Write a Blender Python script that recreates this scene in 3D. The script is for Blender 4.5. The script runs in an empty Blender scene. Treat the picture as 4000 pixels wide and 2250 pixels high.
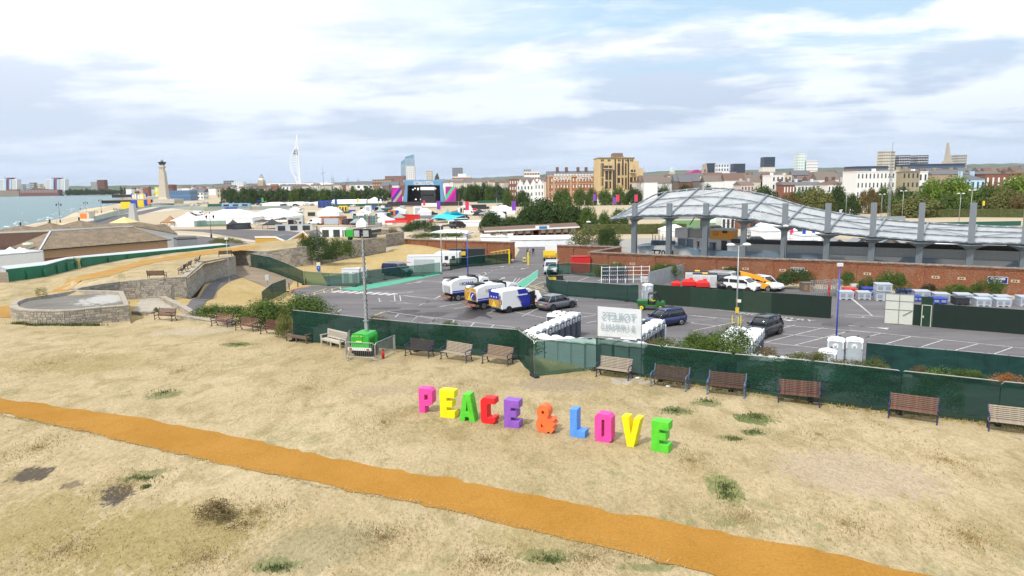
import bpy, math, random
from mathutils import Vector, Matrix, noise
from mathutils.geometry import tessellate_polygon, delaunay_2d_cdt
R=math.radians; PI=math.pi
random.seed(7)
sc=bpy.context.scene; COL=sc.collection
# ---------------------------------------------------------------- camera
F=2773.0; CZ=13.8; ROLL=0.0155; PITCH=math.atan((1125-717)/F)
FW=Vector((0,math.cos(PITCH),-math.sin(PITCH)))
_r=Vector((1,0,0)); _u=_r.cross(FW)
RT=_r*math.cos(ROLL)-_u*math.sin(ROLL); UP=_u*math.cos(ROLL)+_r*math.sin(ROLL)
cam=bpy.data.cameras.new('camera'); co=bpy.data.objects.new('camera',cam); COL.objects.link(co)
cam.sensor_width=36; cam.lens=36*F/4000; cam.clip_end=60000; cam.clip_start=.3
co.matrix_world=Matrix(((RT.x,UP.x,-FW.x,0),(RT.y,UP.y,-FW.y,0),(RT.z,UP.z,-FW.z,CZ),(0,0,0,1)))
sc.camera=co
sc.view_settings.view_transform='Standard'; sc.view_settings.look='None'
sc.view_settings.gamma=1; sc.view_settings.use_curve_mapping=False; sc.view_settings.exposure=0.18
# ---------------------------------------------------------------- node helpers
def nd(nt,t,**k):
    n=nt.nodes.new(t)
    for a,b in k.items():
        if a[0]=='i' and a[1:].isdigit(): n.inputs[int(a[1:])].default_value=b
        elif a.startswith('_'): n.inputs[a[1:].replace('_',' ')].default_value=b
        else: setattr(n,a,b)
    return n
def lk(nt,a,b): nt.links.new(a,b)
def ramp(nt,fac,stops,interp='LINEAR'):
    n=nt.nodes.new('ShaderNodeValToRGB'); cr=n.color_ramp; cr.interpolation=interp
    while len(cr.elements)<len(stops): cr.elements.new(.5)
    for e,(p,c) in zip(cr.elements,stops):
        e.position=p; e.color=(*c,1) if len(c)==3 else c
    lk(nt,fac,n.inputs[0]); return n.outputs[0]
def mix(nt,fac,a,b,mode='MIX'):
    n=nt.nodes.new('ShaderNodeMix'); n.data_type='RGBA'; n.blend_type=mode
    for s,v in ((0,fac),(6,a),(7,b)):
        if hasattr(v,'is_linked') or hasattr(v,'links'): lk(nt,v,n.inputs[s])
        else: n.inputs[s].default_value=(*v,1) if isinstance(v,tuple) else v
    return n.outputs[2]
def noi(nt,vec,scale,detail=4,rough=.55,dist=0):
    n=nd(nt,'ShaderNodeTexNoise',_Scale=scale,_Detail=detail,_Roughness=rough,_Distortion=dist)
    if vec is not None: lk(nt,vec,n.inputs['Vector'])
    return n.outputs[0]
def mth(nt,op,a,b=0,c=None,clamp=False):
    n=nt.nodes.new('ShaderNodeMath'); n.operation=op; n.use_clamp=clamp
    for i,v in enumerate((a,b,c)):
        if v is None: continue
        if hasattr(v,'links'): lk(nt,v,n.inputs[i])
        else: n.inputs[i].default_value=v
    return n.outputs[0]
def smap(nt,v,a,b,c=0.,d=1.):
    n=nt.nodes.new('ShaderNodeMapRange'); n.clamp=True; lk(nt,v,n.inputs[0])
    for i,x in enumerate((a,b,c,d)): n.inputs[i+1].default_value=x
    return n.outputs[0]
# ---------------------------------------------------------------- sky and sun
SUN_EL,SUN_AZ=52,-35      # sun behind thin cloud, left and behind the camera
w=bpy.data.worlds.new('World'); sc.world=w; w.use_nodes=True
nt=w.node_tree; nt.nodes.clear()
tc=nd(nt,'ShaderNodeTexCoord'); sep=nd(nt,'ShaderNodeSeparateXYZ'); lk(nt,tc.outputs['Generated'],sep.inputs[0])
el=sep.outputs[2]
zc=mth(nt,'ADD',mth(nt,'MAXIMUM',el,0.0),0.10)
cx=nd(nt,'ShaderNodeCombineXYZ'); lk(nt,mth(nt,'DIVIDE',sep.outputs[0],zc),cx.inputs[0]); lk(nt,mth(nt,'DIVIDE',sep.outputs[1],zc),cx.inputs[1])
mp=nd(nt,'ShaderNodeMapping'); lk(nt,cx.outputs[0],mp.inputs[0]); mp.inputs['Location'].default_value=(3.1,1.7,0); mp.inputs['Scale'].default_value=(.62,1.0,1)
n1=noi(nt,mp.outputs[0],1.15,7,.56,.35)
mp2=nd(nt,'ShaderNodeMapping'); lk(nt,cx.outputs[0],mp2.inputs[0]); mp2.inputs['Location'].default_value=(9.3,5.2,0); mp2.inputs['Scale'].default_value=(.55,1.0,1)
n2=noi(nt,mp2.outputs[0],.95,8,.6,.4)
# low puffy layer in direction space
mp3=nd(nt,'ShaderNodeMapping'); lk(nt,tc.outputs['Generated'],mp3.inputs[0]); mp3.inputs['Scale'].default_value=(1,1,3.2); mp3.inputs['Location'].default_value=(.4,.2,.1)
n3=noi(nt,mp3.outputs[0],4.2,8,.55,.25)
sky=nd(nt,'ShaderNodeTexSky',sky_type='NISHITA',sun_disc=False,sun_elevation=R(SUN_EL),sun_rotation=R(180+SUN_AZ),air_density=1.2,dust_density=1.5)
blue=mix(nt,.35,(5.6,8.3,10.6),sky.outputs[0])
lum=smap(nt,el,0.0,.5,7.0,12.5)
cloudlit=mix(nt,smap(nt,el,0.0,.17),(6.0,7.2,9.1),(10.3,10.6,11.0))
cloudlit=mix(nt,smap(nt,el,.2,.8),cloudlit,(12.5,12.5,12.5))
clouddk=mix(nt,smap(nt,el,0.0,.25),(4.4,5.35,6.9),(7.0,8.0,9.5))
puff=smap(nt,mth(nt,'ADD',mth(nt,'MULTIPLY',n3,.55),mth(nt,'MULTIPLY',n1,.45)),.45,.54)
# denser grey bank low to the right, thin bright veil elsewhere
azr=smap(nt,sep.outputs[0],-.45,.45,.35,1.0)
bank=mth(nt,'MULTIPLY',smap(nt,el,.03,.09),smap(nt,el,.30,.12))
dkf=mth(nt,'MULTIPLY',mth(nt,'SUBTRACT',1.0,puff),mth(nt,'ADD',.46,mth(nt,'MULTIPLY',bank,mth(nt,'MULTIPLY',azr,.75))),clamp=True)
cl=mix(nt,dkf,cloudlit,clouddk)
gap=mth(nt,'MULTIPLY',smap(nt,n2,.47,.57),smap(nt,el,.10,.18))
gap=mth(nt,'MULTIPLY',gap,smap(nt,sep.outputs[0],-.25,.12))
final=mix(nt,mth(nt,'MULTIPLY',gap,.9),cl,blue)
bg=nd(nt,'ShaderNodeBackground',_Strength=0.1); lk(nt,final,bg.inputs[0])
wo=nd(nt,'ShaderNodeOutputWorld'); lk(nt,bg.outputs[0],wo.inputs[0])
sl=bpy.data.lights.new('sun','SUN'); sl.energy=3.1; sl.angle=R(5); sl.color=(1,.95,.87)
so=bpy.data.objects.new('sun',sl); COL.objects.link(so)
so.rotation_euler=(R(90-SUN_EL),0,R(SUN_AZ)); so.location=(0,0,60)
# ---------------------------------------------------------------- pixel -> place helpers
def ray(px,py): return FW+RT*((px-2000)/F)-UP*((py-1125)/F)
def G(px,py,z=0.0):
    d=ray(px,py); return Vector((0,0,CZ))+d*((z-CZ)/d.z)
def AT(px,py,D):
    d=ray(px,py); return Vector((0,0,CZ))+d*(D/d.y)
def hor(px):
    a=ray(px,0); b=ray(px,2250); return 2250*a.z/(a.z-b.z)
def ZT(p,py):
    """height z above the plan point p that is seen at row py"""
    v=Vector((p[0],p[1],0)); a=v.dot(FW)-CZ*FW.z; b=FW.z; c=v.dot(UP)-CZ*UP.z; d=UP.z; k=(1125-py)/F
    return (k*a-c)/(d-k*b)
def PX(p):
    v=Vector(p)-Vector((0,0,CZ)); d=v.dot(FW); return 2000+F*v.dot(RT)/d,1125-F*v.dot(UP)/d
# ---------------------------------------------------------------- materials
MT={}
def mat(key,col=None,rough=.6,metal=0,var=.08,scale=4,bump=0,spec=.4,coat=0,alpha=1,emit=0,var2=0,sc2=.5):
    if key in MT: return MT[key]
    m=bpy.data.materials.new(key); m.use_nodes=True; nt=m.node_tree; b=nt.nodes['Principled BSDF']
    b.inputs['Roughness'].default_value=rough; b.inputs['Metallic'].default_value=metal
    b.inputs['Specular IOR Level'].default_value=spec; b.inputs['Coat Weight'].default_value=coat; b.inputs['Alpha'].default_value=alpha
    t=nd(nt,'ShaderNodeTexCoord'); v=t.outputs['Object']
    n=noi(nt,v,scale,4,.6)
    f=smap(nt,n,.3,.7,1-var,1+var)
    if var2: f=mth(nt,'MULTIPLY',f,smap(nt,noi(nt,v,sc2,3,.6,.5),.35,.65,1-var2,1+var2*.5))
    c=nd(nt,'ShaderNodeVectorMath',operation='SCALE'); c.inputs[0].default_value=col; lk(nt,f,c.inputs['Scale'])
    lk(nt,c.outputs[0],b.inputs['Base Color'])
    if bump:
        bp=nd(nt,'ShaderNodeBump',_Strength=bump,_Distance=.05); lk(nt,n,bp.inputs['Height']); lk(nt,bp.outputs[0],b.inputs['Normal'])
    if emit: b.inputs['Emission Color'].default_value=(*col,1); b.inputs['Emission Strength'].default_value=emit
    MT[key]=m; return m
def nmat(key,fn,rough=.8,spec=.3):
    """material with a node function fn(nt, bsdf) -> colour socket"""
    if key in MT: return MT[key]
    m=bpy.data.materials.new(key); m.use_nodes=True; nt=m.node_tree; b=nt.nodes['Principled BSDF']
    b.inputs['Roughness'].default_value=rough; b.inputs['Specular IOR Level'].default_value=spec
    c=fn(nt,b)
    if c is not None: lk(nt,c,b.inputs['Base Color'])
    MT[key]=m; return m
def bumpit(nt,b,h,s=.5,d=.05):
    bp=nd(nt,'ShaderNodeBump',_Strength=s,_Distance=d); lk(nt,h,bp.inputs['Height']); lk(nt,bp.outputs[0],b.inputs['Normal'])
def pos(nt): return nd(nt,'ShaderNodeNewGeometry').outputs['Position']
def obc(nt): return nd(nt,'ShaderNodeTexCoord').outputs['Object']
# ---------------------------------------------------------------- mesh builder
class MB:
    def __init__(s): s.v=[];s.f=[]
    def add(s,vs,fs):
        o=len(s.v); s.v+=[tuple(x) for x in vs]; s.f+=[tuple(i+o for i in f) for f in fs]; return s
    def box(s,x0,x1,y0,y1,z0,z1):
        return s.add([(x0,y0,z0),(x1,y0,z0),(x1,y1,z0),(x0,y1,z0),(x0,y0,z1),(x1,y0,z1),(x1,y1,z1),(x0,y1,z1)],
          [(0,3,2,1),(4,5,6,7),(0,1,5,4),(1,2,6,5),(2,3,7,6),(3,0,4,7)])
    def cb(s,x,y,z,a,b,c): return s.box(x-a/2,x+a/2,y-b/2,y+b/2,z-c/2,z+c/2)
    def bar(s,p,q,wd,h=None,up=(0,0,1)):
        p=Vector(p);q=Vector(q);h=h or wd;d=(q-p).normalized();x=d.cross(Vector(up))
        if x.length<1e-4: x=Vector((1,0,0))
        x.normalize();y=x.cross(d)
        c=[p+x*(a*wd/2)+y*(b*h/2) for a,b in((-1,-1),(1,-1),(1,1),(-1,1))]; c+=[v+(q-p) for v in c]
        return s.add(c,[(0,1,2,3),(7,6,5,4),(0,4,5,1),(1,5,6,2),(2,6,7,3),(3,7,4,0)])
    def tube(s,p,q,r,r2=None,n=6,cap=True):
        p=Vector(p);q=Vector(q);r2=r if r2 is None else r2;d=(q-p)
        if d.length<1e-6: return s
        d.normalize();x=d.orthogonal().normalized();y=d.cross(x)
        vs=[p+(x*math.cos(2*PI*i/n)+y*math.sin(2*PI*i/n))*r for i in range(n)]+[q+(x*math.cos(2*PI*i/n)+y*math.sin(2*PI*i/n))*r2 for i in range(n)]
        fs=[(i,(i+1)%n,n+(i+1)%n,n+i) for i in range(n)]
        if cap: fs+=[tuple(range(n-1,-1,-1)),tuple(range(n,2*n))]
        return s.add(vs,fs)
    def path(s,pts,r,n=6):
        for a,b in zip(pts[:-1],pts[1:]): s.tube(a,b,r,n=n)
        return s
    def ext(s,loops,y0,y1):
        """loops of (x,z) points (outer, holes...), extruded along y"""
        flat=[p for l in loops for p in l]; n=len(flat)
        tris=tessellate_polygon([[Vector((p[0],p[1],0)) for p in l] for l in loops])
        vs=[(p[0],y0,p[1]) for p in flat]+[(p[0],y1,p[1]) for p in flat]; fs=[]
        for t in tris:
            a,b,c=[flat[i] for i in t]; cr=(b[0]-a[0])*(c[1]-a[1])-(b[1]-a[1])*(c[0]-a[0])
            t=t if cr>0 else t[::-1]
            fs+=[tuple(t),tuple(i+n for i in t[::-1])]
        o=0
        for li,l in enumerate(loops):
            ar=sum(l[i][0]*l[(i+1)%len(l)][1]-l[(i+1)%len(l)][0]*l[i][1] for i in range(len(l)))
            for i in range(len(l)):
                j=(i+1)%len(l); q=(o+i,o+j,n+o+j,n+o+i)
                fs.append(q if (ar<0)==(li==0) else q[::-1])
            o+=len(l)
        # sides wound outwards
        return s.add(vs,fs)
    def pr(s,poly,z0,z1):
        """(x,y) polygon extruded in z"""
        n=len(poly); tris=tessellate_polygon([[Vector((p[0],p[1],0)) for p in poly]])
        ar=sum(poly[i][0]*poly[(i+1)%n][1]-poly[(i+1)%n][0]*poly[i][1] for i in range(n))
        vs=[(p[0],p[1],z0) for p in poly]+[(p[0],p[1],z1) for p in poly]; fs=[]
        for t in tris:
            a,b,c=[poly[i] for i in t]; cr=(b[0]-a[0])*(c[1]-a[1])-(b[1]-a[1])*(c[0]-a[0])
            t=t if cr>0 else t[::-1]; fs+=[tuple(i+n for i in t),tuple(t[::-1])]
        for i in range(n):
            j=(i+1)%n; q=(i,j,n+j,n+i); fs.append(q if ar>0 else q[::-1])
        return s.add(vs,fs)
    def loft(s,rings,closed=True,caps=True):
        n=len(rings[0]); o=len(s.v)
        for r in rings: s.v+=[tuple(p) for p in r]
        m=n if closed else n-1
        for k in range(len(rings)-1):
            for i in range(m):
                j=(i+1)%n; s.f.append((o+k*n+i,o+k*n+j,o+(k+1)*n+j,o+(k+1)*n+i))
        if caps and closed: s.f.append(tuple(o+i for i in range(n-1,-1,-1))); s.f.append(tuple(o+(len(rings)-1)*n+i for i in range(n)))
        return s
    def lathe(s,prof,n=10,c=(0,0)):
        return s.loft([[(c[0]+r*math.cos(2*PI*i/n),c[1]+r*math.sin(2*PI*i/n),z) for i in range(n)] for r,z in prof])
    def ball(s,c,r,sx=1,sy=1,sz=1,n=8,m=5):
        return s.loft([[(c[0]+sx*r*math.sin(PI*k/m)*math.cos(2*PI*i/n),c[1]+sy*r*math.sin(PI*k/m)*math.sin(2*PI*i/n),c[2]-sz*r*math.cos(PI*k/m)) for i in range(n)] for k in range(1,m)])
    def mesh(s,name,m=None,smooth=False):
        me=bpy.data.meshes.new(name); me.from_pydata(s.v,[],s.f); me.validate()
        if smooth: me.shade_smooth()
        if m: me.materials.append(m)
        return me
    def obj(s,name,m=None,parent=None,smooth=False,bevel=0,loc=None,rz=None):
        o=bpy.data.objects.new(name,s.mesh(name,m,smooth)); COL.objects.link(o)
        if parent: o.parent=parent
        if loc is not None: o.location=loc
        if rz is not None: o.rotation_euler=(0,0,rz)
        if bevel: b=o.modifiers.new('bevel','BEVEL'); b.width=bevel; b.segments=2; b.limit_method='ANGLE'
        return o
def ob(name,me,parent=None,loc=(0,0,0),rot=None,scale=None):
    o=bpy.data.objects.new(name,me); COL.objects.link(o); o.parent=parent; o.location=loc
    if rot is not None: o.rotation_euler=rot if hasattr(rot,'__len__') else (0,0,rot)
    if scale is not None: o.scale=scale if hasattr(scale,'__len__') else (scale,)*3
    return o
CACHE={}
def cm(key,fn):
    if key not in CACHE: CACHE[key]=fn()
    return CACHE[key]
def tag(o,label=None,cat=None,group=None,kind=None):
    if label: o['label']=label
    if cat: o['category']=cat
    if group: o['group']=group
    if kind: o['kind']=kind
    return o
def thing(name,label,cat,loc=(0,0,0),rz=0,group=None,scale=None):
    o=bpy.data.objects.new(name,None); COL.objects.link(o); o.location=loc; o.rotation_euler=(0,0,rz)
    o.empty_display_size=.2
    if scale: o.scale=scale if hasattr(scale,'__len__') else (scale,)*3
    return tag(o,label,cat,group)
def dup(root,loc,rz,label=None,group=None):
    r=root.copy(); COL.objects.link(r); r.location=loc; r.rotation_euler=(0,0,rz)
    if label: r['label']=label
    if group: r['group']=group
    for ch in list(root.children):
        c=ch.copy(); COL.objects.link(c); c.parent=r
        for g in list(ch.children):
            d=g.copy(); COL.objects.link(d); d.parent=c
    return r
def text(s,size,m,parent,loc,rot,name='lettering',mirror=False,ext=.01,bold=0,align='CENTER',wscale=1):
    key=('t',s,size,m.name,ext,bold,align)
    def mk():
        cu=bpy.data.curves.new('txt','FONT'); cu.body=s; cu.size=size; cu.extrude=ext; cu.offset=bold; cu.align_x=align; cu.align_y='CENTER'; cu.resolution_u=2
        o=bpy.data.objects.new('txt',cu); COL.objects.link(o); dg=bpy.context.evaluated_depsgraph_get()
        me=bpy.data.meshes.new_from_object(o.evaluated_get(dg)); bpy.data.objects.remove(o); me.materials.clear(); me.materials.append(m); return me
    o=ob(name,cm(key,mk),parent,loc,rot)
    o.scale=(-wscale if mirror else wscale,1,1)
    return o
# ================================================================ surfaces
class Surf:
    def __init__(s,pts):
        s.p=[Vector(p) for p in pts]
        r=delaunay_2d_cdt([Vector((p.x,p.y)) for p in s.p],[],[],0,1e-4)
        s.t=r[2]; s.o=r[3]; s.vv=r[0]
        s.z=[s.p[i[0]].z for i in s.o]
        s.c={}
    def raw(s,x,y):
        for t in s.t:
            a,b,c=[s.vv[i] for i in t]
            d=(b.y-c.y)*(a.x-c.x)+(c.x-b.x)*(a.y-c.y)
            if abs(d)<1e-9: continue
            u=((b.y-c.y)*(x-c.x)+(c.x-b.x)*(y-c.y))/d; v=((c.y-a.y)*(x-c.x)+(a.x-c.x)*(y-c.y))/d
            if u>-1e-6 and v>-1e-6 and u+v<1+1e-6: return u*s.z[t[0]]+v*s.z[t[1]]+(1-u-v)*s.z[t[2]]
        return min(zip(s.vv,s.z),key=lambda q:(q[0].x-x)**2+(q[0].y-y)**2)[1]
    def h(s,x,y):
        return s.raw(x,y)
    def P(s,px,py,z=3.5,dz=0):
        for i in range(7):
            g=G(px,py,z); z=s.h(g.x,g.y)
        return Vector((g.x,g.y,z+dz))
def inside(x,y,poly):
    c=False;j=len(poly)-1
    for i in range(len(poly)):
        a,b=poly[i],poly[j]
        if (a[1]>y)!=(b[1]>y) and x<(b[0]-a[0])*(y-a[1])/(b[1]-a[1])+a[0]: c=not c
        j=i
    return c
def sheet(name,poly,h,m,step=1.5,rag=0,nz=0,seed=0,near=None):
    """mesh of polygon (xy), heights from h(x,y); rag = ragged edge amplitude"""
    rnd=random.Random(seed); B=[]
    n=len(poly)
    for i in range(n):
        a=Vector(poly[i][:2]);b=Vector(poly[(i+1)%n][:2]); L=(b-a).length; st=(min(step,.35) if rag else step); k=max(1,min(400,int(L/st)))
        nr=Vector((-(b-a).y,(b-a).x)).normalized() if L>0 else Vector((0,0))
        for j in range(k):
            p=a.lerp(b,j/k)
            if rag: p=p+nr*(noise.noise(Vector((p.x*.9,p.y*.9,seed)))*rag+noise.noise(Vector((p.x*3.1,p.y*3.1,seed)))*rag*.7)
            B.append(Vector((p.x,p.y)))
    bb=[(p.x,p.y) for p in B]
    xs=[p.x for p in B];ys=[p.y for p in B]; V=list(B)
    y=min(ys)+step/2
    while y<max(ys):
        x=min(xs)+step/2
        while x<max(xs):
            if inside(x,y,bb): V.append(Vector((x+rnd.uniform(-.2,.2)*step,y+rnd.uniform(-.2,.2)*step)))
            x+=step
        y+=step
    E=[(i,(i+1)%len(B)) for i in range(len(B))]
    r=delaunay_2d_cdt(V,E,[],0,1e-4); vs=r[0]
    fs=[f for f in r[2] if inside(sum(vs[i].x for i in f)/3,sum(vs[i].y for i in f)/3,bb)]
    mb=MB(); mb.v=[(v.x,v.y,h(v.x,v.y)+(noise.noise(Vector((v.x*.25,v.y*.25,seed+3)))*nz if nz else 0)) for v in vs]
    mb.f=[tuple(f) for f in fs]
    me=mb.mesh(name,m,True); me.update()
    if me.polygons and me.polygons[0].normal.z<0: me.flip_normals()
    o=bpy.data.objects.new(name,me); COL.objects.link(o); return o
# ---------------------------------------------------------------- ground materials
def grass_fn(masks=(),yellow=0.0,green=.35):
    def f(nt,b):
        p=pos(nt)
        st=nd(nt,'ShaderNodeMapping'); lk(nt,p,st.inputs[0]); st.inputs['Scale'].default_value=(1,.55,1); st.inputs['Rotation'].default_value=(0,0,.5); q=st.outputs[0]
        big=noi(nt,p,.11,4,.6,.4); med=noi(nt,q,.9,5,.65,.6); fine=noi(nt,q,9,4,.7); vf=noi(nt,q,26,3,.7)
        c=mix(nt,smap(nt,big,.36,.64),(.375,.295,.17),(.46,.37,.235))
        c=mix(nt,mth(nt,'MULTIPLY',smap(nt,med,.46,.66),.65),c,(.25,.195,.09))
        g=mth(nt,'MULTIPLY',smap(nt,noi(nt,p,.23,5,.7,.8),.53,.68),smap(nt,noi(nt,q,2.6,4,.7),.44,.60))
        c=mix(nt,mth(nt,'MULTIPLY',g,green*1.3),c,(.19,.20,.085))
        if yellow: c=mix(nt,yellow,c,(.52,.36,.13))
        br=mth(nt,'MULTIPLY',smap(nt,noi(nt,q,3.7,5,.75,.3),.615,.66),smap(nt,noi(nt,p,.45,3,.6,.3),.45,.6))
        c=mix(nt,mth(nt,'MULTIPLY',br,.75),c,(.17,.13,.09))
        for (x,y,rx,ry,rot,col,st_) in masks:
            m=nd(nt,'ShaderNodeMapping',vector_type='TEXTURE'); lk(nt,p,m.inputs[0]); m.inputs['Location'].default_value=(x,y,0); m.inputs['Rotation'].default_value=(0,0,rot); m.inputs['Scale'].default_value=(rx,ry,100)
            ln=nd(nt,'ShaderNodeVectorMath',operation='LENGTH'); lk(nt,m.outputs[0],ln.inputs[0])
            d=mth(nt,'ADD',ln.outputs['Value'],mth(nt,'MULTIPLY',mth(nt,'SUBTRACT',noi(nt,q,3.2,5,.75),.5),2.6))
            c=mix(nt,mth(nt,'MULTIPLY',smap(nt,d,1.05,.75),st_),c,col)
        c=mix(nt,1.0,c,ramp(nt,fine,[(.28,(.74,.74,.72)),(.5,(1,1,1)),(.74,(1.22,1.2,1.15))]),'MULTIPLY')
        c=mix(nt,1.0,c,ramp(nt,vf,[(.3,(.80,.8,.79)),(.7,(1.18,1.18,1.16))]),'MULTIPLY')
        bumpit(nt,b,mth(nt,'ADD',fine,mth(nt,'MULTIPLY',med,1.5)),.6,.08)
        return c
    return f
def path_fn(nt,b):
    p=pos(nt); a=noi(nt,p,.35,4,.6); f=noi(nt,p,14,4,.7)
    c=mix(nt,smap(nt,a,.35,.65),(.335,.165,.028),(.385,.195,.04)); c=mix(nt,1.,c,ramp(nt,f,[(.3,(.82,.82,.82)),(.7,(1.14,1.14,1.14))]),'MULTIPLY')
    c=mix(nt,mth(nt,'MULTIPLY',smap(nt,noi(nt,p,1.3,5,.7,.5),.56,.70),.35),c,(.235,.105,.02))
    bumpit(nt,b,f,.4,.03); return c
def asph_fn(col,patchy=.25):
    def f(nt,b):
        p=pos(nt); st=nd(nt,'ShaderNodeMapping'); lk(nt,p,st.inputs[0]); st.inputs['Scale'].default_value=(.35,1.3,1); st.inputs['Rotation'].default_value=(0,0,-.45)
        a=noi(nt,st.outputs[0],.25,6,.65,.5); f_=noi(nt,p,7,5,.8); c=mix(nt,smap(nt,a,.33,.67),tuple(x*(1-patchy) for x in col),tuple(x*(1+patchy) for x in col))
        c=mix(nt,mth(nt,'MULTIPLY',smap(nt,noi(nt,p,.55,5,.7,1.2),.60,.70),.45),c,tuple(x*.55 for x in col))
        c=mix(nt,1.,c,ramp(nt,f_,[(.3,(.85,.85,.85)),(.7,(1.15,1.15,1.15))]),'MULTIPLY'); bumpit(nt,b,f_,.3,.02); return c
    return f
def px_mask(px,py,rpx,rpy,rot,col,st,z=4.3):
    g=G(px,py,z); sx=(G(px+rpx,py,z)-g).length; sy=(G(px,py-rpy,z)-g).length
    return (g.x,g.y,sx,sy,rot,col,st)
GR=(.12,.15,.055); DK=(.075,.062,.054); BR=(.30,.235,.165)
OLV=(.27,.215,.085); masks=[px_mask(620,2120,420,130,.3,OLV,.7),px_mask(160,2050,200,110,.4,OLV,.6),px_mask(1250,2160,260,90,.2,(.27,.235,.14),.7),px_mask(300,1420,300,40,0,OLV,.5,3.8),px_mask(3500,1480,0+300,30,0,BR,.01),px_mask(2050,2130,240,60,-.3,OLV,.5),px_mask(2950,1632,85,20,0,GR,.95),px_mask(2945,1690,55,12,0,GR,.8),px_mask(2850,1715,60,14,0,GR,.5),px_mask(2640,1606,70,18,0,GR,.75),px_mask(2760,1568,60,14,0,GR,.7),
 px_mask(930,1346,62,9,.1,GR,.8,3.6),px_mask(2830,1915,70,60,0,(.17,.19,.07),.85),px_mask(640,1535,65,16,.3,GR,.6),px_mask(2850,2050,50,22,0,(.2,.2,.09),.7),
 px_mask(460,1945,66,40,.5,DK,.95),px_mask(130,1862,75,28,.9,DK,.9),px_mask(280,1905,50,14,.9,DK,.6),px_mask(560,1870,90,16,.6,GR,.65),
 px_mask(2180,1500,190,28,-.2,BR,.75),px_mask(1500,1520,150,22,0,BR,.5),px_mask(3350,1850,330,85,-.3,(.40,.32,.24),.7),px_mask(1080,2220,110,25,0,GR,.6),px_mask(2150,2190,120,30,0,GR,.65),px_mask(2900,1480,120,12,-.2,BR,.5),
 px_mask(760,1290,160,16,0,(.42,.36,.28),.6,3.4),px_mask(2530,2235,110,20,0,GR,.6),px_mask(1500,1420,90,10,0,BR,.5,3.9)]
GRASS=nmat('dry_grass',grass_fn(masks,0,.45),.95,.1)
GRASSY=nmat('golden_dry_grass',grass_fn((),.42,.2),.95,.1)
GRASSF=nmat('far_dry_grass',grass_fn((),.05,.5),.95,.1)
PATH=nmat('orange_gravel',path_fn,.95,.1)
ASPH=nmat('worn_asphalt',asph_fn((.142,.134,.139),.22),.9,.25)
ASPD=nmat('dark_asphalt',asph_fn((.125,.117,.122)),.9,.25)
WHT=mat('road_paint_white',(.50,.49,.48),.8,var=.35,scale=3)
# ---------------------------------------------------------------- mound surface
FB=[(1148,1332,3.5),(1305,1346,3.65),(1457,1356,3.8),(1634,1370,3.95),(1824,1384,4.1),(2025,1404,4.2),(2088,1477,4.2),(2330,1445,4.2),(2584,1488,4.2),(2860,1527,4.15),(3165,1566,4.1),(3511,1612,4.0),(3896,1660,3.9),(4200,1700,3.9)]
FT=[1211,1227,1244,1261,1274,1287,1333,1317,1352,1382,1409,1448,1489,1520]
FBW=[G(*p) for p in FB]
off=[FBW[i] for i in (0,2,4,5,8,10,12,13)]
def offs(p,d,z): return (p.x+.55*d,p.y+.83*d,z)
LOWW=[(1110,1296,3.4),(1000,1278,3.3),(905,1266,3.15),(800,1249,3.0),(690,1231,2.9),(600,1219,2.85)]
ctrl=[(60,-20,4.2),(75,12,3.6),(-40,-20,4.4),(-50,25,4.3)]+[tuple(p) for p in FBW]
o1=[offs(p,1.6,p.z-.15) for p in off]; o2=[offs(p,8.5,-.6) for p in off]
lw=[tuple(G(*p)) for p in LOWW]
WL1=[(300,1137,4.4),(400,1112,4.4),(545,1098,4.5),(735,1084,4.6),(800,1031,4.35),(917,1004,3.85)]   # wall tops
WL3=[(898,977,3.7),(1044,984,3.5),(1228,960,4.0),(1359,943,3.9),(1508,930,3.75)]
GWF=[(29,1102,4.2),(179,1080,4.2),(265,1059,4.2),(323,1045,4.1),(502,1012,4.0),(700,985,3.9),(897,964,3.75),(1000,950,3.7),(1170,932,3.7),(1350,925,3.7),(1505,916,3.7)]
lawn=[tuple(G(*p)) for p in WL1]; l3=[tuple(G(*p)) for p in WL3]; gw=[tuple(G(*p)) for p in GWF]
bat_r=[tuple(G(512,1262,3.2)),tuple(G(480,1150,3.5))]
mid=[tuple(G(*p)) for p in ((110,1190,3.3),(160,1180,3.3),(250,1165,3.3),(330,1160,3.3),(420,1160,3.3),(300,1200,3.3),(430,1200,3.2),(196,1140,4.3),(85,1158,4.2),(30,1245,3.5),(200,1275,3.3),(420,1275,3.2),(0,1190,3.9),(900,1400,3.7),(400,1400,3.7),(0,1350,3.8),(1640,1611,4.35),(2560,1762,4.4),(0,1560,4.2),(2000,1900,4.45),(3600,1900,4.3),(3900,2240,4.4),(100,2240,4.5))]
poly1=[(60,-20),(75,12)]+[p[:2] for p in o2[::-1]]+[p[:2] for p in o1[:1]]+[p[:2] for p in lw]+[p[:2] for p in bat_r]+[p[:2] for p in lawn]+[p[:2] for p in l3]+[p[:2] for p in gw[::-1]]+[(-75,70),(-50,25),(-40,-20)]
S1=Surf(ctrl+o1+o2+lw+bat_r+lawn+l3+gw+mid+[(-75,70,4.2)])
def h1(x,y): return S1.h(x,y)+.07*noise.noise(Vector((x*.35,y*.35,0)))+.10*noise.noise(Vector((x*.1,y*.1,4)))
def M(px,py,dz=0):
    z=4
    for i in range(7):
        g=G(px,py,z); z=h1(g.x,g.y)
    return Vector((g.x,g.y,z+dz))
tag(sheet('grass_mound',poly1,h1,GRASS,1.1),kind='structure')
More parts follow.
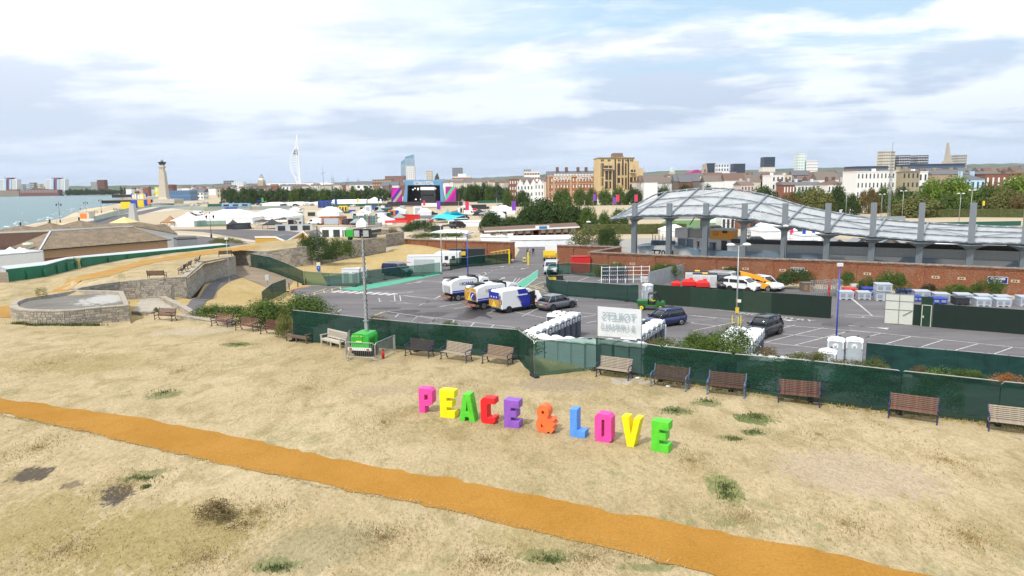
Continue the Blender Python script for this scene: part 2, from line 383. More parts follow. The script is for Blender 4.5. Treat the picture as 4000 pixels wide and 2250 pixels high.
# lower yard between the walls
S3=Surf([tuple(G(*p)) for p in ((1110,1296,2.9),(1000,1278,2.85),(905,1266,2.8),(800,1249,2.75),(690,1231,2.7),(600,1219,2.7),(512,1262,2.8),(470,1150,2.7),(560,1140,2.7),(740,1170,2.6),(805,1112,2.0),(925,1074,1.2),(905,1010,1.3),(917,1028,1.25),(1044,1046,1.0),(1140,1085,.35),(1118,1136,0.03),(1060,1190,.3),(1000,1225,1.4),(1300,1150,-.3),(1240,1040,.9),(1200,1240,-.1),(880,1200,1.9))])
yp=[tuple(G(*p))[:2] for p in ((1110,1296,3.4),(1000,1278,3.3),(905,1266,3.15),(800,1249,3.0),(690,1231,2.9),(600,1219,2.85),(512,1262,2.8),(470,1150,2.7),(560,1140,2.7),(740,1165,2.6),(800,1110,2.0),(925,1072,1.2),(905,1005,1.3),(917,1028,1.2),(1044,1046,1.0),(1240,1040,.9),(1300,1150,-.3),(1200,1240,-.1))]
h3=lambda x,y:S3.h(x,y)+.05*noise.noise(Vector((x*.4,y*.4,2)))
tag(sheet('lower_lawn',yp,h3,GRASSY,1.3),kind='structure')
def drape(name,pts,P,hf,m,off=.04,step=1.2,rag=0,seed=0,kind='structure'):
    pl=[tuple(P(*p))[:2] for p in pts]
    return tag(sheet(name,pl,lambda x,y:hf(x,y)+off,m,step,rag,0,seed),kind=kind)
Y=lambda px,py:S3.P(px,py,1.5)
RAMP=nmat('brown_tarmac',asph_fn((.27,.215,.16),.12),.95,.1)
drape('ramp_path',[(921,1033),(1044,1049),(1150,1092),(1118,1134),(1060,1140),(1035,1120),(945,1083),(905,1086),(900,1060)],Y,h3,RAMP,.05)
drape('lower_path',[(745,1232),(700,1208),(735,1190),(800,1130),(858,1086),(925,1070),(940,1085),(897,1100),(845,1140),(800,1185),(770,1220)],Y,h3,ASPD,.05)
drape('paved_yard',[(515,1225),(560,1150),(640,1150),(690,1190),(690,1225),(600,1215)],Y,h3,mat('yard_concrete',(.38,.34,.28),.9,var=.2,scale=2),.03)
# orange paths
up=[(-200,1520),(0,1557),(300,1598),(776,1677),(1397,1809),(2018,1925),(2640,2042),(3105,2135),(3649,2250),(4000,2330)]
lo=[(3300,2400),(2640,2213),(2018,2057),(1397,1925),(776,1793),(300,1680),(0,1615),(-200,1580)]
drape('gravel_path',up+lo,M,h1,PATH,.02,.8,.2,3)
drape('gravel_path',[(-150,1200),(0,1197),(60,1192),(205,1133),(400,1060),(560,1017),(690,996),(850,972),(1010,958),(1020,964),(890,984),(700,1012),(560,1036),(420,1080),(260,1133),(50,1238),(0,1242),(-150,1250)],M,h1,nmat('faded_path',lambda nt,b:mix(nt,smap(nt,noi(nt,pos(nt),.5,4,.6),.35,.65),(.40,.25,.09),(.37,.20,.05)),.95,.1),.025,.9,.25,8)
# bank behind the left car park fence
S4=Surf([tuple(G(*p)) for p in ((1044,1046,1.0),(1240,1034,1.0),(1508,985,1.0),(1579,953,1.0),(1680,957,1.2),(1900,985,.6),(2003,1026,0.05),(1990,1035,-.15),(1800,1040,-.15),(1560,1052,-.15),(1300,1085,-.15),(1150,1095,.2),(1330,1035,.8),(1600,1005,.9))])
h4=lambda x,y:S4.h(x,y)+.06*noise.noise(Vector((x*.4,y*.4,2)))
tag(sheet('grass_bank',[tuple(G(*p))[:2] for p in ((1044,1046,1.0),(1240,1034,1.0),(1508,985,1.0),(1579,953,1.0),(1680,957,1.2),(1900,985,.6),(2003,1026,0.05),(1990,1035,-.15),(1800,1040,-.15),(1560,1052,-.15),(1300,1085,-.15),(1150,1095,.2))],h4,GRASSY,2),kind='structure')
# ---------------------------------------------------------------- land, sea, beach
coast=[(0,902),(83,888),(166,870),(260,852),(306,843),(330,829),(385,815),(470,800),(560,790),(640,786),(520,777),(455,768),(446,763)]
cw=[tuple(G(px,py,0))[:2] for px,py in coast]
farl=[(-500,2400),(-1500,2450),(-4000,2500)]
land=[(-60,-300),(-85,-50),(-110,60),(-150,160)]+cw+[(G(441,761,0).x,2350)]+farl+[(-40000,3000),(-40000,45000),(45000,45000),(45000,-300)]
mb=MB(); tr=tessellate_polygon([[Vector((p[0],p[1],0)) for p in land]])
mb.v=[(p[0],p[1],0) for p in land]; mb.f=[tuple(t) for t in tr]
n=len(land); base=[(p[0],p[1],-6) for p in land]; mb.v+=base; mb.f+=[(i,i+1,n+i+1,n+i) for i in range(len(cw)+6)]
gnd=mb.obj('ground',nmat('town_ground',lambda nt,b:mix(nt,smap(nt,noi(nt,pos(nt),.012,6,.6),.4,.6),mix(nt,smap(nt,noi(nt,pos(nt),.3,4,.6),.3,.7),(.40,.33,.235),(.48,.41,.30)),(.44,.36,.25)),.95,.1)); tag(gnd,kind='structure')
if gnd.data.polygons[0].normal.z<0: gnd.data.flip_normals()
def water_fn(nt,b):
    p=pos(nt); st=nd(nt,'ShaderNodeMapping'); lk(nt,p,st.inputs[0]); st.inputs['Scale'].default_value=(.5,1.0,1); st.inputs['Rotation'].default_value=(0,0,.3)
    a=noi(nt,st.outputs[0],.035,6,.7,.5); f_=noi(nt,st.outputs[0],.28,5,.75); bumpit(nt,b,f_,1.0,1.6)
    c=mix(nt,smap(nt,a,.38,.62),(.055,.145,.165),(.09,.19,.205)); b.inputs['Roughness'].default_value=.28
    return mix(nt,mth(nt,'MULTIPLY',smap(nt,f_,.62,.72),.25),c,(.4,.52,.52))
sea=MB(); sea.add([(-30000,-300,-3),(200,-300,-3),(200,2500,-3),(-30000,2700,-3)],[(0,1,2,3)])
tag(sea.obj('sea',nmat('sea_water',water_fn,.25,.5)),kind='structure')
sandf=nmat('beach_shingle',lambda nt,b:mix(nt,smap(nt,noi(nt,pos(nt),.25,5,.7),.35,.65),(.50,.39,.25),(.60,.49,.34)),.95,.1)
bw=[Vector(G(px,py,-3)) for px,py in ((-200,925),(0,893),(83,882),(166,864),(252,848),(292,828),(340,812),(385,806),(470,793))]
bl=[Vector(G(px,py,.03)) for px,py in ((-200,945),(0,912),(83,898),(166,882),(270,868),(330,852),(380,836),(440,820),(540,806))]
mb=MB(); mb.loft([[tuple(p-Vector((3,0,.6))) for p in bw],[tuple(p) for p in bl],[(p.x+22,p.y-14,.05) for p in bl]],closed=False)
o=mb.obj('beach',sandf,smooth=True); tag(o,kind='structure')
rnd=random.Random(4); mb=MB()
for k in range(46):
    t=rnd.random(); i=min(int(t*(len(bw)-2))+1,len(bw)-2); p=bw[i].lerp(bw[i+1],rnd.random()); L=rnd.uniform(4,14); q=Vector((-.55,.83,0)); c0=p+Vector((-rnd.uniform(1,14),-rnd.uniform(0,4),0)); c0.z=-2.95
    n_=9; a=[];b_=[]
    for j in range(n_):
        u=j/(n_-1); w_=.9*math.sin(PI*u)*rnd.uniform(.5,1.4); c=c0+q*L*(u-.5)*(1.4 if i>3 else .6); a.append((c.x-w_,c.y,-2.95));b_.append((c.x+w_,c.y,-2.95))
    mb.loft([a,b_],closed=False)
tag(mb.obj('breaking_foam',mat('foam_white',(.85,.87,.87),.8)),kind='stuff')
def gp(name,pts,m,z=.03,kind='structure'):
    mb=MB(); P=[G(px,py,z) for px,py in pts]; mb.v=[(p.x,p.y,z) for p in P]
    mb.f=[tuple(t) for t in tessellate_polygon([[Vector((p.x,p.y,0)) for p in P]])]
    o=mb.obj(name,m)
    for pl in o.data.polygons: pass
    return tag(o,kind=kind)
PAVE=mat('pale_paving',(.50,.45,.38),.9,var=.08,scale=.3,var2=.08,sc2=.05)
gp('promenade',[(-100,935),(166,890),(300,868),(400,836),(520,812),(640,796),(740,790),(740,815),(560,836),(470,866),(520,890),(420,925),(200,960),(-100,1000)],PAVE,.06)
gp('road',[(330,868),(420,850),(520,830),(640,806),(740,800),(740,806),(640,816),(560,836),(500,850),(440,880),(330,880)],ASPD,.09)
gp('road',[(640,900),(700,900),(790,905),(1000,938),(1250,925),(1250,915),(1100,900),(880,896),(700,896)],ASPD,.07)
gp('road',[(640,925),(800,925),(1000,955),(1010,965),(640,960)],ASPD,.07)
gp('road',[(1480,826),(1600,838),(1700,842),(1790,820),(1800,826),(1700,856),(1600,850),(1470,872),(1380,880),(1400,868),(1500,848)],ASPD,.06)
gp('worn_track',[(1000,880),(1250,884),(1500,876),(1700,900),(1690,915),(1450,892),(1200,900),(1000,893)],mat('worn_earth',(.33,.27,.20),.95,var=.2,scale=.2),.05)
gp('pavement',[(690,910),(770,914),(1000,942),(1000,948),(770,921),(690,918)],PAVE,.10)
# far shore and hills
S=nmat('hill_woods',lambda nt,b:mix(nt,smap(nt,noi(nt,pos(nt),.004,6,.65),.35,.65),(.055,.085,.05),(.13,.15,.09)),1,.05)
def ridge(name,pts,D,dep,label=None):
    mb=MB(); top=[];
    for px,py in pts: top.append(AT(px,py,D))
    mb.loft([[(p.x,p.y-dep,0) for p in top],[(p.x,p.y-dep*.45,p.z*.62) for p in top],[tuple(p) for p in top],[(p.x,p.y+dep,0) for p in top]],closed=False)
    tag(mb.obj(name,S,smooth=True),kind='structure')
rp=[]
rnd=random.Random(12)
prof=[(1400,708),(1700,705),(1800,698),(1950,691),(2100,682),(2160,680),(2300,683),(2500,675),(2650,664),(2850,668),(3000,660),(3200,655),(3400,653),(3600,652),(3800,641),(3950,638),(4100,640),(4400,640)]
for (a,b),(c,d) in zip(prof[:-1],prof[1:]):
    for k in range(6): rp.append((a+(c-a)*k/6,b+(d-b)*k/6+rnd.uniform(-1.2,1.2)))
ridge('hills',rp,8200,1500)
ridge('hills',[(x,738-x*.015+rnd.uniform(-2.2,1)-6) for x in range(-300,1800,22)],6000,900)
# ================================================================ car park
cpx=[(1118,1136),(1150,1092),(1300,1058),(1480,1045),(1620,1010),(1720,995),(2003,1022),(2030,975),(2000,948),(2140,938),(2440,935),(2440,960),(2200,975),(2180,1030),(2306,1040),(2420,1050),(2715,1076),(3040,1121),(3566,1148),(4000,1172),(4500,1210)]
cpw=[tuple(G(*p))[:2] for p in cpx]+[(75,12)]+[offs(p,6.0,0)[:2] for p in FBW[::-1] if abs(p.x)<60]+[tuple(G(1010,1225))[:2]]
tag(sheet('car_park',cpw,lambda x,y:.02,ASPH,6),kind='structure')
def line(mb,a,b,wd=.1,z=.035):
    p=G(*a);q=G(*b);p.z=q.z=z; d=(q-p).normalized(); n=Vector((-d.y,d.x,0))*wd/2
    mb.add([p-n,q-n,q+n,p+n],[(0,1,2,3)])
cC=lambda u,v:(1550+.3727*u,860+.3727*v); cD=lambda u,v:(2350+.3727*u,720+.3727*v); cB=lambda u,v:(850+.3727*u,860+.3727*v)
cE=lambda u,v:(3100+.3727*u,720+.3727*v); cF=lambda u,v:(1950+.3727*u,1160+.3727*v); cG=lambda u,v:(2700+.3037*u,1160+.3037*v); cH=lambda u,v:(3300+.4142*u,1100+.4142*v)
c1=lambda u,v:(.276*u,600+.276*v); c2=lambda u,v:(650+.276*u,600+.276*v); c3=lambda u,v:(1300+.276*u,560+.276*v); c4=lambda u,v:(1950+.276*u,560+.276*v); c5=lambda u,v:(2600+.276*u,540+.276*v); c6=lambda u,v:(3300+.276*u,540+.276*v)
cA=lambda u,v:(.3589*u,840+.3589*v)
mb=MB()
for c,L in ((cC,[(0,785,560,840),(240,1005,1240,1128),(210,1010,165,1055),(410,1030,355,1080),(602,1052,575,1090),(815,1072,775,1117),(1020,1098,985,1130),(410,915,670,875),(600,932,760,903),(160,625,570,660),(0,880,160,872),(230,897,480,790),(0,765,210,750),(1240,965,1560,1030),(940,975,1000,965),(1310,1012,1480,930),(1890,970,2090,988),(1890,1030,2090,996),(1990,1080,2090,1060),(450,655,520,655),(450,655,490,640),(560,630,630,605),(580,625,605,655),(645,610,690,655),(710,590,760,580),(720,595,750,625),(780,575,840,560),(800,580,835,615),(835,615,880,600),(850,565,890,590),(890,590,935,570),(890,555,925,548),(925,548,940,572),(950,560,980,550),(985,537,1010,530),(1030,525,1060,517),(1080,515,1120,508),(1135,508,1170,500),(1190,498,1230,490),(1250,490,1310,482),(1340,478,1440,465),(1215,700,1480,522),(1335,710,1478,598),(1220,655,1300,645),(1220,648,1250,612),(1240,660,1290,612),(1265,660,1330,612),(1600,640,2260,665),(1900,640,2020,595),(1740,595,1900,590),(2110,640,2200,600),(1900,800,2415,850)]),
 (cD,[(870,1370,1230,1410),(960,1449,1235,1405),(1200,1318,2000,1400),(1560,1440,1700,1415)]),
 (cG,[(0,240,680,305),(0,335,370,275),(0,340,410,385),(20,440,600,320),(1150,410,1335,365),(1130,475,1730,530),(960,585,1700,400),(1330,625,2060,435),(1140,362,2300,460),(860,580,1640,660),(2020,370,2300,395),(2080,30,2300,215),(2180,540,2300,510),(1340,710,1500,720)]),
 (cH,[(60,460,1690,632),(340,490,160,540),(625,520,390,590),(935,550,720,620),(1255,590,1030,655),(1590,620,1410,685),(60,460,-20,490),(40,415,280,440),(70,170,265,330),(0,310,360,335),(0,335,230,345),(180,340,160,330)]),
 (cB,[(600,800,985,822),(985,822,970,860),(1370,705,1700,640),(1240,978,1300,935),(1780,960,2300,1040),(1740,965,1700,975),(1900,985,1860,1020),(2100,1005,2040,1060),(2285,1030,2235,1082),(1850,780,2080,750),(1850,780,2300,840),(1910,790,1920,850),(1850,785,1860,850),(1700,850,1690,820),(1800,850,1990,870),(2120,895,2340,793),(2290,915,2415,900),(1690,850,1720,862)])):
    for a,b,d,e in L: line(mb,c(a,b),c(d,e),.11)
for k in range(8):
    u,v=1178+82*k,757+4.2*k; a=G(*cB(u,v));b=G(*cB(u+45,v+5));c=G(*cB(u+140,v-14));d=G(*cB(u+95,v-19)); mb.add([(p.x,p.y,.035) for p in (a,b,c,d)],[(0,1,2,3)])
def arrow(mb,a,b,wd=.16,z=.04):
    p=G(*a);q=G(*b);p.z=q.z=z;d=(q-p).normalized();n=Vector((-d.y,d.x,0)); m=q-d*1.1
    mb.add([p-n*wd/2,m-n*wd/2,m+n*wd/2,p+n*wd/2,m-n*.42,q,m+n*.42],[(0,1,2,3),(4,5,6)])
arrow(mb,cC(90,672),cC(272,645));arrow(mb,cC(990,502),cC(1142,485));arrow(mb,cC(1385,498),cC(1296,517));arrow(mb,cG(1350,316),cG(1150,292));arrow(mb,cH(400,447),cH(285,437));arrow(mb,cC(1060,635),cC(1130,602))
tag(mb.obj('bay_markings',WHT),kind='structure')
YEL=mat('faded_yellow_paint',(.55,.47,.22),.8,var=.25,scale=3)
mb=MB()
for c,L in ((cC,[(1340,760,1560,692),(1360,710,1600,770),(1335,712,1560,690),(1380,680,1480,722),(1400,745,1520,778),(1470,610,1560,620),(1500,590,1560,600),(1420,640,1560,650),(1440,690,1560,745),(1560,640,1400,700)]),(cB,[(870,782,1000,765),(1000,765,1140,718),(920,800,1110,755),(1110,755,1280,700),(1280,700,1420,705),(1110,740,1120,765),(1010,760,1020,785),(1195,718,1205,742),(1280,700,1290,725),(905,785,920,805),(600,805,720,810),(820,790,825,820),(715,810,720,830),(1120,765,1310,735),(1760,960,1640,1000)])):
    for a,b,d,e in L: line(mb,c(a,b),c(d,e),.13,.036)
tag(mb.obj('yellow_markings',YEL),kind='structure')
GP=mat('green_surfacing',(.085,.35,.235),.9,var=.12,scale=1)
gp('green_walkway',[cC(1215,702),cC(1480,524),cC(1476,600),cC(1335,710)],GP,.03)
gp('green_walkway',[(1325,1128),(1383,1119),(1560,1092),(1720,1060),(1722,1071),(1560,1107),(1400,1137)],GP,.03)
rr_=random.Random(44)
for k in range(15):
    g=G(rr_.uniform(1500,3900),rr_.uniform(1150,1330)); a=rr_.uniform(.8,3.2);b=rr_.uniform(.5,1.6); q=[]
    for j in range(9): th=j*PI*2/9; q.append((g.x+a*math.cos(th)*rr_.uniform(.7,1.2)+b*math.sin(th)*.4,g.y+b*math.sin(th)))
    if max(abs(x) for x,y in q)<70: tag(sheet('tarmac_patch' if k%2 else 'oil_stain',q,lambda x,y:.026,mat('tarmac_patch_%d'%(k%3),((.10,.093,.10),(.13,.122,.125),(.075,.07,.074))[k%3],.85,var=.3,scale=2,var2=.2),1.5,.25,0,k),kind='structure')
WET=mat('wet_asphalt',(.045,.042,.046),.45,var=.2,scale=1.5)
w_=[cC(870,935),cC(980,925),cC(985,960),cC(930,990),cC(1000,1025),cC(985,1035),cC(920,1012),cC(860,1010),cC(810,1030),cC(700,1055),cC(580,1070),cC(470,1090),cC(520,1060),cC(640,1010),cC(640,990),cC(700,980),cC(730,945)]
tag(sheet('water_stain',[tuple(G(*p))[:2] for p in w_],lambda x,y:.03,WET,.8,.12,0,5),kind='structure')
nt_=tag(text('NO  ENTRY',1.25,WHT,None,tuple(G(3030,1238,.04)),(0,0,math.atan2((G(3113,1247)-G(2932,1228)).y,(G(3113,1247)-G(2932,1228)).x)),'road_lettering',ext=.002,wscale=1.15),kind='structure')
# ---------------------------------------------------------------- fencing
def scrim_mat(key,col,op):
    m=bpy.data.materials.new(key); m.use_nodes=True; nt=m.node_tree; b=nt.nodes['Principled BSDF']; out=nt.nodes['Material Output']
    b.inputs['Roughness'].default_value=.8; b.inputs['Specular IOR Level'].default_value=.15
    p=pos(nt); st=nd(nt,'ShaderNodeMapping'); lk(nt,p,st.inputs[0]); st.inputs['Scale'].default_value=(.5,.5,2.2)
    f=smap(nt,noi(nt,st.outputs[0],.9,6,.7,1.2),.3,.7,.6,1.6)
    c=nd(nt,'ShaderNodeVectorMath',operation='SCALE'); c.inputs[0].default_value=col; lk(nt,f,c.inputs['Scale']); lk(nt,c.outputs[0],b.inputs['Base Color'])
    tr=nd(nt,'ShaderNodeBsdfTransparent'); mx=nd(nt,'ShaderNodeMixShader'); mx.inputs[0].default_value=op
    tr.inputs[0].default_value=(.75,.95,.85,1)
    lk(nt,tr.outputs[0],mx.inputs[1]); lk(nt,b.outputs[0],mx.inputs[2]); lk(nt,mx.outputs[0],out.inputs[0]); return m
SCR=scrim_mat('green_scrim',(.006,.031,.024),.85); SCRT=scrim_mat('thin_green_scrim',(.012,.065,.048),.62)
GALV=mat('galvanised_steel',(.42,.44,.45),.4,.7,var=.12); RUB=mat('black_rubber',(.025,.025,.027),.8)
BLK=mat('black_paint',(.02,.02,.024),.4)
def fpanel(a,b,ha,hb,label,m=None,group='green mesh panels of the fence behind the benches',foot=True,folds=1.0,seed=0,feet2=False,stays=False):
    a=Vector(a);b=Vector(b); t=thing('fence_panel',label,'fence panel',a,0,group); d=b-a; 
    up=Vector((0,0,1)); n=Vector((-d.y,d.x,0)).normalized()
    g=MB(); K=[Vector((0,0,.05)),Vector((0,0,ha-.12)),d.normalized()*.12+up*ha,d-d.normalized()*.12+up*hb,d+up*(hb-.12),d+up*.05]
    g.path(K,.024,6); b_=n*.14; g.tube(up*.12+b_,d+up*.12+b_,.018)
    g.obj('panel_frame',GALV,t)
    q=MB(); nx,nz=18,8; rows=[]
    for j in range(nz+1):
        v=j/nz; row=[]
        for i in range(nx+1):
            u=i/nx; h=(ha*(1-u)+hb*u); zz=.04+v*(h-.06)
            w_=folds*(.05*noise.noise(Vector((u*4+seed*7.3,v*2.2-u*1.5,seed)))+.03*noise.noise(Vector((u*9+v*6,seed*3.1,v*3))))*math.sin(PI*min(max(u,.02),.98))**.5
            p=d*u+up*zz-n*.03+n*w_; row.append(p)
        rows.append(row)
    q.loft(rows,closed=False,caps=False); q.obj('scrim',m or SCR,t,True)
    fm=cm('foot',lambda:MB().box(-.11,.11,-.34,.34,-.02,.13).mesh('foot',RUB))
    rz=math.atan2(d.y,d.x)
    if foot: ob('foot',fm,t,(0,0,0),rz)
    if feet2: ob('foot',fm,t,tuple(d),rz)
    if stays: MB().tube(d*.12+up*(ha*.9)+n*.1,d*.45+n*1.2,.02).obj('stay',GALV,t)
    return t
desc=['green mesh fence panel at the left end, behind the wooden slat bench','green mesh fence panel behind the pale grey wooden bench','green mesh fence panel directly behind the green lighting tower','green mesh fence panel between lighting tower and pale slatted bench','green mesh fence panel behind the two pale brown benches','green mesh fence panel turned inwards, narrow side leading to the jutting corner','green mesh fence panel with long diagonal creases right of the jutting corner','green mesh fence panel under the right end of the toilets banner','green mesh fence panel behind the blue-ended brown bench','green mesh fence panel in front of the tall flowering bush','green mesh fence panel with a small tag behind the peeling bench','green mesh fence panel with a small tag, thick bushes above it','green mesh fence panel at the far right of the lawn edge']
for i in range(13):
    a,b=FBW[i],FBW[i+1]; a=Vector((a.x,a.y,h1(a.x,a.y)-.02)); b=Vector((b.x,b.y,h1(b.x,b.y)-.02))
    fpanel(a,b,ZT(a,FT[i])-a.z,ZT(b,FT[i+1])-b.z,desc[i],SCRT if i==6 else SCR,folds=2.0 if i==6 else 1.4,seed=i)
tg=mat('pale_tag',(.45,.5,.46),.6)
for px,py in ((3195,1432),(3540,1464)):
    p=AT(px,py,[q for q in FBW if 1][9].y if 0 else 30.6 if px<3300 else 29.4)
    tag(MB().cb(0,0,0,.34,.01,.12).obj('panel_tag',tg,loc=p-Vector((0,.12,0)),rz=-.55),'small pale tag on the green fence, '+('left' if px<3300 else 'right')+' one of two','tag','pale tags on the fence')
def fline(bp,tops,labels,m,group,z=0,hf=None,**k):
    W=[]
    for (px,py) in bp:
        if hf: zz=0; 
        g=G(px,py,z if not hf else 0)
        if hf:
            for _ in range(6): g=G(px,py,zz); zz=hf(g.x,g.y)
            g=G(px,py,zz)
        W.append(g)
    for i in range(len(W)-1):
        L=labels[min(i,len(labels)-1)]
        fpanel(W[i],W[i+1],min(2.6,max(1.7,ZT(W[i],tops[i])-W[i].z)),min(2.6,max(1.7,ZT(W[i+1],tops[i+1])-W[i+1].z)),L,m,group,seed=i+hash(group)%7 if 0 else i+len(group),feet2=(i==len(W)-2),**k)
fline([(982,1043),(1060,1063),(1128,1088),(1189,1113)],[990,1004,1030,1059],['green screen panel at the top of the ramp','green screen panel midway down the ramp','green screen panel at the foot of the ramp'],SCR,'green screens beside the ramp',hf=h3)
fline([(1191,1114),(1286,1117),(1385,1121),(1446,1108),(1504,1095),(1569,1085),(1651,1080),(1720,1069)],[1059,1066,1069,1054,1048,1043,1034,1025],['see-through green screen panel beside the cream parking sign post','see-through green screen panel in front of the portable power box','see-through green screen panel left of the lighting mast','see-through green screen panel right behind the lighting mast','see-through green screen panel in front of the dark van','see-through green screen panel at the nose of the dark van','see-through green screen panel in front of the white trailer'],SCRT,'see-through green screens along the green walkway')
fline([(1757,1056),(1822,1044),(1880,1039),(1940,1033),(1997,1028)],[1011,1009,998,992,988],['dark green screen panel in front of the black container, near end','dark green screen panel in front of the black container, by the lamp post','dark green screen panel beside the yellow container sign','dark green screen panel under the left yellow height barrier'],SCR,'green screens before the black container')
fline([(1025,1195),(1066,1178),(1118,1141)],[1172,1108,1089],['short green screen panel half hidden by the big bush','green screen panel ending at the red kerb'],SCR,'green screens on the near side of the ramp')
fline([(2135,1119),(2146,1143),(2217,1158),(2325,1166),(2450,1178),(2494,1184)],[1084,1093,1098,1104,1113,1111],['green screen panel at the rounded near corner of the compound','green screen panel low beside the yellow bin','green screen panel in the middle of the compound front','green screen panel before the stacked barriers','green screen panel left of the lone grey toilet'],SCR,'green screens round the equipment compound')
fline([(2136,1112),(2146,1075),(2220,1070),(2305,1080),(2380,1085)],[1050,1038,1030,1030,1035],['open green screen panel behind the silver van','back green screen panel left of the red skip','back green screen panel in front of the red skip','back green screen panel right of the red skip'],SCRT,'back screens of the equipment compound')
fline([(3379,1451),(3480,1462),(3575,1472),(3685,1485),(3735,1490),(3840,1503),(3930,1512),(4080,1530)],[1338,1348,1357,1366,1370,1380,1389,1404],['dark green screen beside the lone grey toilet on the right','dark green screen above the weeds, second from the grey toilet','dark green screen above the pale debris','dark green screen just left of the dark fold','narrow dark green screen with a dark fold','dark green screen above the red hose','dark green screen above the orange bracken','dark green screen at the right edge of the photo'],scrim_mat('dark_scrim',(.006,.036,.032),.95),'dark green screens below the car park',foot=False,z=.1)
# hoardings
HG=[mat('hoarding_green_%d'%i,c,.75,var=.1,scale=1.5) for i,c in enumerate(((.011,.028,.017),(.014,.038,.023),(.010,.036,.020),(.022,.045,.028),(.007,.020,.014),(.006,.018,.013)))]
def board(a,b,ha,hb,m,label,group,name='hoarding_board',cat='hoarding'):
    a=Vector(a);b=Vector(b);d=b-a;n=Vector((-d.y,d.x,0)).normalized()*.03
    t=thing(name,label,cat,a,0,group); up=Vector((0,0,1))
    K=[-n,d-n,d-n+up*hb,-n+up*ha]; K2=[k+2*n for k in K]
    MB().add(K+K2,[(0,1,2,3),(7,6,5,4),(0,4,5,1),(1,5,6,2),(2,6,7,3),(3,7,4,0)]).obj('board',m,t)
    q=MB(); q.bar(n*2.4+up*.3,d+n*2.4+up*.3,.06).obj('rail',GALV,t); MB().bar(n*2.4+up*(ha-.3),d+n*2.4+up*(hb-.3),.06).obj('rail',GALV,t)
    w_=MB(); w_.bar(n*3,n*3+up*ha,.07); w_.bar(n*2+up*ha*.8,n*25,.05); w_.obj('prop',GALV,t)
    return t
bb=[(2551,1188),(2697,1199),(2799,1208),(2902,1218),(3012,1227),(3125,1236),(3245,1245)];bt=[1111,1122,1130,1137,1143,1150,1158]
hl=['dark green hoarding board right behind the green utility buggy','dark green hoarding board in front of the red machines','mottled green hoarding board in front of the white van','brighter green hoarding board right of the lamp post with yellow sign','paler green hoarding board behind the black car','near-black green hoarding board at the right end by the gap']
for i in range(6):
    a,b=G(*bb[i]),G(*bb[i+1]); board(a,b,ZT(a,bt[i]),ZT(b,bt[i+1]),HG[i if i<5 else 4],hl[i],'left run of green hoarding')
bb=[(3564,1270),(3594,1273)]
a,b=G(3564,1270),G(3594,1273); board(a,b,2.0,2.0,HG[4],'narrow dark hoarding strip between white boards and door','right run of green hoarding')
rb=[(3640,1278),(3730,1286),(3820,1293),(3910,1300),(4000,1308),(4110,1317)]; rt=[1187,1193,1199,1205,1211,1218]
for i,l in enumerate(['dark hoarding board just right of the white-framed door','dark hoarding board below the blue crates','dark hoarding board below the black crate','dark hoarding board below the pale grey crates','dark hoarding board below the worker in yellow']):
    a,b=G(*rb[i]),G(*rb[i+1]); board(a,b,ZT(a,rt[i]),ZT(b,rt[i+1]),HG[5],l,'right run of green hoarding')
a,b=G(3453,1262),G(3564,1270); d=b-a; up=Vector((0,0,1)); H=ZT(a,1146); n=Vector((-d.y,d.x,0)).normalized()
t=thing('panel_gate','white panelled gate in a grey frame between the dark hoardings','gate',a)
WP=mat('off_white_board',(.55,.57,.51),.6,var=.05); GF=mat('grey_frame',(.22,.23,.22),.5)
for i in range(2):
    for z0,z1 in ((0.02,.47*H),(.48*H,.76*H),(.77*H,H-.02)):
        p=d*(i/2+.01)+up*z0;q=d*((i+1)/2-.01)+up*z0; MB().add([p,q,q+up*(z1-z0),p+up*(z1-z0),p+n*.05,q+n*.05,q+n*.05+up*(z1-z0),p+n*.05+up*(z1-z0)],[(0,1,2,3),(7,6,5,4),(0,4,5,1),(1,5,6,2),(2,6,7,3),(3,7,4,0)]).obj('panel',WP,t)
g=MB()
for u in (0,.5,1): g.bar(d*u-n*.01,d*u-n*.01+up*H,.05)
for v in (0,.475,.765,1): g.bar(-n*.01+up*(v*H+.01),d-n*.01+up*(v*H+.01),.05)
g.bar(d*.65+up*H*.3-n*.05,d*.95+up*H*.47-n*.05,.05); g.obj('gate_frame',GF,t)
a,b=G(3593,1274),G(3638,1278); d=b-a; H=ZT(a,1158)
t=thing('hoarding_door','dark green hoarding door outlined by a thin white frame','door',a)
MB().add([up*0,d,d+up*H,up*H,n*.05,d+n*.05,d+n*.05+up*H,n*.05+up*H],[(0,1,2,3),(7,6,5,4),(0,4,5,1),(1,5,6,2),(2,6,7,3),(3,7,4,0)]).obj('door_leaf',HG[2],t)
g=MB(); g.bar(d*.1-n*.02,d*.1-n*.02+up*H*.72,.06); g.bar(d*.9-n*.02,d*.9-n*.02+up*H*.72,.06); g.bar(d*.1-n*.02+up*H*.72,d*.9-n*.02+up*H*.72,.06); g.obj('door_frame',mat('pale_frame',(.5,.52,.45),.5),t)
MB().cb(d.x*.2,d.y*.2-.05,H*.33,.12,.04,.2).obj('handle',WP,t)
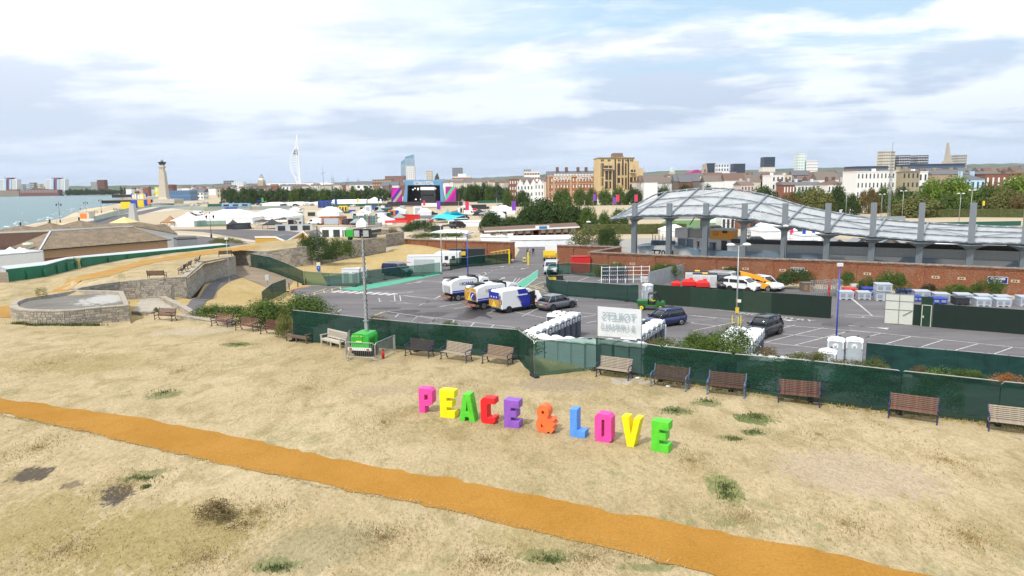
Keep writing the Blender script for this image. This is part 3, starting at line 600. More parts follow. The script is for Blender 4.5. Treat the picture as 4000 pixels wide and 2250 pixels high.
# ================================================================ letters
PL={}
def plastic(key,c): return mat('letter_'+key,c,.5,var=.07,scale=7,spec=.35,var2=.13,sc2=2.2,bump=.05)
LS={
'P':[[(0,0),(.36,0),(.36,.36),(.62,.36),(.8,.5),(.8,1.06),(.66,1.2),(0,1.2)],[(.34,.64),(.34,.9),(.54,.9),(.54,.64)]],
'E':[[(0,0),(.78,0),(.78,.32),(.36,.32),(.36,.47),(.66,.47),(.66,.74),(.36,.74),(.36,.88),(.78,.88),(.78,1.2),(0,1.2)]],
'A':[[(0,0),(.28,0),(.32,.2),(.5,.2),(.54,0),(.84,0),(.6,1.2),(.24,1.2)],[(.36,.45),(.42,.82),(.48,.45)]],
'C':[[(.14,0),(.66,0),(.8,.14),(.8,.34),(.56,.34),(.46,.26),(.36,.32),(.36,.88),(.46,.94),(.8,.94),(.8,1.06),(.78,1.2),(.14,1.2),(0,1.06),(0,.14)]],
'L':[[(0,0),(.76,0),(.76,.32),(.36,.32),(.36,1.2),(0,1.2)]],
'O':[[(.14,0),(.7,0),(.84,.12),(.84,1.06),(.7,1.2),(.14,1.2),(0,1.06),(0,.12)],[(.35,.22),(.35,.96),(.49,.96),(.49,.22)]],
'V':[[(.28,0),(.58,0),(.9,1.2),(.6,1.2),(.45,.5),(.33,1.2),(0,1.2)]]}
amp=[]
for k in range(-8,24):
    a=-PI*.5+ (k+8)/31*2*PI*.80+.55
    amp.append((.36+.30*math.cos(a),.88+.30*math.sin(a)))
amp=[(.56,.66)]+[(.36+.31*math.cos(a),.88+.31*math.sin(a)) for a in [R(x) for x in range(-40,226,19)]]+[(.10,.62)]
amp+=[(.34+.34*math.cos(a),.34+.34*math.sin(a)) for a in [R(x) for x in range(150,300,19)]]+[(.54,.03),(.66,.1),(.76,0),(.92,.2),(.84,.3),(.98,.42),(.86,.52),(.94,.60),(.80,.68),(.68,.60),(.60,.62)]
LS['&']=[amp,[(.36+.075*math.cos(R(x)),.87+.08*math.sin(R(x))) for x in range(0,360,30)],[(.26,.42),(.42,.24),(.27,.24)]]
lets=[('P',1637,1611,1515,17,(.78,.07,.36),'pink letter P, first of the row','pink'),('E',1719,1629,1522,18,(.92,.74,.01),'bright yellow letter E between the pink P and green A','yellow'),('A',1794,1643,1536,20,(.10,.58,.035),'bright green letter A between yellow E and red C','green'),
 ('C',1878,1653,1551,21,(.78,.02,.025),'red letter C in the word PEACE','red'),('E',1969,1668,1560,22,(.27,.10,.50),'purple letter E at the end of the word PEACE','purple'),('&',2093,1687,1577,24,(.90,.17,.05),'orange ampersand between the two words','orange'),
 ('L',2226,1705,1596,25,(.10,.30,.78),'blue letter L starting the word LOVE','blue'),('O',2322,1722,1612,27,(.78,.07,.36),'pink letter O with a narrow slot','pink'),('V',2426,1740,1624,29,(.92,.74,.01),'yellow letter V between pink O and green E','yellow'),('E',2543,1759,1640,31,(.10,.58,.035),'bright green letter E, last of the row','green')]
for ch,px,py,pt,th,c,lab,cn in lets:
    p=M(px,py); H=ZT(p,pt)-p.z; s=H/1.2
    mb=MB(); mb.ext([[(x*s*.86,z*s) for x,z in l] for l in LS[ch]],0,.44)
    o=mb.obj('letter_block',plastic(cn,c),loc=(p.x,p.y,p.z-.015),rz=-R(th),bevel=.012); tag(o,lab,'letter','big coloured letters spelling PEACE & LOVE')
# ================================================================ benches
def slatmat(key,c,v=.3): return mat(key,c,.75,var=v,scale=14)
S_BR=slatmat('brown_slats',(.065,.035,.026)); S_RED=slatmat('reddish_slats',(.10,.036,.027),.35); S_PALE=slatmat('weathered_pale_slats',(.34,.28,.215),.25); S_BLK=slatmat('dark_slats',(.045,.032,.034)); S_PEEL=slatmat('peeling_slats',(.13,.06,.045),.75); S_GREY=slatmat('silver_grey_wood',(.50,.45,.38),.15); S_DKW=slatmat('dark_old_wood',(.15,.105,.075),.3)
I_BLK=mat('dark_iron',(.022,.024,.035),.5); I_BLU=mat('blue_iron',(.10,.16,.28),.5); I_NAVY=mat('navy_iron',(.03,.035,.10),.5)
def slat_bench(loc,rz,L,sm,im,label,group='slatted benches along the fence',plaque=False):
    t=thing('park_bench',label,'bench',loc,rz,group)
    sl_=cm(('slat',round(L,2),sm.name),lambda:MB().box(-L/2,L/2,-.026,.026,-.014,.014).mesh('slat',sm))
    for k in range(6): ob('seat_slat',sl_,t,(0,-.27+k*.075,.43+(.012 if k in(0,5) else 0)))
    for k in range(7):
        a=k*.072; ob('back_slat',sl_,t,(0,.16+a*.28,.50+a),(R(74),0,0))
    def side():
        g=MB()
        g.path([(0,-.30,0),(0,-.26,.2),(0,-.30,.40)],.028,6); g.path([(0,.26,0),(0,.16,.22),(0,.14,.42),(0,.31,1.0)],.028,6); g.tube((0,-.30,.40),(0,.15,.40),.028)
        g.path([(0,.21,.68),(0,-.05,.69),(0,-.26,.66),(0,-.34,.58),(0,-.30,.50),(0,-.24,.42)],.026,6); g.tube((0,-.36,.02),(0,-.22,.02),.03); g.tube((0,.2,.02),(0,.32,.02),.03); g.tube((0,-.28,.15),(0,.2,.17),.014,n=4)
        return g.mesh('side_frame',im)
    sf=cm(('bside',im.name),side)
    for x in (-L/2+.02,L/2-.02): ob('side_frame',sf,t,(x,0,0))
    if plaque: MB().cb(0,.295,.93,.24,.012,.07).obj('plaque',mat('brass_dull',(.35,.3,.2),.4,.5),t)
    return t
def wood_bench(loc,rz,L,wm,label,group='traditional wooden benches with upright slats'):
    t=thing('wooden_bench',label,'bench',loc,rz,group)
    lg=cm(('wl',wm.name),lambda:MB().box(-.04,.04,-.04,.04,0,.62).mesh('leg',wm)); bl=cm(('wb',wm.name),lambda:MB().box(-.04,.04,-.035,.035,0,.98).mesh('leg',wm))
    for x in (-L/2,L/2): ob('leg',lg,t,(x,-.25,0)); ob('leg',bl,t,(x,.22,0),(R(-5),0,0)); MB().box(x-.045,x+.045,-.33,.22,.62,.66).obj('armrest',wm,t)
    ob('leg',cm(('ws',wm.name),lambda:MB().box(-.04,.04,-.04,.04,0,.38).mesh('leg',wm)),t,(0,-.25,0))
    for y in (-.26,-.15,-.04,.07): MB().box(-L/2+.04,L/2-.04,y-.045,y+.045,.40,.425).obj('seat_slat',wm,t)
    MB().box(-L/2,L/2,-.29,-.26,.31,.39).obj('apron',wm,t)
    for z,y in ((.50,.20),(.93,.29)): MB().box(-L/2+.04,L/2-.04,y-.02,y+.02,z-.045,z+.045).obj('back_rail',wm,t)
    us=cm(('us',wm.name),lambda:MB().box(-.03,.03,-.01,.01,0,.38).mesh('upright_slat',wm))
    nn=int(L/.12)
    for k in range(nn): ob('upright_slat',us,t,(-L/2+.12+k*(L-.24)/(nn-1),.215,.53),(R(-10),0,0))
    return t
BN=[(604,1250,672,1256,S_RED,I_BLK,'weathered red-brown bench beside the round stone wall',0),(822,1274,893,1280,S_PEEL,I_NAVY,'worn purplish bench with dark blue ends, second from the left',0),
 (920,1290,990,1298,S_PEEL,I_BLK,'worn brown bench in front of the low bushes, third from the left',0),(1018,1304,1088,1311,S_RED,I_BLK,'plain reddish bench hugging the big bush',0),
 (1583,1390,1676,1400,S_BLK,I_NAVY,'near-black bench right of the caged lighting tower',1),(1722,1407,1822,1418,S_PALE,I_NAVY,'pale weathered bench, left one of the two pale ones',1),(1884,1420,1985,1432,slatmat('tan_slats',(.26,.18,.13),.2),I_NAVY,'tan slatted bench, right of the pale one',1),
 (2328,1471,2456,1488,S_PALE,I_NAVY,'pale grey bench below the toilets banner',1),(2541,1509,2680,1530,S_BR,I_BLU,'brown bench with light blue ends, left of its twin',1),(2760,1540,2908,1557,slatmat('mid_brown_slats',(.085,.044,.033),.3),I_BLU,'brown bench with light blue ends, right of its twin',0),
 (3038,1572,3203,1592,S_PEEL,I_NAVY,'bench with flaking red-brown paint and navy ends',0),(3468,1632,3662,1660,slatmat('pink_brown_slats',(.17,.085,.06),.35),I_NAVY,'long faded red-brown bench near the right edge',0),(3859,1684,4080,1712,S_PALE,I_NAVY,'pale bench cut off by the right edge of the photo',0)]
for x0,y0,x1,y1,sm,im,lab,pq in BN:
    a,b=M(x0,y0),M(x1,y1); d=b-a; c=(a+b)/2; L=min(2.0,max(1.65,d.length)); rz=math.atan2(d.y,d.x); nn=Vector((-d.y,d.x,0)).normalized()
    c=c+nn*.28; slat_bench((c.x,c.y,h1(c.x,c.y)),rz,L,sm,im,lab,plaque=pq)
for x0,y0,x1,y1,wm,lab in ((1112,1330,1206,1343,S_DKW,'dark brown wooden bench with upright back slats'),(1240,1346,1348,1364,S_GREY,'silver-grey wooden bench with upright back slats')):
    a,b=M(x0,y0),M(x1,y1); d=b-a; c=(a+b)/2; nn=Vector((-d.y,d.x,0)).normalized()*.25; c=c+nn; wood_bench((c.x,c.y,h1(c.x,c.y)),math.atan2(d.y,d.x),min(2.1,d.length),wm,lab)
# benches on the upper lawn, seen from behind or end on
for x0,y0,x1,y1,sm,im,lab in ((651,1090,576,1093,S_RED,I_BLK,'brown bench seen from behind on top of the stone wall'),(733,1056,693,1078,S_BLK,I_NAVY,'blue bench seen end-on beside the wall corner'),(748,1044,722,1056,S_DKW,I_BLK,'dark bench just behind the blue one'),(786,1020,760,1040,S_RED,I_BLK,'brown armed bench furthest up the sloping wall'),(906,1003,856,1005,S_BLK,I_BLK,'low dark bench at the end of the stone wall')):
    a,b=M(x0,y0),M(x1,y1); d=b-a; c=(a+b)/2; slat_bench((c.x,c.y,h1(c.x,c.y)),math.atan2(d.y,d.x),1.8,sm,im,lab,'benches on the upper lawn')
# ================================================================ stone walls
STC=[(.36,.32,.265),(.30,.27,.23),(.42,.375,.31),(.25,.225,.195),(.38,.325,.25)]
STM=[mat('ashlar_stone_%d'%i,c,.9,var=.25,scale=3,bump=.4) for i,c in enumerate(STC)]
MORT=mat('mortar',(.30,.275,.235),.95,var=.2)
COPE=mat('coping_stone',(.35,.31,.25),.9,var=.2,scale=2,bump=.3)
def stone_mesh(k):
    r=random.Random(k); mb=MB(); j=lambda a:a+r.uniform(-.045,.045)
    f=[(j(-.5),-.5,j(-.5)),(j(.5),-.5,j(-.5)),(j(.5),-.5,j(.5)),(j(-.5),-.5,j(.5))]; q=[(x*.9,-.5-r.uniform(.1,.25),z*.86) for x,_,z in f]; b=[(x,.5,z) for x,_,z in f]
    mb.add(b+f+q,[(0,1,5,4),(1,2,6,5),(2,3,7,6),(3,0,4,7),(4,5,9,8),(5,6,10,9),(6,7,11,10),(7,4,8,11),(8,9,10,11)]); return mb.mesh('stone',STM[k%5])
def stone_wall(label,base,top,th=.45,sh=.22,sl=.42,name='stone_wall',cat='wall',n_ind=300,core=True,group=None,cope=True,rnd=random.Random(3),flip=False):
    """base/top: lists of world points along the wall, left to right as seen; face looks towards the right-hand normal"""
    o=Vector(base[0]); t=thing(name,label,cat,o,0,group); N=len(base); B=[Vector(p)-o for p in base]; T=[Vector((b.x,b.y,tz-o.z)) for b,tz in zip(B,top)]
    nr=[]
    for i in range(N):
        d=(B[min(i+1,N-1)]-B[max(i-1,0)]); n=Vector((-d.y,d.x,0)).normalized()*(-1 if flip else 1); nr.append(n)
    mb=MB(); mb.loft([[tuple(b-Vector((0,0,.3))),tuple(tt),tuple(tt+n*th),tuple(b+n*th-Vector((0,0,.3)))] for b,tt,n in zip(B,T,nr)]); mb.obj('core',MORT,t)
    if cope:
        cp=MB()
        for i in range(N-1):
            a,b=T[i],T[i+1]; L=(b-a).length; k=max(1,int(L/.9))
            for j in range(k):
                p=a.lerp(b,(j+.02)/k);q=a.lerp(b,(j+.98)/k);n=nr[i]; w0=-.06;w1=th+.06; h=.09+rnd.uniform(-.01,.02)
                cp.add([p+n*w0,q+n*w0,q+n*w1,p+n*w1,p+n*w0+Vector((0,0,h)),q+n*w0+Vector((0,0,h)),q+n*w1+Vector((0,0,h)),p+n*w1+Vector((0,0,h))],[(0,3,2,1),(4,5,6,7),(0,1,5,4),(1,2,6,5),(2,3,7,6),(3,0,4,7)])
        oc=cp.obj('coping',COPE,t); oc['kind']='stuff'
    ms=[cm(('stone',k),lambda k=k:stone_mesh(k)) for k in range(10)]; rest=[MB() for _ in range(3)]; cand=[]
    for i in range(N-1):
        a,b=B[i],B[i+1]; L=(Vector((b.x-a.x,b.y-a.y,0))).length
        if L<.05: continue
        d=Vector((b.x-a.x,b.y-a.y,0)).normalized(); rz=math.atan2(d.y,d.x)
        zmin=min(a.z,b.z); zmax=max(T[i].z,T[i+1].z); row=0; z=zmin
        while z<zmax-.05:
            hh=sh*rnd.uniform(.85,1.15); x=-rnd.uniform(0,sl*.6)
            while x<L:
                w_=sl*rnd.uniform(.65,1.35); xa=max(x,0);xb=min(x+w_,L); x+=w_
                if xb-xa<.1: continue
                u=(xa+xb)/2/L; zb=a.z+(b.z-a.z)*u; zt=T[i].z+(T[i+1].z-T[i].z)*u
                z0=max(z,zb-.15); z1=min(z+hh,zt)
                if z1-z0<.06: continue
                c=a+d*((xa+xb)/2); cand.append((Vector((c.x,c.y,(z0+z1)/2)),rz,xb-xa-.025,z1-z0-.022,rnd.randrange(10)))
            z+=hh
    cand.sort(key=lambda c:(c[0]+o).length)
    for k,(c,rz,w_,h_,vi) in enumerate(cand):
        if flip: rz+=0
        if k<n_ind: ob('stone',ms[vi],t,tuple(c),rz,(w_,.07,h_))
        else:
            M_=Matrix.Translation(c)@Matrix.Rotation(rz,4,'Z'); me=ms[vi]; rest[vi%3].add([M_@Vector((v.co.x*w_,v.co.y*.07,v.co.z*h_)) for v in me.vertices],[tuple(p.vertices) for p in me.polygons])
    for i,r in enumerate(rest):
        if r.v: r.obj('small_stones',STM[(i*2)%5],t)['kind']='stuff'
    return t
def lerp_pts(P,n):
    out=[];
    for a,b in zip(P[:-1],P[1:]):
        for k in range(n): out.append(a.lerp(b,k/n))
    return out+[P[-1]]
# round battery
bo=[(38,1193),(43,1203),(72,1211),(144,1216),(251,1215),(330,1208),(395,1202),(504,1193)]
bw_=[G(px,py,4.35) for px,py in bo]; base=[Vector((p.x,p.y,3.25)) for p in bw_]; base[0].z=base[1].z=3.5; base[-1].z=3.05
stone_wall('low curved stone wall of the round gun platform, face with pale squared blocks',base,[4.3]*8,.5,.2,.42,group=None)
rt=[G(px,py,4.35) for px,py in ((504,1193),(481,1139),(400,1137),(298,1135),(201,1151),(150,1158),(90,1167),(50,1181),(38,1193))]
ctr=sum((Vector(p) for p in bw_+rt),Vector())/len(bw_+rt)
ring=MB(); full=[bw_[-1]]+rt[1:]
rg=[]
for p in full:
    n=(ctr-p); n.z=0; n.normalize(); rg.append([(p.x,p.y,2.7),(p.x,p.y,4.42),(p.x+n.x*.5,p.y+n.y*.5,4.42),(p.x+n.x*.5,p.y+n.y*.5,2.7)])
ring.loft(rg); t=ring.obj('parapet_wall',COPE); tag(t,'pale coped rim closing the back of the round gun platform','wall')
sp=[p for p in bw_+rt[1:-1]]; sl_poly=[(p+(ctr-p).normalized()*.42)[:2] for p in sp]
def conc_fn(nt,b):
    p=pos(nt); c=mix(nt,smap(nt,noi(nt,p,.6,5,.65),.35,.65),(.14,.13,.118),(.205,.195,.175)); g=G(450,1165,4.1)
    m=nd(nt,'ShaderNodeMapping',vector_type='TEXTURE'); lk(nt,p,m.inputs[0]); m.inputs['Location'].default_value=(g.x,g.y,0); m.inputs['Scale'].default_value=(2.4,4.2,100)
    ln=nd(nt,'ShaderNodeVectorMath',operation='LENGTH'); lk(nt,m.outputs[0],ln.inputs[0]); d=mth(nt,'ADD',ln.outputs['Value'],mth(nt,'MULTIPLY',mth(nt,'SUBTRACT',noi(nt,p,1.6,5,.7),.5),2.0))
    c=mix(nt,smap(nt,d,1.05,.8),c,(.40,.39,.37)); return mix(nt,mth(nt,'MULTIPLY',smap(nt,noi(nt,p,2.3,4,.7),.58,.66),.5),c,(.16,.145,.12))
t=sheet('platform_slab',sl_poly,lambda x,y:4.02+.22*max(0,1-((x-ctr.x)**2+(y-ctr.y)**2)/60),nmat('stained_concrete',conc_fn,.9,.2),1.0); tag(t,kind='structure')
# tall walls round the yard
def pts(L,z): return [G(px,py,z) for px,py in L]
w1=[G(301,1134,4.35),G(323,1127,4.38),G(395,1115,4.42),G(467,1104,4.48),G(547,1098,4.5)]
base=[Vector((p.x,p.y,2.6)) for p in w1]
stone_wall('dark weathered stone wall curving behind the gun platform',base,[4.4,4.42,4.47,4.5,4.55],.5,.22,.45)
w2=[G(547,1098,4.5),G(640,1091,4.55),G(727,1084,4.6)]; base=[Vector((p.x,p.y,2.45)) for p in w2]
stone_wall('stone wall between platform and corner, bench standing on top',base,[4.55,4.6,4.62],.5,.22,.45,n_ind=250)
w2=[G(727,1084,4.6),G(793,1026,4.35),G(861,1012,4.1),G(919,1004,3.85)]; base=[Vector((p.x,p.y,z)) for p,z in zip(w2,(2.4,1.9,1.5,1.1))]
stone_wall('long stone wall with benches on top beside the dark path',base,[4.62,4.4,4.12,3.9],.5,.24,.5)
ROUGH=dict(cope=False)
for L,z,h,lab in ((((514,1219),(560,1222),(592,1222)),3.0,.45,'low rubble wall left of the first bench'),(((690,1234),(750,1243),(815,1254),(905,1269)),3.15,.5,'long low rubble wall behind the second and third bench'),(((625,1160),(660,1178),(703,1197),(748,1226)),2.95,.75,'low stone wall sloping down beside the dark path'),(((552,1125),(600,1124),(645,1124)),3.3,.9,'short rubble wall at the back of the sunken yard')):
    W=[G(px,py,z) for px,py in L]; base=[Vector((p.x,p.y,z-h-.1)) for p in W]; stone_wall(lab,base,[z]*len(W),.4,.2,.38,n_ind=150,group='low rubble walls round the sunken yard')
W=[G(625,1157,3.0),G(668,1124,3.9)]; stone_wall('short leaning stone wall in the middle of the sunken yard',[Vector((p.x,p.y,2.3)) for p in W],[2.95,3.9],.4,.2,.38,n_ind=120)
# far walls W3 W4 W5
def wallpx(label,tp,zb,**k):
    W=[];T=[]
    for px,pyb,pyt,zb_ in tp: g=G(px,pyb,zb_); W.append(g); T.append(ZT(g,pyt))
    return stone_wall(label,W,T,**k)
wallpx('low stone wall at the head of the ramp',[(850,985,975,3.2),(890,1002,980,2.4)],0,n_ind=40)
wallpx('long brown stone wall behind the ramp screens',[(890,1022,977,1.6),(980,1036,981,1.2),(1044,1046,984,1.0),(1140,1042,971,1.0),(1232,1034,960,1.0)],0,sh=.27,sl=.55)
wallpx('stone wall below the dark round bush',[(1232,1036,1000,1.0),(1300,1021,990,1.0),(1366,1010,975,1.0)],0,n_ind=120,sh=.27,sl=.55)
wallpx('tall stone wall behind the lighting mast head',[(1355,1012,943,1.0),(1430,998,936,1.0),(1508,984,930,1.0)],0,n_ind=200,sh=.28,sl=.55)
wallpx('square-ended stone wall where the brick wall begins',[(1508,960,917,1.2),(1579,951,907,1.2)],0,n_ind=100,sh=.28,sl=.55)
wallpx('thin stone wall running back from the square corner',[(1400,930,905,3.0),(1480,917,897,3.0),(1579,925,907,2.2)],0,n_ind=0,sh=.28,sl=.6)
# ---------------------------------------------------------------- brick walls
def brick_fn(c1,c2,dirt):
    def f(nt,b):
        o=obc(nt); s=nd(nt,'ShaderNodeSeparateXYZ'); lk(nt,o,s.inputs[0]); c=nd(nt,'ShaderNodeCombineXYZ'); lk(nt,s.outputs[0],c.inputs[0]); lk(nt,s.outputs[2],c.inputs[1])
        bt=nd(nt,'ShaderNodeTexBrick'); lk(nt,c.outputs[0],bt.inputs[0]); bt.inputs['Color1'].default_value=(*c1,1); bt.inputs['Color2'].default_value=(*c2,1); bt.inputs['Mortar'].default_value=(.24,.17,.12,1)
        for k,v in (('Scale',1),('Mortar Size',.009),('Brick Width',.225),('Row Height',.075),('Bias',0)): bt.inputs[k].default_value=v
        r=bt.outputs[0]; r=mix(nt,mth(nt,'MULTIPLY',smap(nt,noi(nt,o,9,2,.5),.5,.62),.55),r,(.13,.05,.035)); r=mix(nt,mth(nt,'MULTIPLY',smap(nt,noi(nt,o,7.3,2,.5),.56,.64),.6),r,(.42,.24,.13))
        return mix(nt,mth(nt,'MULTIPLY',smap(nt,noi(nt,o,.5,5,.7,.5),.5,.68),dirt),r,(.36,.28,.21))
    return f
BRK=nmat('old_red_brick',brick_fn((.25,.07,.028),(.19,.05,.022),.25),.9,.1)
CAP=mat('lichen_coping',(.20,.155,.13),.95,var=.5,scale=2.5,bump=.5)
SLOT=mat('slot_dark',(.015,.013,.012),.9); SST=mat('pale_slot_stone',(.48,.38,.28),.9)
def brick_wall(label,P,H,slots=True,group='red brick car park walls',pier=7.5,th=.5):
    """P world base pts"""
    for i in range(len(P)-1):
        a,b=Vector(P[i]),Vector(P[i+1]); d=b-a; d.z=0; L=d.length; rz=math.atan2(d.y,d.x); ha=H[i]-a.z; hb=H[i+1]-a.z; lab=label[i] if isinstance(label,(list,tuple)) else label
        t=thing('brick_wall',lab,'wall',a,rz,group)
        MB().add([(0,0,-.3),(L,0,-.3),(L,th,-.3),(0,th,-.3),(0,0,ha),(L,0,hb),(L,th,hb),(0,th,ha)],[(0,3,2,1),(4,5,6,7),(0,1,5,4),(1,2,6,5),(2,3,7,6),(3,0,4,7)]).obj('masonry',BRK,t)
        n=max(1,int(L/.8)); cp=MB()
        for k in range(n):
            x0=L*k/n;x1=L*(k+1)/n-.02;h0=ha+(hb-ha)*k/n;h1_=ha+(hb-ha)*(k+1)/n; yo=-.16+.02*math.sin(k*2.3)
            cp.add([(x0,yo,h0-.02),(x1,yo,h1_-.02),(x1,th+.14,h1_-.02),(x0,th+.14,h0-.02),(x0,yo,h0+.1),(x1,yo,h1_+.1),(x1,th*.5,h1_+.2),(x0,th*.5,h0+.2),(x1,th+.14,h1_+.1),(x0,th+.14,h0+.1)],[(0,3,2,1),(0,1,5,4),(4,5,6,7),(7,6,8,9),(1,2,8,6,5),(3,0,4,7,9),(2,3,9,8)])
        cp.obj('coping',CAP,t)
        MB().add([(0,-.07,ha-.22),(L,-.07,hb-.22),(L,-.07,hb-.02),(0,-.07,ha-.02),(0,0.01,ha-.24),(L,0.01,hb-.24)],[(0,1,2,3),(4,5,1,0)]).obj('brick_course',BRK,t)
        k=0; x=pier*.35
        while x<L-.3:
            hh=ha+(hb-ha)*x/L; MB().box(-.35,.35,-.17,0,-.3,hh-.24).obj('pier',BRK,t,loc=(x,0,0)); x+=pier
        if slots:
            x=pier*.35+1.6; s=0
            while x<L-.6:
                q=thing  # opening: pale stones round a dark slot
                so_=cm('slotst',lambda:MB().box(-.42,.42,-.05,.02,-.02,.06).add([(-.42,-.05,.22),(.42,-.05,.22),(.42,.02,.22),(-.42,.02,.22),(-.42,-.05,.30),(.42,-.05,.30),(.42,.02,.30),(-.42,.02,.30)],[(0,3,2,1),(4,5,6,7),(0,1,5,4),(1,2,6,5),(2,3,7,6),(3,0,4,7)]).box(-.42,-.22,-.05,.02,.06,.22).box(.22,.42,-.05,.02,.06,.22).box(-.05,.05,-.03,.02,.06,.22).mesh('slot_surround',SST))
                r=ob('slot_surround',so_,t,(x,0,1.55)); ob('slot',cm('slotd',lambda:MB().box(-.22,.22,-.012,.01,.05,.23).mesh('slot',SLOT)),r); s+=1; x+=2.7 if s%2 else pier-2.7
def wp(px,pyt,H): 
    k=(ray(px,pyt)); g=G(px,pyt,H); return Vector((g.x,g.y,0))
a=G(1579,952,1.0);b=G(2003,1028,0); brick_wall('long low brick wall left of the car park entrance, dry bank in front',[a,b],[ZT(a,935),ZT(b,949)],False)
gl=[wp(2176,960,3.3),wp(2424,967,3.3)]; brick_wall('brick wall right of the entrance behind the yellow barrier',gl,[3.3,3.3],False)
gr=[wp(2424,967,3.3),wp(2306,987,3.1)]; brick_wall('short return of brick wall seen along its top',[gr[1],gr[0]],[3.1,3.3],False)
mw=[wp(2306,987,3.1),wp(2715,1004,3.1),wp(3250,1021,3.1),wp(3800,1044,3.1),wp(4230,1062,3.1)]
MWL=['brick wall stretch behind the red skip and stacked barriers','brick wall stretch behind the white vans with a dark coaches sign','brick wall stretch behind the wire cages and grey crates','brick wall stretch with the blue coaches sign at far right']
brick_wall(MWL,mw,[3.1]*5)
def along(px):
    """point on the main wall face at column px"""
    for a,b in zip(mw[:-1],mw[1:]):
        if PX((a.x,a.y,1))[0]<=px<=PX((b.x,b.y,1))[0]:
            lo_,hi_=0,1
            for _ in range(30):
                m=(lo_+hi_)/2; p=a.lerp(b,m)
                if PX((p.x,p.y,1))[0]<px: lo_=m
                else: hi_=m
            d=(b-a).normalized(); return p,d
NB=mat('sign_navy',(.012,.022,.16),.5); NB2=mat('sign_dark_navy',(.012,.014,.04),.5); WT=mat('white_lettering',(.8,.8,.8),.5)
for px,pt,pb,wd,m_,lab in ((3115,1044,1064,45,NB2,'near-black coaches only sign above the rounded bush'),(3895,1080,1106,60,NB,'bright blue coaches only sign on the brick wall at right')):
    p,d=along(px); q=Vector((-d.y,d.x,0))*-1; zt,zb=ZT(p,pt),ZT(p,pb); W_=wd/F*p.y*1.1; rz=math.atan2(d.y,d.x)
    t=thing('car_park_sign',lab,'sign',p+q*.2,rz,'coaches only signs'); MB().box(-W_/2,W_/2,-.03,.03,zb,zt).obj('sign_plate',m_,t); h=zt-zb
    f=MB(); 
    for e in (zb+.02,zt-.02): f.box(-W_/2,W_/2,-.045,-.031,e-.02,e+.02)
    for e in (-W_/2+.02,W_/2-.02): f.box(e-.02,e+.02,-.045,-.031,zb,zt)
    f.obj('white_border',WT,t)
    text('COACHES',h*.40,WT,t,(0,-.05,zb+h*.68),(R(90),0,0),bold=.008); text('ONLY',h*.40,WT,t,(0,-.05,zb+h*.27),(R(90),0,0),bold=.008)
# ================================================================ curved canopy and landing craft
STL=mat('canopy_steel',(.235,.265,.295),.35,.35,var=.08); STLD=mat('column_steel',(.15,.18,.205),.45,.3,var=.1)
ROOF=nmat('canopy_membrane',lambda nt,b:mix(nt,mth(nt,'MULTIPLY',smap(nt,noi(nt,pos(nt),.7,6,.7,.6),.52,.68),.55),mix(nt,smap(nt,noi(nt,pos(nt),.25,4,.6),.3,.7),(.35,.37,.385),(.45,.465,.475)),(.22,.215,.20)),.45,.4)
LA=Vector((AT(2479,900,125).x,125,0)); LB=Vector((AT(3796,900,100).x,100,0)); LD=(LB-LA)/8; LN=Vector((-LD.y,LD.x,0)).normalized()
fpy=[843,840,839,852,877,906,923,938,947,951,953]
rpx=[(2607,750),(2730,737),(2861,739),(2998,763),(3140,806),(3294,836),(3458,858),(3626,871),(3816,882),(4010,889),(4200,893)]
cap_=thing('museum_canopy','long wave-shaped grey steel canopy on square columns behind the brick wall','canopy',LA)
Fp=[];Rp=[]
for i in range(11):
    c=LA+LD*i; z=ZT(c,fpy[i]); Fp.append(Vector((c.x,c.y,z)))
    px,py=rpx[i]; d=ray(px,py); o=Vector((0,0,CZ))
    # intersect the ray with the vertical plane parallel to the column line, 11.5 m behind it
    s=((LA+LN*11.5).dot(LN))/(d.dot(LN)); Rp.append(o+d*s)
tipL=AT(2384,856,129)
OFF=LA
f=lambda p:Vector(p)-OFF
Fa=[f(tipL)]+[f(p) for p in Fp]; Ra=[f(tipL+Vector((.2,.3,.1))),]+[f(p) for p in Rp]
mids=[f(AT(2510,786,134)),f(AT(2561,760,134.5))]
sk=MB(); rows=[]
for i in range(11):
    a,b=Fa[i],Fa[i+1]
for i in range(12):
    r=[Fa[i].lerp(Ra[i],v) for v in (0,.17,.34,.5,.67,.84,1)]
    rows.append([tuple(p-Vector((0,0,.18))) for p in r])
# extra end shape
rows[0]=[tuple(f(tipL)-Vector((0,0,.2))+Vector((0,.02*k,0))) for k in range(7)]
ins=[Fa[0].lerp(Fa[1],.5).lerp(mids[0],v)-Vector((0,0,.18)) for v in (0,.17,.34,.5,.67,.84,1)]
rows=[rows[0],[tuple(p) for p in ins]]+rows[1:]
sk.loft(rows,closed=False); sk.loft([[(x,y,z-.12) for x,y,z in r] for r in rows][::-1],closed=False)
sk.obj('roof_skin',ROOF,cap_)
def curve_pts(P,n=4):
    out=[]
    for i in range(len(P)-1):
        p0=P[max(i-1,0)];p1=P[i];p2=P[i+1];p3=P[min(i+2,len(P)-1)]
        for k in range(n):
            t=k/n; out.append(.5*((2*p1)+(-p0+p2)*t+(2*p0-5*p1+4*p2-p3)*t*t+(-p0+3*p1-3*p2+p3)*t**3))
    return out+[P[-1]]
MB().path(curve_pts(Fa),.15,8).obj('front_edge_tube',STL,cap_,True)
MB().path(curve_pts([Fa[0],mids[0],mids[1]]+Ra[1:]),.15,8).obj('rear_edge_tube',STL,cap_,True)
for v in (.34,.67): MB().path(curve_pts([(Fa[i].lerp(Ra[i],v) if i else Fa[0]) for i in range(12)][1:]),.10,6).obj('purlin',STL,cap_,True)
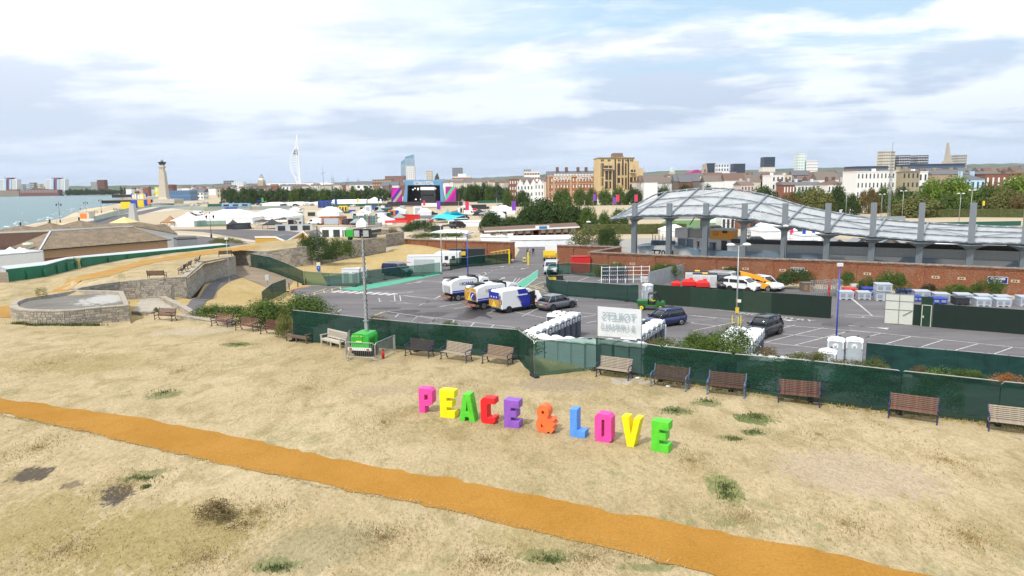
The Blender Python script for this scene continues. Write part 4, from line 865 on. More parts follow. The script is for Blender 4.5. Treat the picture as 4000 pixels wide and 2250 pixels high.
MB().path([Fa[0],Fa[1].lerp(Ra[1],.34)],.09).obj('purlin',STL,cap_); MB().path([Fa[0],Fa[1].lerp(Ra[1],.67)],.09).obj('purlin',STL,cap_)
for i in range(1,12):
    a=Fa[i];b=Ra[i]; MB().bar(a-Vector((0,0,.02)),b+Vector((0,0,.05)),.25,.36).obj('rib',STL,cap_)
for i in range(1,11):
    v0,v1=(.34,.67) if i%2 else (.67,.34)
    MB().tube(Fa[i].lerp(Ra[i],v0),Fa[i+1].lerp(Ra[i+1],v1),.06).obj('brace',STL,cap_)
    if i%2==0: MB().tube(Fa[i].lerp(Ra[i],.67),Fa[i+1].lerp(Ra[i+1],1),.05).obj('brace',STL,cap_)
rr=random.Random(5); bl=MB()
for k in range(60):
    i=rr.randrange(1,6);v=rr.random();u=rr.random(); p=Fa[i].lerp(Ra[i],v).lerp(Fa[i+1].lerp(Ra[i+1],v),u); bl.ball((p.x,p.y,p.z+.02),.10,n=5,m=4)
bl.obj('bolt_caps',mat('fixing_white',(.8,.8,.8),.5),cap_)['kind']='stuff'
colm=cm('canopycol',lambda:MB().box(-.42,.42,-.42,.42,0,1).mesh('column',STLD)); colt=cm('canopycolt',lambda:MB().box(-.40,.40,-.40,.40,0,1).mesh('column_top',STL))
rzc=math.atan2(LD.y,LD.x)
for i in range(10):
    c=f(LA+LD*i); zf=Fp[i].z; zt=ZT(LA+LD*i,794 if i<6 else 792)
    o=ob('column',colm,cap_,tuple(c-LN*.15),rzc,(1,1,zf-.9)); 
    o=ob('column_top',colt,cap_,(c.x-LN.x*.05,c.y-LN.y*.05,zf-.1),rzc,(1,1,zt-zf+.1))
    MB().loft([[(c.x+sx*w+LN.x*0,c.y+sy*w,zf-h) for sx,sy in((-1,-1),(1,-1),(1,1),(-1,1))] for w,h in((.35,1.1),(.7,.75),(1.5,.35))]).obj('column_bracket',STLD,cap_)
    MB().cb(c.x,c.y,.25,1.2,1.2,.5).obj('column_foot',BLK,cap_)
# landing craft: hull under the canopy, bow at left
HULL=nmat('hull_grey_blue',lambda nt,b:mix(nt,smap(nt,noi(nt,obc(nt),.13,2,.4,.5),.47,.50),(.42,.44,.45),(.13,.19,.25)),.6); HL=mat('hull_pale_grey',(.48,.49,.50),.6,var=.1); HD=mat('hull_blue_grey',(.13,.18,.24),.6,var=.1); OR=mat('wheelhouse_orange',(.62,.27,.03),.6,var=.12); DKG=mat('deck_dark',(.045,.05,.06),.7)
sh=thing('landing_craft','grey and blue camouflaged landing craft under the canopy, number T7074 on the bow','ship',LA+LN*3.5,rzc)

def sx(px,off=3.5):
    """distance along the craft of the column px"""
    d=ray(px,950); o=Vector((0,0,CZ)); nn_=LN; s=((LA+LN*off)-o).dot(nn_)/d.dot(nn_); p=o+d*s; return (p-(LA+LN*off)).dot(LD.normalized()), s
def sz(px,py,off=3.5):
    x,_=sx(px,off); p=LA+LN*off+LD.normalized()*x; return ZT(p,py)
x0=sx(2505)[0];x1=sx(2620)[0];xe=sx(4100)[0]; zt=sz(2610,957)
prof=[(x0,.2),(x0-2.2,.9),(x0-2.6,sz(2510,970)+.1),(x0+.5,sz(2530,962)),(x1+2,zt),(x1+4,zt-.7),(xe,zt-.9),(xe,0)]
MB().ext([prof],0,9).obj('hull',HULL,sh)
tx=text('T7074',1.55,BLK,sh,(sx(2590)[0],-.06,sz(2590,990)),(R(90),0,0),'hull_number',bold=.03); tx=text('LC',.7,BLK,sh,(sx(2545)[0],-.06,sz(2545,992)),(R(90),0,0),'hull_number')
def sbox(name,pxa,pxb,pyt,pyb,y0,y1,m):
    xa=sx(pxa)[0];xb=sx(pxb)[0]; return MB().box(xa,xb,y0,y1,sz((pxa+pxb)/2,pyb),sz((pxa+pxb)/2,pyt)).obj(name,m,sh)
sbox('bridge_block',2640,2735,930,985,1.2,6,HL); sbox('bridge_shade_panel',2640,2700,935,980,1.15,1.2,HD)
sbox('gun_platform',2630,2680,893,930,.8,4,HL); sbox('gun_platform',2682,2745,897,930,1.3,5,mat('mesh_panel_grey',(.3,.31,.31),.6))
for px in (2640,2672,2712): sbox('post',px,px+3,930,985,.9,1.0,HL)
sbox('funnel',2715,2742,857,895,3,5,HL); MB().tube((sx(2680)[0],2,sz(2680,880)),(sx(2705)[0],1,sz(2705,850)),.09).obj('gun_barrel',BLK,sh)
sbox('wheelhouse_top',2768,2858,903,935,1.0,4.5,OR); sbox('wheelhouse_rail',2768,2858,898,904,1.0,4.5,HL); sbox('wheelhouse',2762,2870,935,985,1.4,5,HL); sbox('door',2810,2832,942,985,1.33,1.42,DKG); sbox('window',2815,2835,903,912,.9,1.02,BLK); sbox('shade_panel',2763,2790,948,982,1.34,1.4,HD)
rg=MB(); cx_=sx(2793,4.4)[0]; cz_=sz(2793,913); 
rg.path([(cx_+.36*math.cos(R(a)),.92,cz_+.36*math.sin(R(a))) for a in range(0,361,30)],.09); rg.obj('lifebuoy',mat('lifebuoy_beige',(.5,.25,.1),.6),sh)
ml=MB()
for px in (2815,2830,2845): ml.tube((sx(px)[0],2.5,sz(px,903)),(sx(px)[0],2.5,sz(px,868)),.04)
ml.tube((sx(2805)[0],2.5,sz(2805,875)),(sx(2856)[0],2.5,sz(2856,875)),.04); ml.obj('mast_frame',HL,sh)
bu=sbox('bulwark',2850,4050,950,975,1.0,1.3,DKG); bs=sbox('side_hull_panel',2840,4050,968,1010,.4,.9,mat('side_grey',(.30,.33,.35),.6))
rl=MB()
for k in range(60):
    xx=sx(2860)[0]+k*.9; rl.tube((xx,.3,1.4),(xx,.3,3.1),.02,n=4)
rl.tube((sx(2860)[0],.3,3.1),(xe,.3,3.1),.02,n=4); rl.tube((sx(2860)[0],.3,2.3),(xe,.3,2.3),.02,n=4); rl.obj('railing',GALV,sh)['kind']='stuff'
k_=MB()
for px,h in ((2535,3.6),(2545,2.6),(2560,4),(2575,3),(2590,3.4),(2605,2.6)): xx=sx(px)[0]; k_.tube((xx,2,2),(xx,2,2+h*.8),.07); k_.cb(xx,3,2.6,.9,1.2,1)
k_.obj('deck_gear',HD,sh)['kind']='stuff'
for px,l in ((2737,'white bollard lamp'),):
    pass
gp('museum_yard',[(2300,1030),(2440,935),(2480,930),(2900,930),(3600,935),(4300,940),(4400,1100),(3800,1090),(3250,1070),(2715,1040)],mat('grey_flagstones',(.30,.285,.26),.9,var=.1),.05)
# ================================================================ vehicles
TYR=mat('tyre',(.02,.02,.021),.85); RIM=mat('alloy_rim',(.35,.36,.37),.3,.7); RIMD=mat('dark_rim',(.08,.08,.085),.4,.5); GLS=mat('car_glass',(.018,.024,.028),.08,spec=.8); TRIM=mat('black_trim',(.02,.02,.022),.6)
HLT=mat('headlamp',(.75,.77,.78),.15,spec=.8); TLT=mat('tail_lamp',(.45,.01,.01),.2); PLT=mat('number_plate',(.62,.55,.12),.5); PLW=mat('white_plate',(.7,.7,.7),.5)
W0=mat('white_vehicle_paint',(.78,.79,.80),.25,coat=.5,var=.03); GRP=mat('white_plastic',(.80,.81,.82),.45,var=.05)
def paint(k,c): return mat('paint_'+k,c,.28,coat=.6,var=.03)
def wheel(t,x,y,r,rim=RIM,wd=.22):
    s=1 if y>0 else -1
    o=ob('wheel',cm(('tyre',r,wd),lambda:MB().tube((0,-wd/2,0),(0,wd/2,0),r,n=16).mesh('tyre',TYR,False)),t,(x,y,r))
    ob('rim',cm(('rim',r,rim.name),lambda:MB().tube((0,-.02,0),(0,.02,0),r*.66,r*.60,n=14).mesh('rim',rim)),o,(0,s*wd/2,0))
    ob('hub',cm(('hub',r),lambda:MB().tube((0,-.02,0),(0,.04,0),r*.16,n=8).mesh('hub',TRIM)),o,(0,s*(wd/2+.01),0))
def ring(x,hw,z0,z1,k=.12):
    return [(x,-hw+k,z0),(x,-hw,z0+k),(x,-hw*1.0,(z0+z1)/2),(x,-hw+.03,z1-k),(x,-hw+k*1.4,z1),(x,hw-k*1.4,z1),(x,hw-.03,z1-k),(x,hw,(z0+z1)/2),(x,hw,z0+k),(x,hw-k,z0)]
KIND={'suv':dict(L=4.9,W=1.94,H=1.64,belt=1.02,st=[(-2.42,.78,.45,.80),(-2.34,.90,.35,.98),(-1.9,.96,.3,1.04),(-.2,.97,.28,1.03),(1.0,.96,.28,1.02),(1.9,.94,.3,.95),(2.3,.88,.34,.80),(2.45,.72,.42,.66)],cb=(-2.15,1.05),cr=(-1.5,.28),wb=2.93,wr=.38,xo=-.02),
 'mpv':dict(L=4.5,W=1.8,H=1.64,belt=.98,st=[(-2.2,.76,.45,.86),(-2.12,.86,.32,.98),(-1.6,.89,.28,1.0),(.4,.9,.27,.99),(1.3,.88,.28,.97),(1.95,.84,.3,.82),(2.25,.68,.4,.6)],cb=(-2.05,1.45),cr=(-1.75,.45),wb=2.7,wr=.33,xo=.0),
 'xc':dict(L=4.8,W=1.9,H=1.76,belt=1.08,st=[(-2.38,.78,.5,.95),(-2.3,.9,.38,1.08),(-1.6,.95,.33,1.1),(.5,.95,.32,1.09),(1.2,.93,.33,1.06),(2.1,.9,.36,.98),(2.4,.72,.45,.78)],cb=(-2.2,1.05),cr=(-1.95,.2),wb=2.86,wr=.38,xo=-.05),
 'hatch':dict(L=4.1,W=1.76,H=1.48,belt=.93,st=[(-2.0,.74,.42,.8),(-1.92,.84,.3,.93),(-1.4,.87,.26,.95),(.4,.88,.25,.94),(1.1,.86,.26,.9),(1.75,.82,.28,.76),(2.05,.66,.38,.56)],cb=(-1.85,1.05),cr=(-1.45,.1),wb=2.55,wr=.31,xo=.0)}
def car(loc,rz,kind,col,label,cat='car',group='cars in the car park',rails=False,rim=RIM,small=False,name='parked_car'):
    K=KIND[kind]; t=thing(name,label,cat,loc,rz,group); W=K['W']/2
    key=(kind,col.name)
    def body():
        mb=MB().loft([ring(x,hw,z0,z1) for x,hw,z0,z1 in K['st']]); return mb.mesh('body',col,True)
    ob('body',cm(('b',)+key,body),t)
    b0,b1=K['cb'];r0,r1=K['cr'];z=K['belt']-.04;H=K['H']; hb=W-.07;hr=W-.27
    def cab():
        f=lambda x0,x1,h,zz:[(x0,-h*.9,zz),(x0+.15,-h,zz),(x1-.35,-h,zz),(x1,-h*.8,zz),(x1,h*.8,zz),(x1-.35,h,zz),(x0+.15,h,zz),(x0,h*.9,zz)]
        return MB().loft([f(b0,b1,hb,z),f(r0,r1,hr,H-.06)]).mesh('windows',GLS,True)
    ob('windows',cm(('g',kind),cab),t)
    def roof():
        f=lambda g,zz:[(r0-g,-hr*.9-g*.3,zz),(r0+.1,-hr-g*.4,zz),(r1-.2,-hr-g*.4,zz),(r1+g,-hr*.8,zz),(r1+g,hr*.8,zz),(r1-.2,hr+g*.4,zz),(r0+.1,hr+g*.4,zz),(r0-g,hr*.9+g*.3,zz)]
        mb=MB().loft([f(.07,H-.10),f(.03,H-.04),f(-.12,H)])
        for s in(-1,1):
            mb.bar((b1-.04,s*hb*.86,z),(r1,s*hr*.9,H-.07),.07,.05); mb.bar((b0+.05,s*hb*.95,z),(r0+.02,s*hr*.96,H-.07),.12,.06)
            for u in (.36,.66): mb.bar((b0+(b1-b0)*u,s*(hb+.0),z),(r0+(r1-r0)*(u-.05)/.9,s*(hr+.01),H-.08),.07,.05)
        return mb.mesh('roof',col,True)
    ob('roof',cm(('r',)+key,roof),t)
    ar=MB(); wb=K['wb'];xo=K['xo']; wr=K['wr']
    def arches():
        mb=MB()
        for x in (xo-wb/2,xo+wb/2):
            for s in (-1,1): mb.tube((x,s*(W-.30),wr),(x,s*(W+.012),wr),wr*1.16,n=16)
        mb.box(K['st'][0][0]+.12,K['st'][-1][0]-.15,-W+.1,W-.1,.2,.36); return mb.mesh('wheel_arch',TRIM)
    ob('wheel_arches',cm(('a',kind),arches),t)['kind']='stuff'
    for x in (xo-wb/2,xo+wb/2):
        for s in (-1,1): wheel(t,x,s*(W-.09),wr,rim)
    if small: return t
    xf=K['st'][-1][0];xr=K['st'][0][0]
    for s in (-1,1):
        ob('headlight',cm('hl',lambda:MB().cb(0,0,0,.22,.36,.13).mesh('headlight',HLT)),t,(xf-.16,s*(W-.32),.70 if kind!='hatch' else .62)); ob('tail_light',cm('tl',lambda:MB().cb(0,0,0,.14,.34,.14).mesh('tail_light',TLT)),t,(xr+.07,s*(W-.25),.86))
        ob('wing_mirror',cm('wm',lambda:MB().cb(0,0,0,.14,.22,.13).mesh('wing_mirror',TRIM)),t,(b1-.25,s*(W+.04),K['belt']+.06))
    ob('number_plate',cm('np',lambda:MB().cb(0,0,0,.02,.52,.11).mesh('number_plate',PLT)),t,(xr-.005,0,.72)); ob('number_plate',cm('npf',lambda:MB().cb(0,0,0,.02,.52,.11).mesh('number_plate',PLW)),t,(xf+.0,0,.46))
    MB().cb(xf-.06,0,.60,.1,.8,.16).obj('grille',TRIM,t)
    if rails:
        for s in (-1,1): MB().tube((r0+.1,s*(hr-.04),H+.05),(r1-.15,s*(hr-.04),H+.04),.025).obj('roof_rail',TRIM,t)
    return t
def vat(r,f,wb,W,near='r'):
    """place from the two camera-side wheel contact pixels (rear, front)"""
    a=G(*r);b=G(*f); d=(b-a); d.normalize(); n=Vector((-d.y,d.x,0)); c=(a+b)/2
    if n.dot(c)<0: n=-n
    c=c+n*(W/2-.1); return Vector((c.x,c.y,0.02)),math.atan2(d.y,d.x)
p,r=vat((2160,1216),(2233,1203),2.93,1.94); car(p,r,'suv',paint('nardo_grey',(.13,.135,.16)),'dark grey crossover car parked nose to the right of the white van',rim=RIMD)
p,r=vat((2657,1271),(2580,1283),2.7,1.8); car(p,r,'mpv',paint('navy',(.018,.028,.12)),'dark blue people carrier right of the toilets banner',rails=True)
p,r=vat((3039,1308),(2987,1326),2.86,1.9); car(p,r,'xc',paint('black_blue',(.012,.012,.022)),'black off-road car facing left beside the row of toilets',rails=True,rim=RIMD)
def van(loc,rz,col,label,L=5.9,W=2.0,H=2.6,kind='high',cat='van',group='vans on the site',windows=False,name='parked_van',simple=False,extra=None):
    t=thing(name,label,cat,loc,rz,group); h=W/2; x0=-L/2;x1=L/2
    if kind=='high': pr=[(x0,.42),(x1-.1,.38),(x1,.75),(x1-.15,1.12),(x1-.75,1.36),(x1-1.45,2.15),(x1-1.9,H-.12),(x1-2.6,H),(x0+.15,H-.03),(x0+.02,H-.2)]
    else: pr=[(x0,.36),(x1-.1,.34),(x1,.6),(x1-.1,1.0),(x1-.85,1.22),(x1-1.55,H-.1),(x1-1.9,H),(x0+.25,H-.03),(x0+.05,H-.25)]
    ob('body',cm(('van',kind,L,W,H,col.name),lambda:MB().ext([pr],-h,h).mesh('body',col)),t).modifiers.new('bevel','BEVEL').width=.07
    wsb,wst=((x1-.80,1.40),(x1-1.42,2.10)) if kind=='high' else ((x1-.9,1.26),(x1-1.5,H-.16))
    n_=Vector((wst[1]-wsb[1],0,-(wst[0]-wsb[0]))).normalized()*.02
    q=[(wsb[0]+n_.x,-h+.14,wsb[1]+n_.z),(wsb[0]+n_.x,h-.14,wsb[1]+n_.z),(wst[0]+n_.x,h-.2,wst[1]+n_.z),(wst[0]+n_.x,-h+.2,wst[1]+n_.z)]
    ob('windscreen',cm(('ws',kind,L,W,H),lambda:MB().add(q+[(a-.05,b,c-.02) for a,b,c in q],[(0,1,2,3),(7,6,5,4),(0,4,5,1),(1,5,6,2),(2,6,7,3),(3,7,4,0)]).mesh('windscreen',GLS)),t)
    wz0=1.32 if kind=='high' else 1.18; wz1=2.0 if kind=='high' else H-.25
    sw=[(x1-1.0,wz0),(x1-1.55,wz1),(x1-2.15,wz1),(x1-2.15,wz0)]
    for s in (-1,1):
        MB().ext([sw],s*h-.01*s if s>0 else s*h-.012,s*h+.012 if s>0 else s*h+.01).obj('side_window',GLS,t)
        if windows:
            for k in range(2): xx=x1-2.3-k*1.25; MB().box(xx-1.1,xx,s*h-.012,s*h+.012,wz0,wz1).obj('side_window',GLS,t)
        for x in (x0+.95,x1-.95): wheel(t,x,s*(h-.12),.35)
        MB().box(x0+.1,x1-.3,s*h-.02 if s>0 else s*h-.02,s*h+.02,.35,.52).obj('sill_trim',TRIM,t)
        ob('wing_mirror',cm('wmv',lambda:MB().cb(0,0,0,.12,.22,.3).mesh('wing_mirror',TRIM)),t,(x1-1.15,s*(h+.12),wz0+.12)); ob('headlight',cm('hlv',lambda:MB().cb(0,0,0,.14,.34,.2).mesh('headlight',HLT)),t,(x1-.07,s*(h-.28),.86))
        MB().cb(x0-.005,s*(h-.09),1.25,.03,.12,.5).obj('tail_light',TLT,t)
    for x in (x0+.95,x1-.95):
        ar=MB()
        for s in (-1,1): ar.tube((x,s*(h-.3),.35),(x,s*(h+.014),.35),.43,n=16)
        ar.obj('wheel_arch',TRIM,t)['kind']='stuff'
    MB().cb(x1-.02,0,.68,.08,W*.5,.2).obj('grille',TRIM,t); MB().cb(x1-.06,0,.45,.16,W*.9,.16).obj('bumper',TRIM,t); MB().cb(x0-.03,0,.46,.12,W*.94,.16).obj('rear_bumper',TRIM,t)
    return t
SBL=paint('signal_blue',(.018,.03,.34)); CHY=mat('chevron_yellow',(.72,.50,.06),.5); CHR=mat('chevron_red',(.35,.09,.02),.5)
def chev(t,x,w,z0,z1,n=4,name='chevron_panel'):
    MB().cb(x,0,(z0+z1)/2,.02,w,z1-z0).obj(name,CHY,t); st=w/2/n; xx=x-.018 if x<0 else x+.018
    for s in (-1,1):
        for k in range(n):
            y=s*(k+.2)*st; zt=z1; a=(xx,y,z0); b=(xx,y+s*st*.45,z0); dz=z1-z0; y2=min(w/2,abs(y)+dz*.7); 
            MB().add([(xx,s*min(w/2,abs(y)+dz*.0),z1),(xx,s*min(w/2,abs(y)+st*.5),z1),(xx,s*min(w/2,abs(y)+st*.5+dz*.6),z0),(xx,s*min(w/2,abs(y)+dz*.6),z0)],[(0,1,2,3)]).obj('chevron_stripe',CHR,t)
p,r=vat((1994,1224),(2090,1205),3.9,2.0); r-=.12
t=van(p,r,W0,'white high-roof service van with blue panels and its front door open',L=5.7,H=2.5)
h=-1.0; MB().ext([[(-.55,1.9),(.75,1.9),(.45,2.45),(-.75,2.45)]],h-.012,h).obj('blue_panel',SBL,t); MB().ext([[(-.1,.5),(1.05,.5),(1.05,1.75),(-.75,1.75)]],h-.022,h-.012).obj('blue_panel',SBL,t); MB().ext([[(-.3,.9),(-.15,.9),(-.75,1.75),(-.9,1.75)]],h-.03,h-.022).obj('beige_stripe',mat('beige_vinyl',(.45,.4,.3),.5),t)
MB().box(1.05,1.75,h-.015,h,.55,2.05).obj('open_doorway',mat('dark_cab_interior',(.012,.012,.013),.8),t); MB().ext([[(0,.5),(.95,.5),(.95,1.35),(.4,2.1),(0,2.1)]],0,.06).obj('open_door',W0,t,loc=(1.8,h,0),rz=R(-78))
text('SCARAB',.27,SBL,t,(.25,h-.03,2.12),(R(90),0,0),bold=.008); MB().cb(-3.16,0,1.95,.02,1.75,.75).obj('rear_blue_panel',SBL,t); chev(t,-3.165,1.75,.75,1.5,4)
for y in (-.45,0,.45): MB().cb(-3.175,y,1.8,.01,.14,.16).obj('icon',W0,t)
CGRY=mat('grille_grey',(.35,.37,.38),.5)
def sweeper(loc,rz,label,arrow_=True):
    t=thing('road_sweeper',label,'road sweeper',loc,rz,'white and blue road sweepers'); h=1.22
    MB().box(-3.0,3.7,-.5,.5,.55,.85).obj('chassis',TRIM,t)
    MB().ext([[(-2.7,1.0),(1.55,1.0),(1.55,2.75),(1.1,2.95),(-1.5,3.0),(-2.6,2.7),(-2.8,2.3)]],-h,h).obj('hopper_body',W0,t,bevel=.09)
    MB().box(-2.65,1.45,-h-.015,h+.015,1.02,1.42).obj('blue_band',SBL,t); MB().box(-2.65,1.45,-h-.02,h+.02,1.2,1.25).obj('white_stripe',W0,t)
    MB().box(-2.4,1.2,-h+.1,h-.1,.6,1.0).obj('side_machinery',TRIM,t)
    MB().ext([[(1.85,.55),(3.75,.55),(3.8,1.55),(3.45,2.75),(2.3,2.85),(1.85,2.5)]],-1.15,1.15).obj('cab',W0,t,bevel=.08)
    for s in (-1,1): MB().ext([[(2.55,1.6),(3.55,1.6),(3.3,2.45),(2.55,2.45)]],s*1.15-.015,s*1.15+.015).obj('side_window',GLS,t); ob('wing_mirror',cm('wmt',lambda:MB().cb(0,0,0,.1,.22,.5).mesh('wing_mirror',TRIM)),t,(3.7,s*1.38,2.1))
    q=[(3.80,-1.05,1.6),(3.80,1.05,1.6),(3.52,1.0,2.6),(3.52,-1.0,2.6)]; MB().add([(x+.03,y,z) for x,y,z in q]+[(x-.05,y,z) for x,y,z in q],[(0,1,2,3),(7,6,5,4),(0,4,5,1),(1,5,6,2),(2,6,7,3),(3,7,4,0)]).obj('windscreen',GLS,t)
    for x in (-1.7,2.8):
        for s in (-1,1): wheel(t,x,s*1.02,.48,wd=.32)
    MB().box(-3.0,-1.0,-.5,.5,3.02,3.15).obj('roof_hatch',TRIM,t); MB().box(.9,1.6,-.6,.6,2.9,3.2).obj('air_intake',TRIM,t); MB().box(1.7,1.85,-1.0,1.0,2.2,3.0).obj('cab_stack',TRIM,t)
    (chev(t,-2.84,2.3,1.15,2.2,4,'rear_chevron_panel'),chev(t,-2.84,2.2,2.3,2.62,4,'upper_chevron_panel')) if arrow_ else MB().cb(-2.84,0,1.6,.04,1.5,.9).obj('rear_grille',CGRY,t)
    MB().box(-3.1,-2.85,-1.15,1.15,.5,.75).obj('rear_bumper',mat('rusty_bumper',(.30,.12,.08),.8,var=.4),t)
    if arrow_:
        MB().tube((-3.02,-.75,1.75),(-3.08,-.75,1.75),.46,n=20).obj('blue_arrow_disc',SBL,t); a=MB(); a.bar((-3.10,-.95,2.0),(-3.10,-.62,1.62),.12); a.add([(-3.11,-.72,1.48),(-3.11,-.50,1.46),(-3.11,-.50,1.72)],[(0,1,2)]); a.obj('white_arrow',W0,t)
    text('SCARAB',.52,SBL,t,(-.15,-h-.02,2.25),(R(90),0,0),bold=.015); d=MB(); d.bar((-1.35,-h-.015,2.1),(-1.2,-h-.015,2.3),.04); d.bar((-1.2,-h-.015,2.3),(-1.35,-h-.015,2.5),.04); d.bar((-1.35,-h-.015,2.5),(-1.5,-h-.015,2.3),.04); d.bar((-1.5,-h-.015,2.3),(-1.35,-h-.015,2.1),.04); d.obj('diamond_logo',mat('gold_logo',(.4,.33,.12),.5),t)
    br=MB(); br.lathe([(.1,.35),(.4,.3),(.45,.06)],12,(.4,-1.15)); br.obj('gutter_brush',mat('brush_rust',(.25,.09,.05),.9),t); return t
a=G(1888,1211); d=Vector((math.cos(r),math.sin(r),0)); n=Vector((-d.y,d.x,0)); sweeper(a+d*1.7+n*1.1+Vector((0,0,.02)),r,'nearer road sweeper with round blue arrow sign on its striped back').scale=(.93,.94,.92)
a=G(1791,1177); sweeper(a+d*1.5+n*1.0+Vector((0,0,.02)),r-.05,'farther road sweeper mostly hidden behind the nearer one',False).scale=(.86,.9,.9)
# silver pick-up van on the green walkway, heading to the camera
a,b=G(2150,1040),G(2122,1078); d=(b-a).normalized(); c=G(2123,1076)-d*2.6
van((c.x+1.0,c.y,.02),math.atan2(d.y,d.x),paint('silver',(.42,.47,.52)),'silver van coming down the green walkway towards the camera',L=5.0,W=1.95,H=1.95,kind='low',windows=True)
c=G(1546,1079); dd=(G(1600,1082)-G(1500,1076)).normalized()
van((c.x+.2,c.y+.6,.02),math.atan2(dd.y,dd.x)-.08,paint('dark_navy_van',(.02,.025,.07)),'dark blue van with a ladder on its roof behind the green screens',L=4.9,W=1.9,H=1.98,kind='low'); lt=bpy.context
t=thing('roof_ladder','ladder lying along the roof of the dark blue van','ladder',(c.x+.4,c.y+.6,2.05),math.atan2(dd.y,dd.x)-.1)
for s in (-.2,.2): MB().tube((-2.3,s,.08),(2.6,s,.14),.03).obj('rail',GALV,t)
for k in range(14): MB().tube((-2.2+k*.35,-.2,.08),(-2.2+k*.35,.2,.08),.015,n=4).obj('rung',GALV,t)
# vans in the compound
def vc(px,py,px2,py2): a=G(px,py);b=G(px2,py2); return (a+b)/2,math.atan2((b-a).y,(b-a).x)
c,r2=vc(2790,1118,2905,1128); van((c.x,c.y+1,.02),r2,paint('silver2',(.36,.38,.41)),'silver passenger van behind the red machines',L=4.9,W=1.9,H=2.0,kind='low',windows=True)
c,r2=vc(2850,1137,2960,1148); van((c.x,c.y+.6,.02),r2,W0,'small white window van behind the hoarding, orange arm beside it',L=4.3,W=1.8,H=1.85,kind='low',windows=True)
c,r2=vc(2950,1128,3034,1143); car((c.x+.3,c.y+.8,.02),r2,'xc',W0,'white off-road car against the hoarding near the coaches sign',rails=True)
c,r2=vc(2795,1125,2822,1128); car((c.x+.5,c.y-.2,.02),r2-.9,'xc',paint('black_blue',(.012,.012,.022)),'black car squeezed between white cabinets and the silver van',small=True)
t=thing('boom_lift','orange boom lift arm lying folded over the white vans','boom lift',G(2960,1135)+Vector((0,0,0)),-.35)
OY=mat('plant_orange',(.80,.36,.02),.5,var=.1); MB().bar((-2.3,0,2.2),(.2,0,1.6),.34,.5).obj('boom',OY,t); MB().bar((-.2,0,1.75),(1.6,-.1,.9),.28,.4).obj('lower_boom',OY,t); MB().box(-1.2,1.6,-.7,.7,.35,.95).obj('chassis',OY,t); MB().cb(-2.4,0,2.0,.5,.8,.7).obj('counterweight',TRIM,t)
for x in(-.8,1.2):
    for s in (-.75,.75): wheel(t,x,s,.35)
RD=mat('machine_red',(.62,.02,.02),.5,var=.12)
for px,py,lab,sc_ in ((2640,1124,'flat red machine cover, left one of three',.5),(2690,1127,'red machine hood in front of the white cabinets, middle one',.72),(2744,1131,'red machine hood nearest the black car',.7)):
    g=G(px,py); t=thing('sweeper_hood',lab,'machine',g,-.2,'red machines behind the hoarding',sc_); MB().loft([[(-1.2,-.8,.6),(1.2,-.8,.6),(1.2,.8,.6),(-1.2,.8,.6)],[(-1.2,-.8,1.3),(1.2,-.8,1.3),(1.2,.8,1.3),(-1.2,.8,1.3)],[(-.5,-.3,1.75),(.6,-.3,1.75),(.6,.3,1.75),(-.5,.3,1.75)]]).obj('hood',RD,t); MB().box(.1,.7,-.25,.25,1.75,1.95).obj('cap',RD,t); MB().box(-1.1,1.1,-.7,.7,0,.6).obj('base',TRIM,t)
GB=mat('cabinet_white',(.62,.65,.66),.5,var=.05)
for px,py,lab in ((2722,1117,'rear white generator cabinet with a yellow lid strip'),(2752,1128,'front white generator cabinet with a black top edge')):
    g=G(px,py); t=thing('generator_cabinet',lab,'generator',g,-.25,'white generator cabinets in the compound'); MB().box(-1.5,1.5,0,1.3,.15,1.85).obj('housing',GB,t,bevel=.03); MB().box(-1.52,1.52,-.02,1.32,1.85,1.93).obj('lid',TRIM,t); MB().box(-.3,.35,-.03,1.0,1.94,1.99).obj('yellow_strip',CHY,t)
    for x in (-1,0,1): MB().box(x-.4,x+.4,-.02,.0,.4,1.6).obj('door_panel',mat('cabinet_grey',(.5,.53,.54),.5),t)
# utility buggy with driver and lone grey toilet
JG=mat('buggy_green',(.02,.13,.03),.4); JY=mat('buggy_yellow',(.75,.62,.02),.5); VEST=mat('hi_vis_yellow',(.68,.85,.06),.6)
p,r=vat((2512,1213),(2574,1215),2.0,1.5); t=thing('utility_buggy','green utility buggy with yellow wheels and a raised dark windscreen','buggy',p,r)
MB().ext([[(-1.45,.45),(1.35,.4),(1.5,.7),(1.35,.95),(.6,1.0),(.45,.6),(-.3,.6),(-.35,.75),(-1.45,.75)]],-.7,.7).obj('body',JG,t,bevel=.05); MB().box(-1.5,-.35,-.72,.72,.78,1.05).obj('cargo_bed',JG,t); MB().box(-.25,.3,-.6,.6,.6,.95).obj('seat',TRIM,t)
f=MB()
for s in (-.65,.65): f.path([(-.35,s,.7),(-.3,s,1.75),(.45,s,1.85),(.95,s,1.0)],.035)
f.tube((-.3,-.65,1.75),(-.3,.65,1.75),.03); f.obj('roll_frame',TRIM,t); MB().add([(-.35,-.7,1.80),(.5,-.7,1.90),(.5,.7,1.90),(-.35,.7,1.80),(-.35,-.7,1.76),(.5,-.7,1.86),(.5,.7,1.86),(-.35,.7,1.76)],[(0,1,2,3),(7,6,5,4),(0,4,5,1),(1,5,6,2),(2,6,7,3),(3,7,4,0)]).obj('canopy_top',TRIM,t); MB().add([(.5,-.64,1.86),(.5,.64,1.86),(1.0,.64,1.05),(1.0,-.64,1.05)],[(0,1,2,3)]).obj('windscreen',GLS,t)
for x in (-1.0,1.0):
    for s in (-.66,.66): wheel(t,x,s,.32,JY,.26)
BUG=(p.copy(),r)
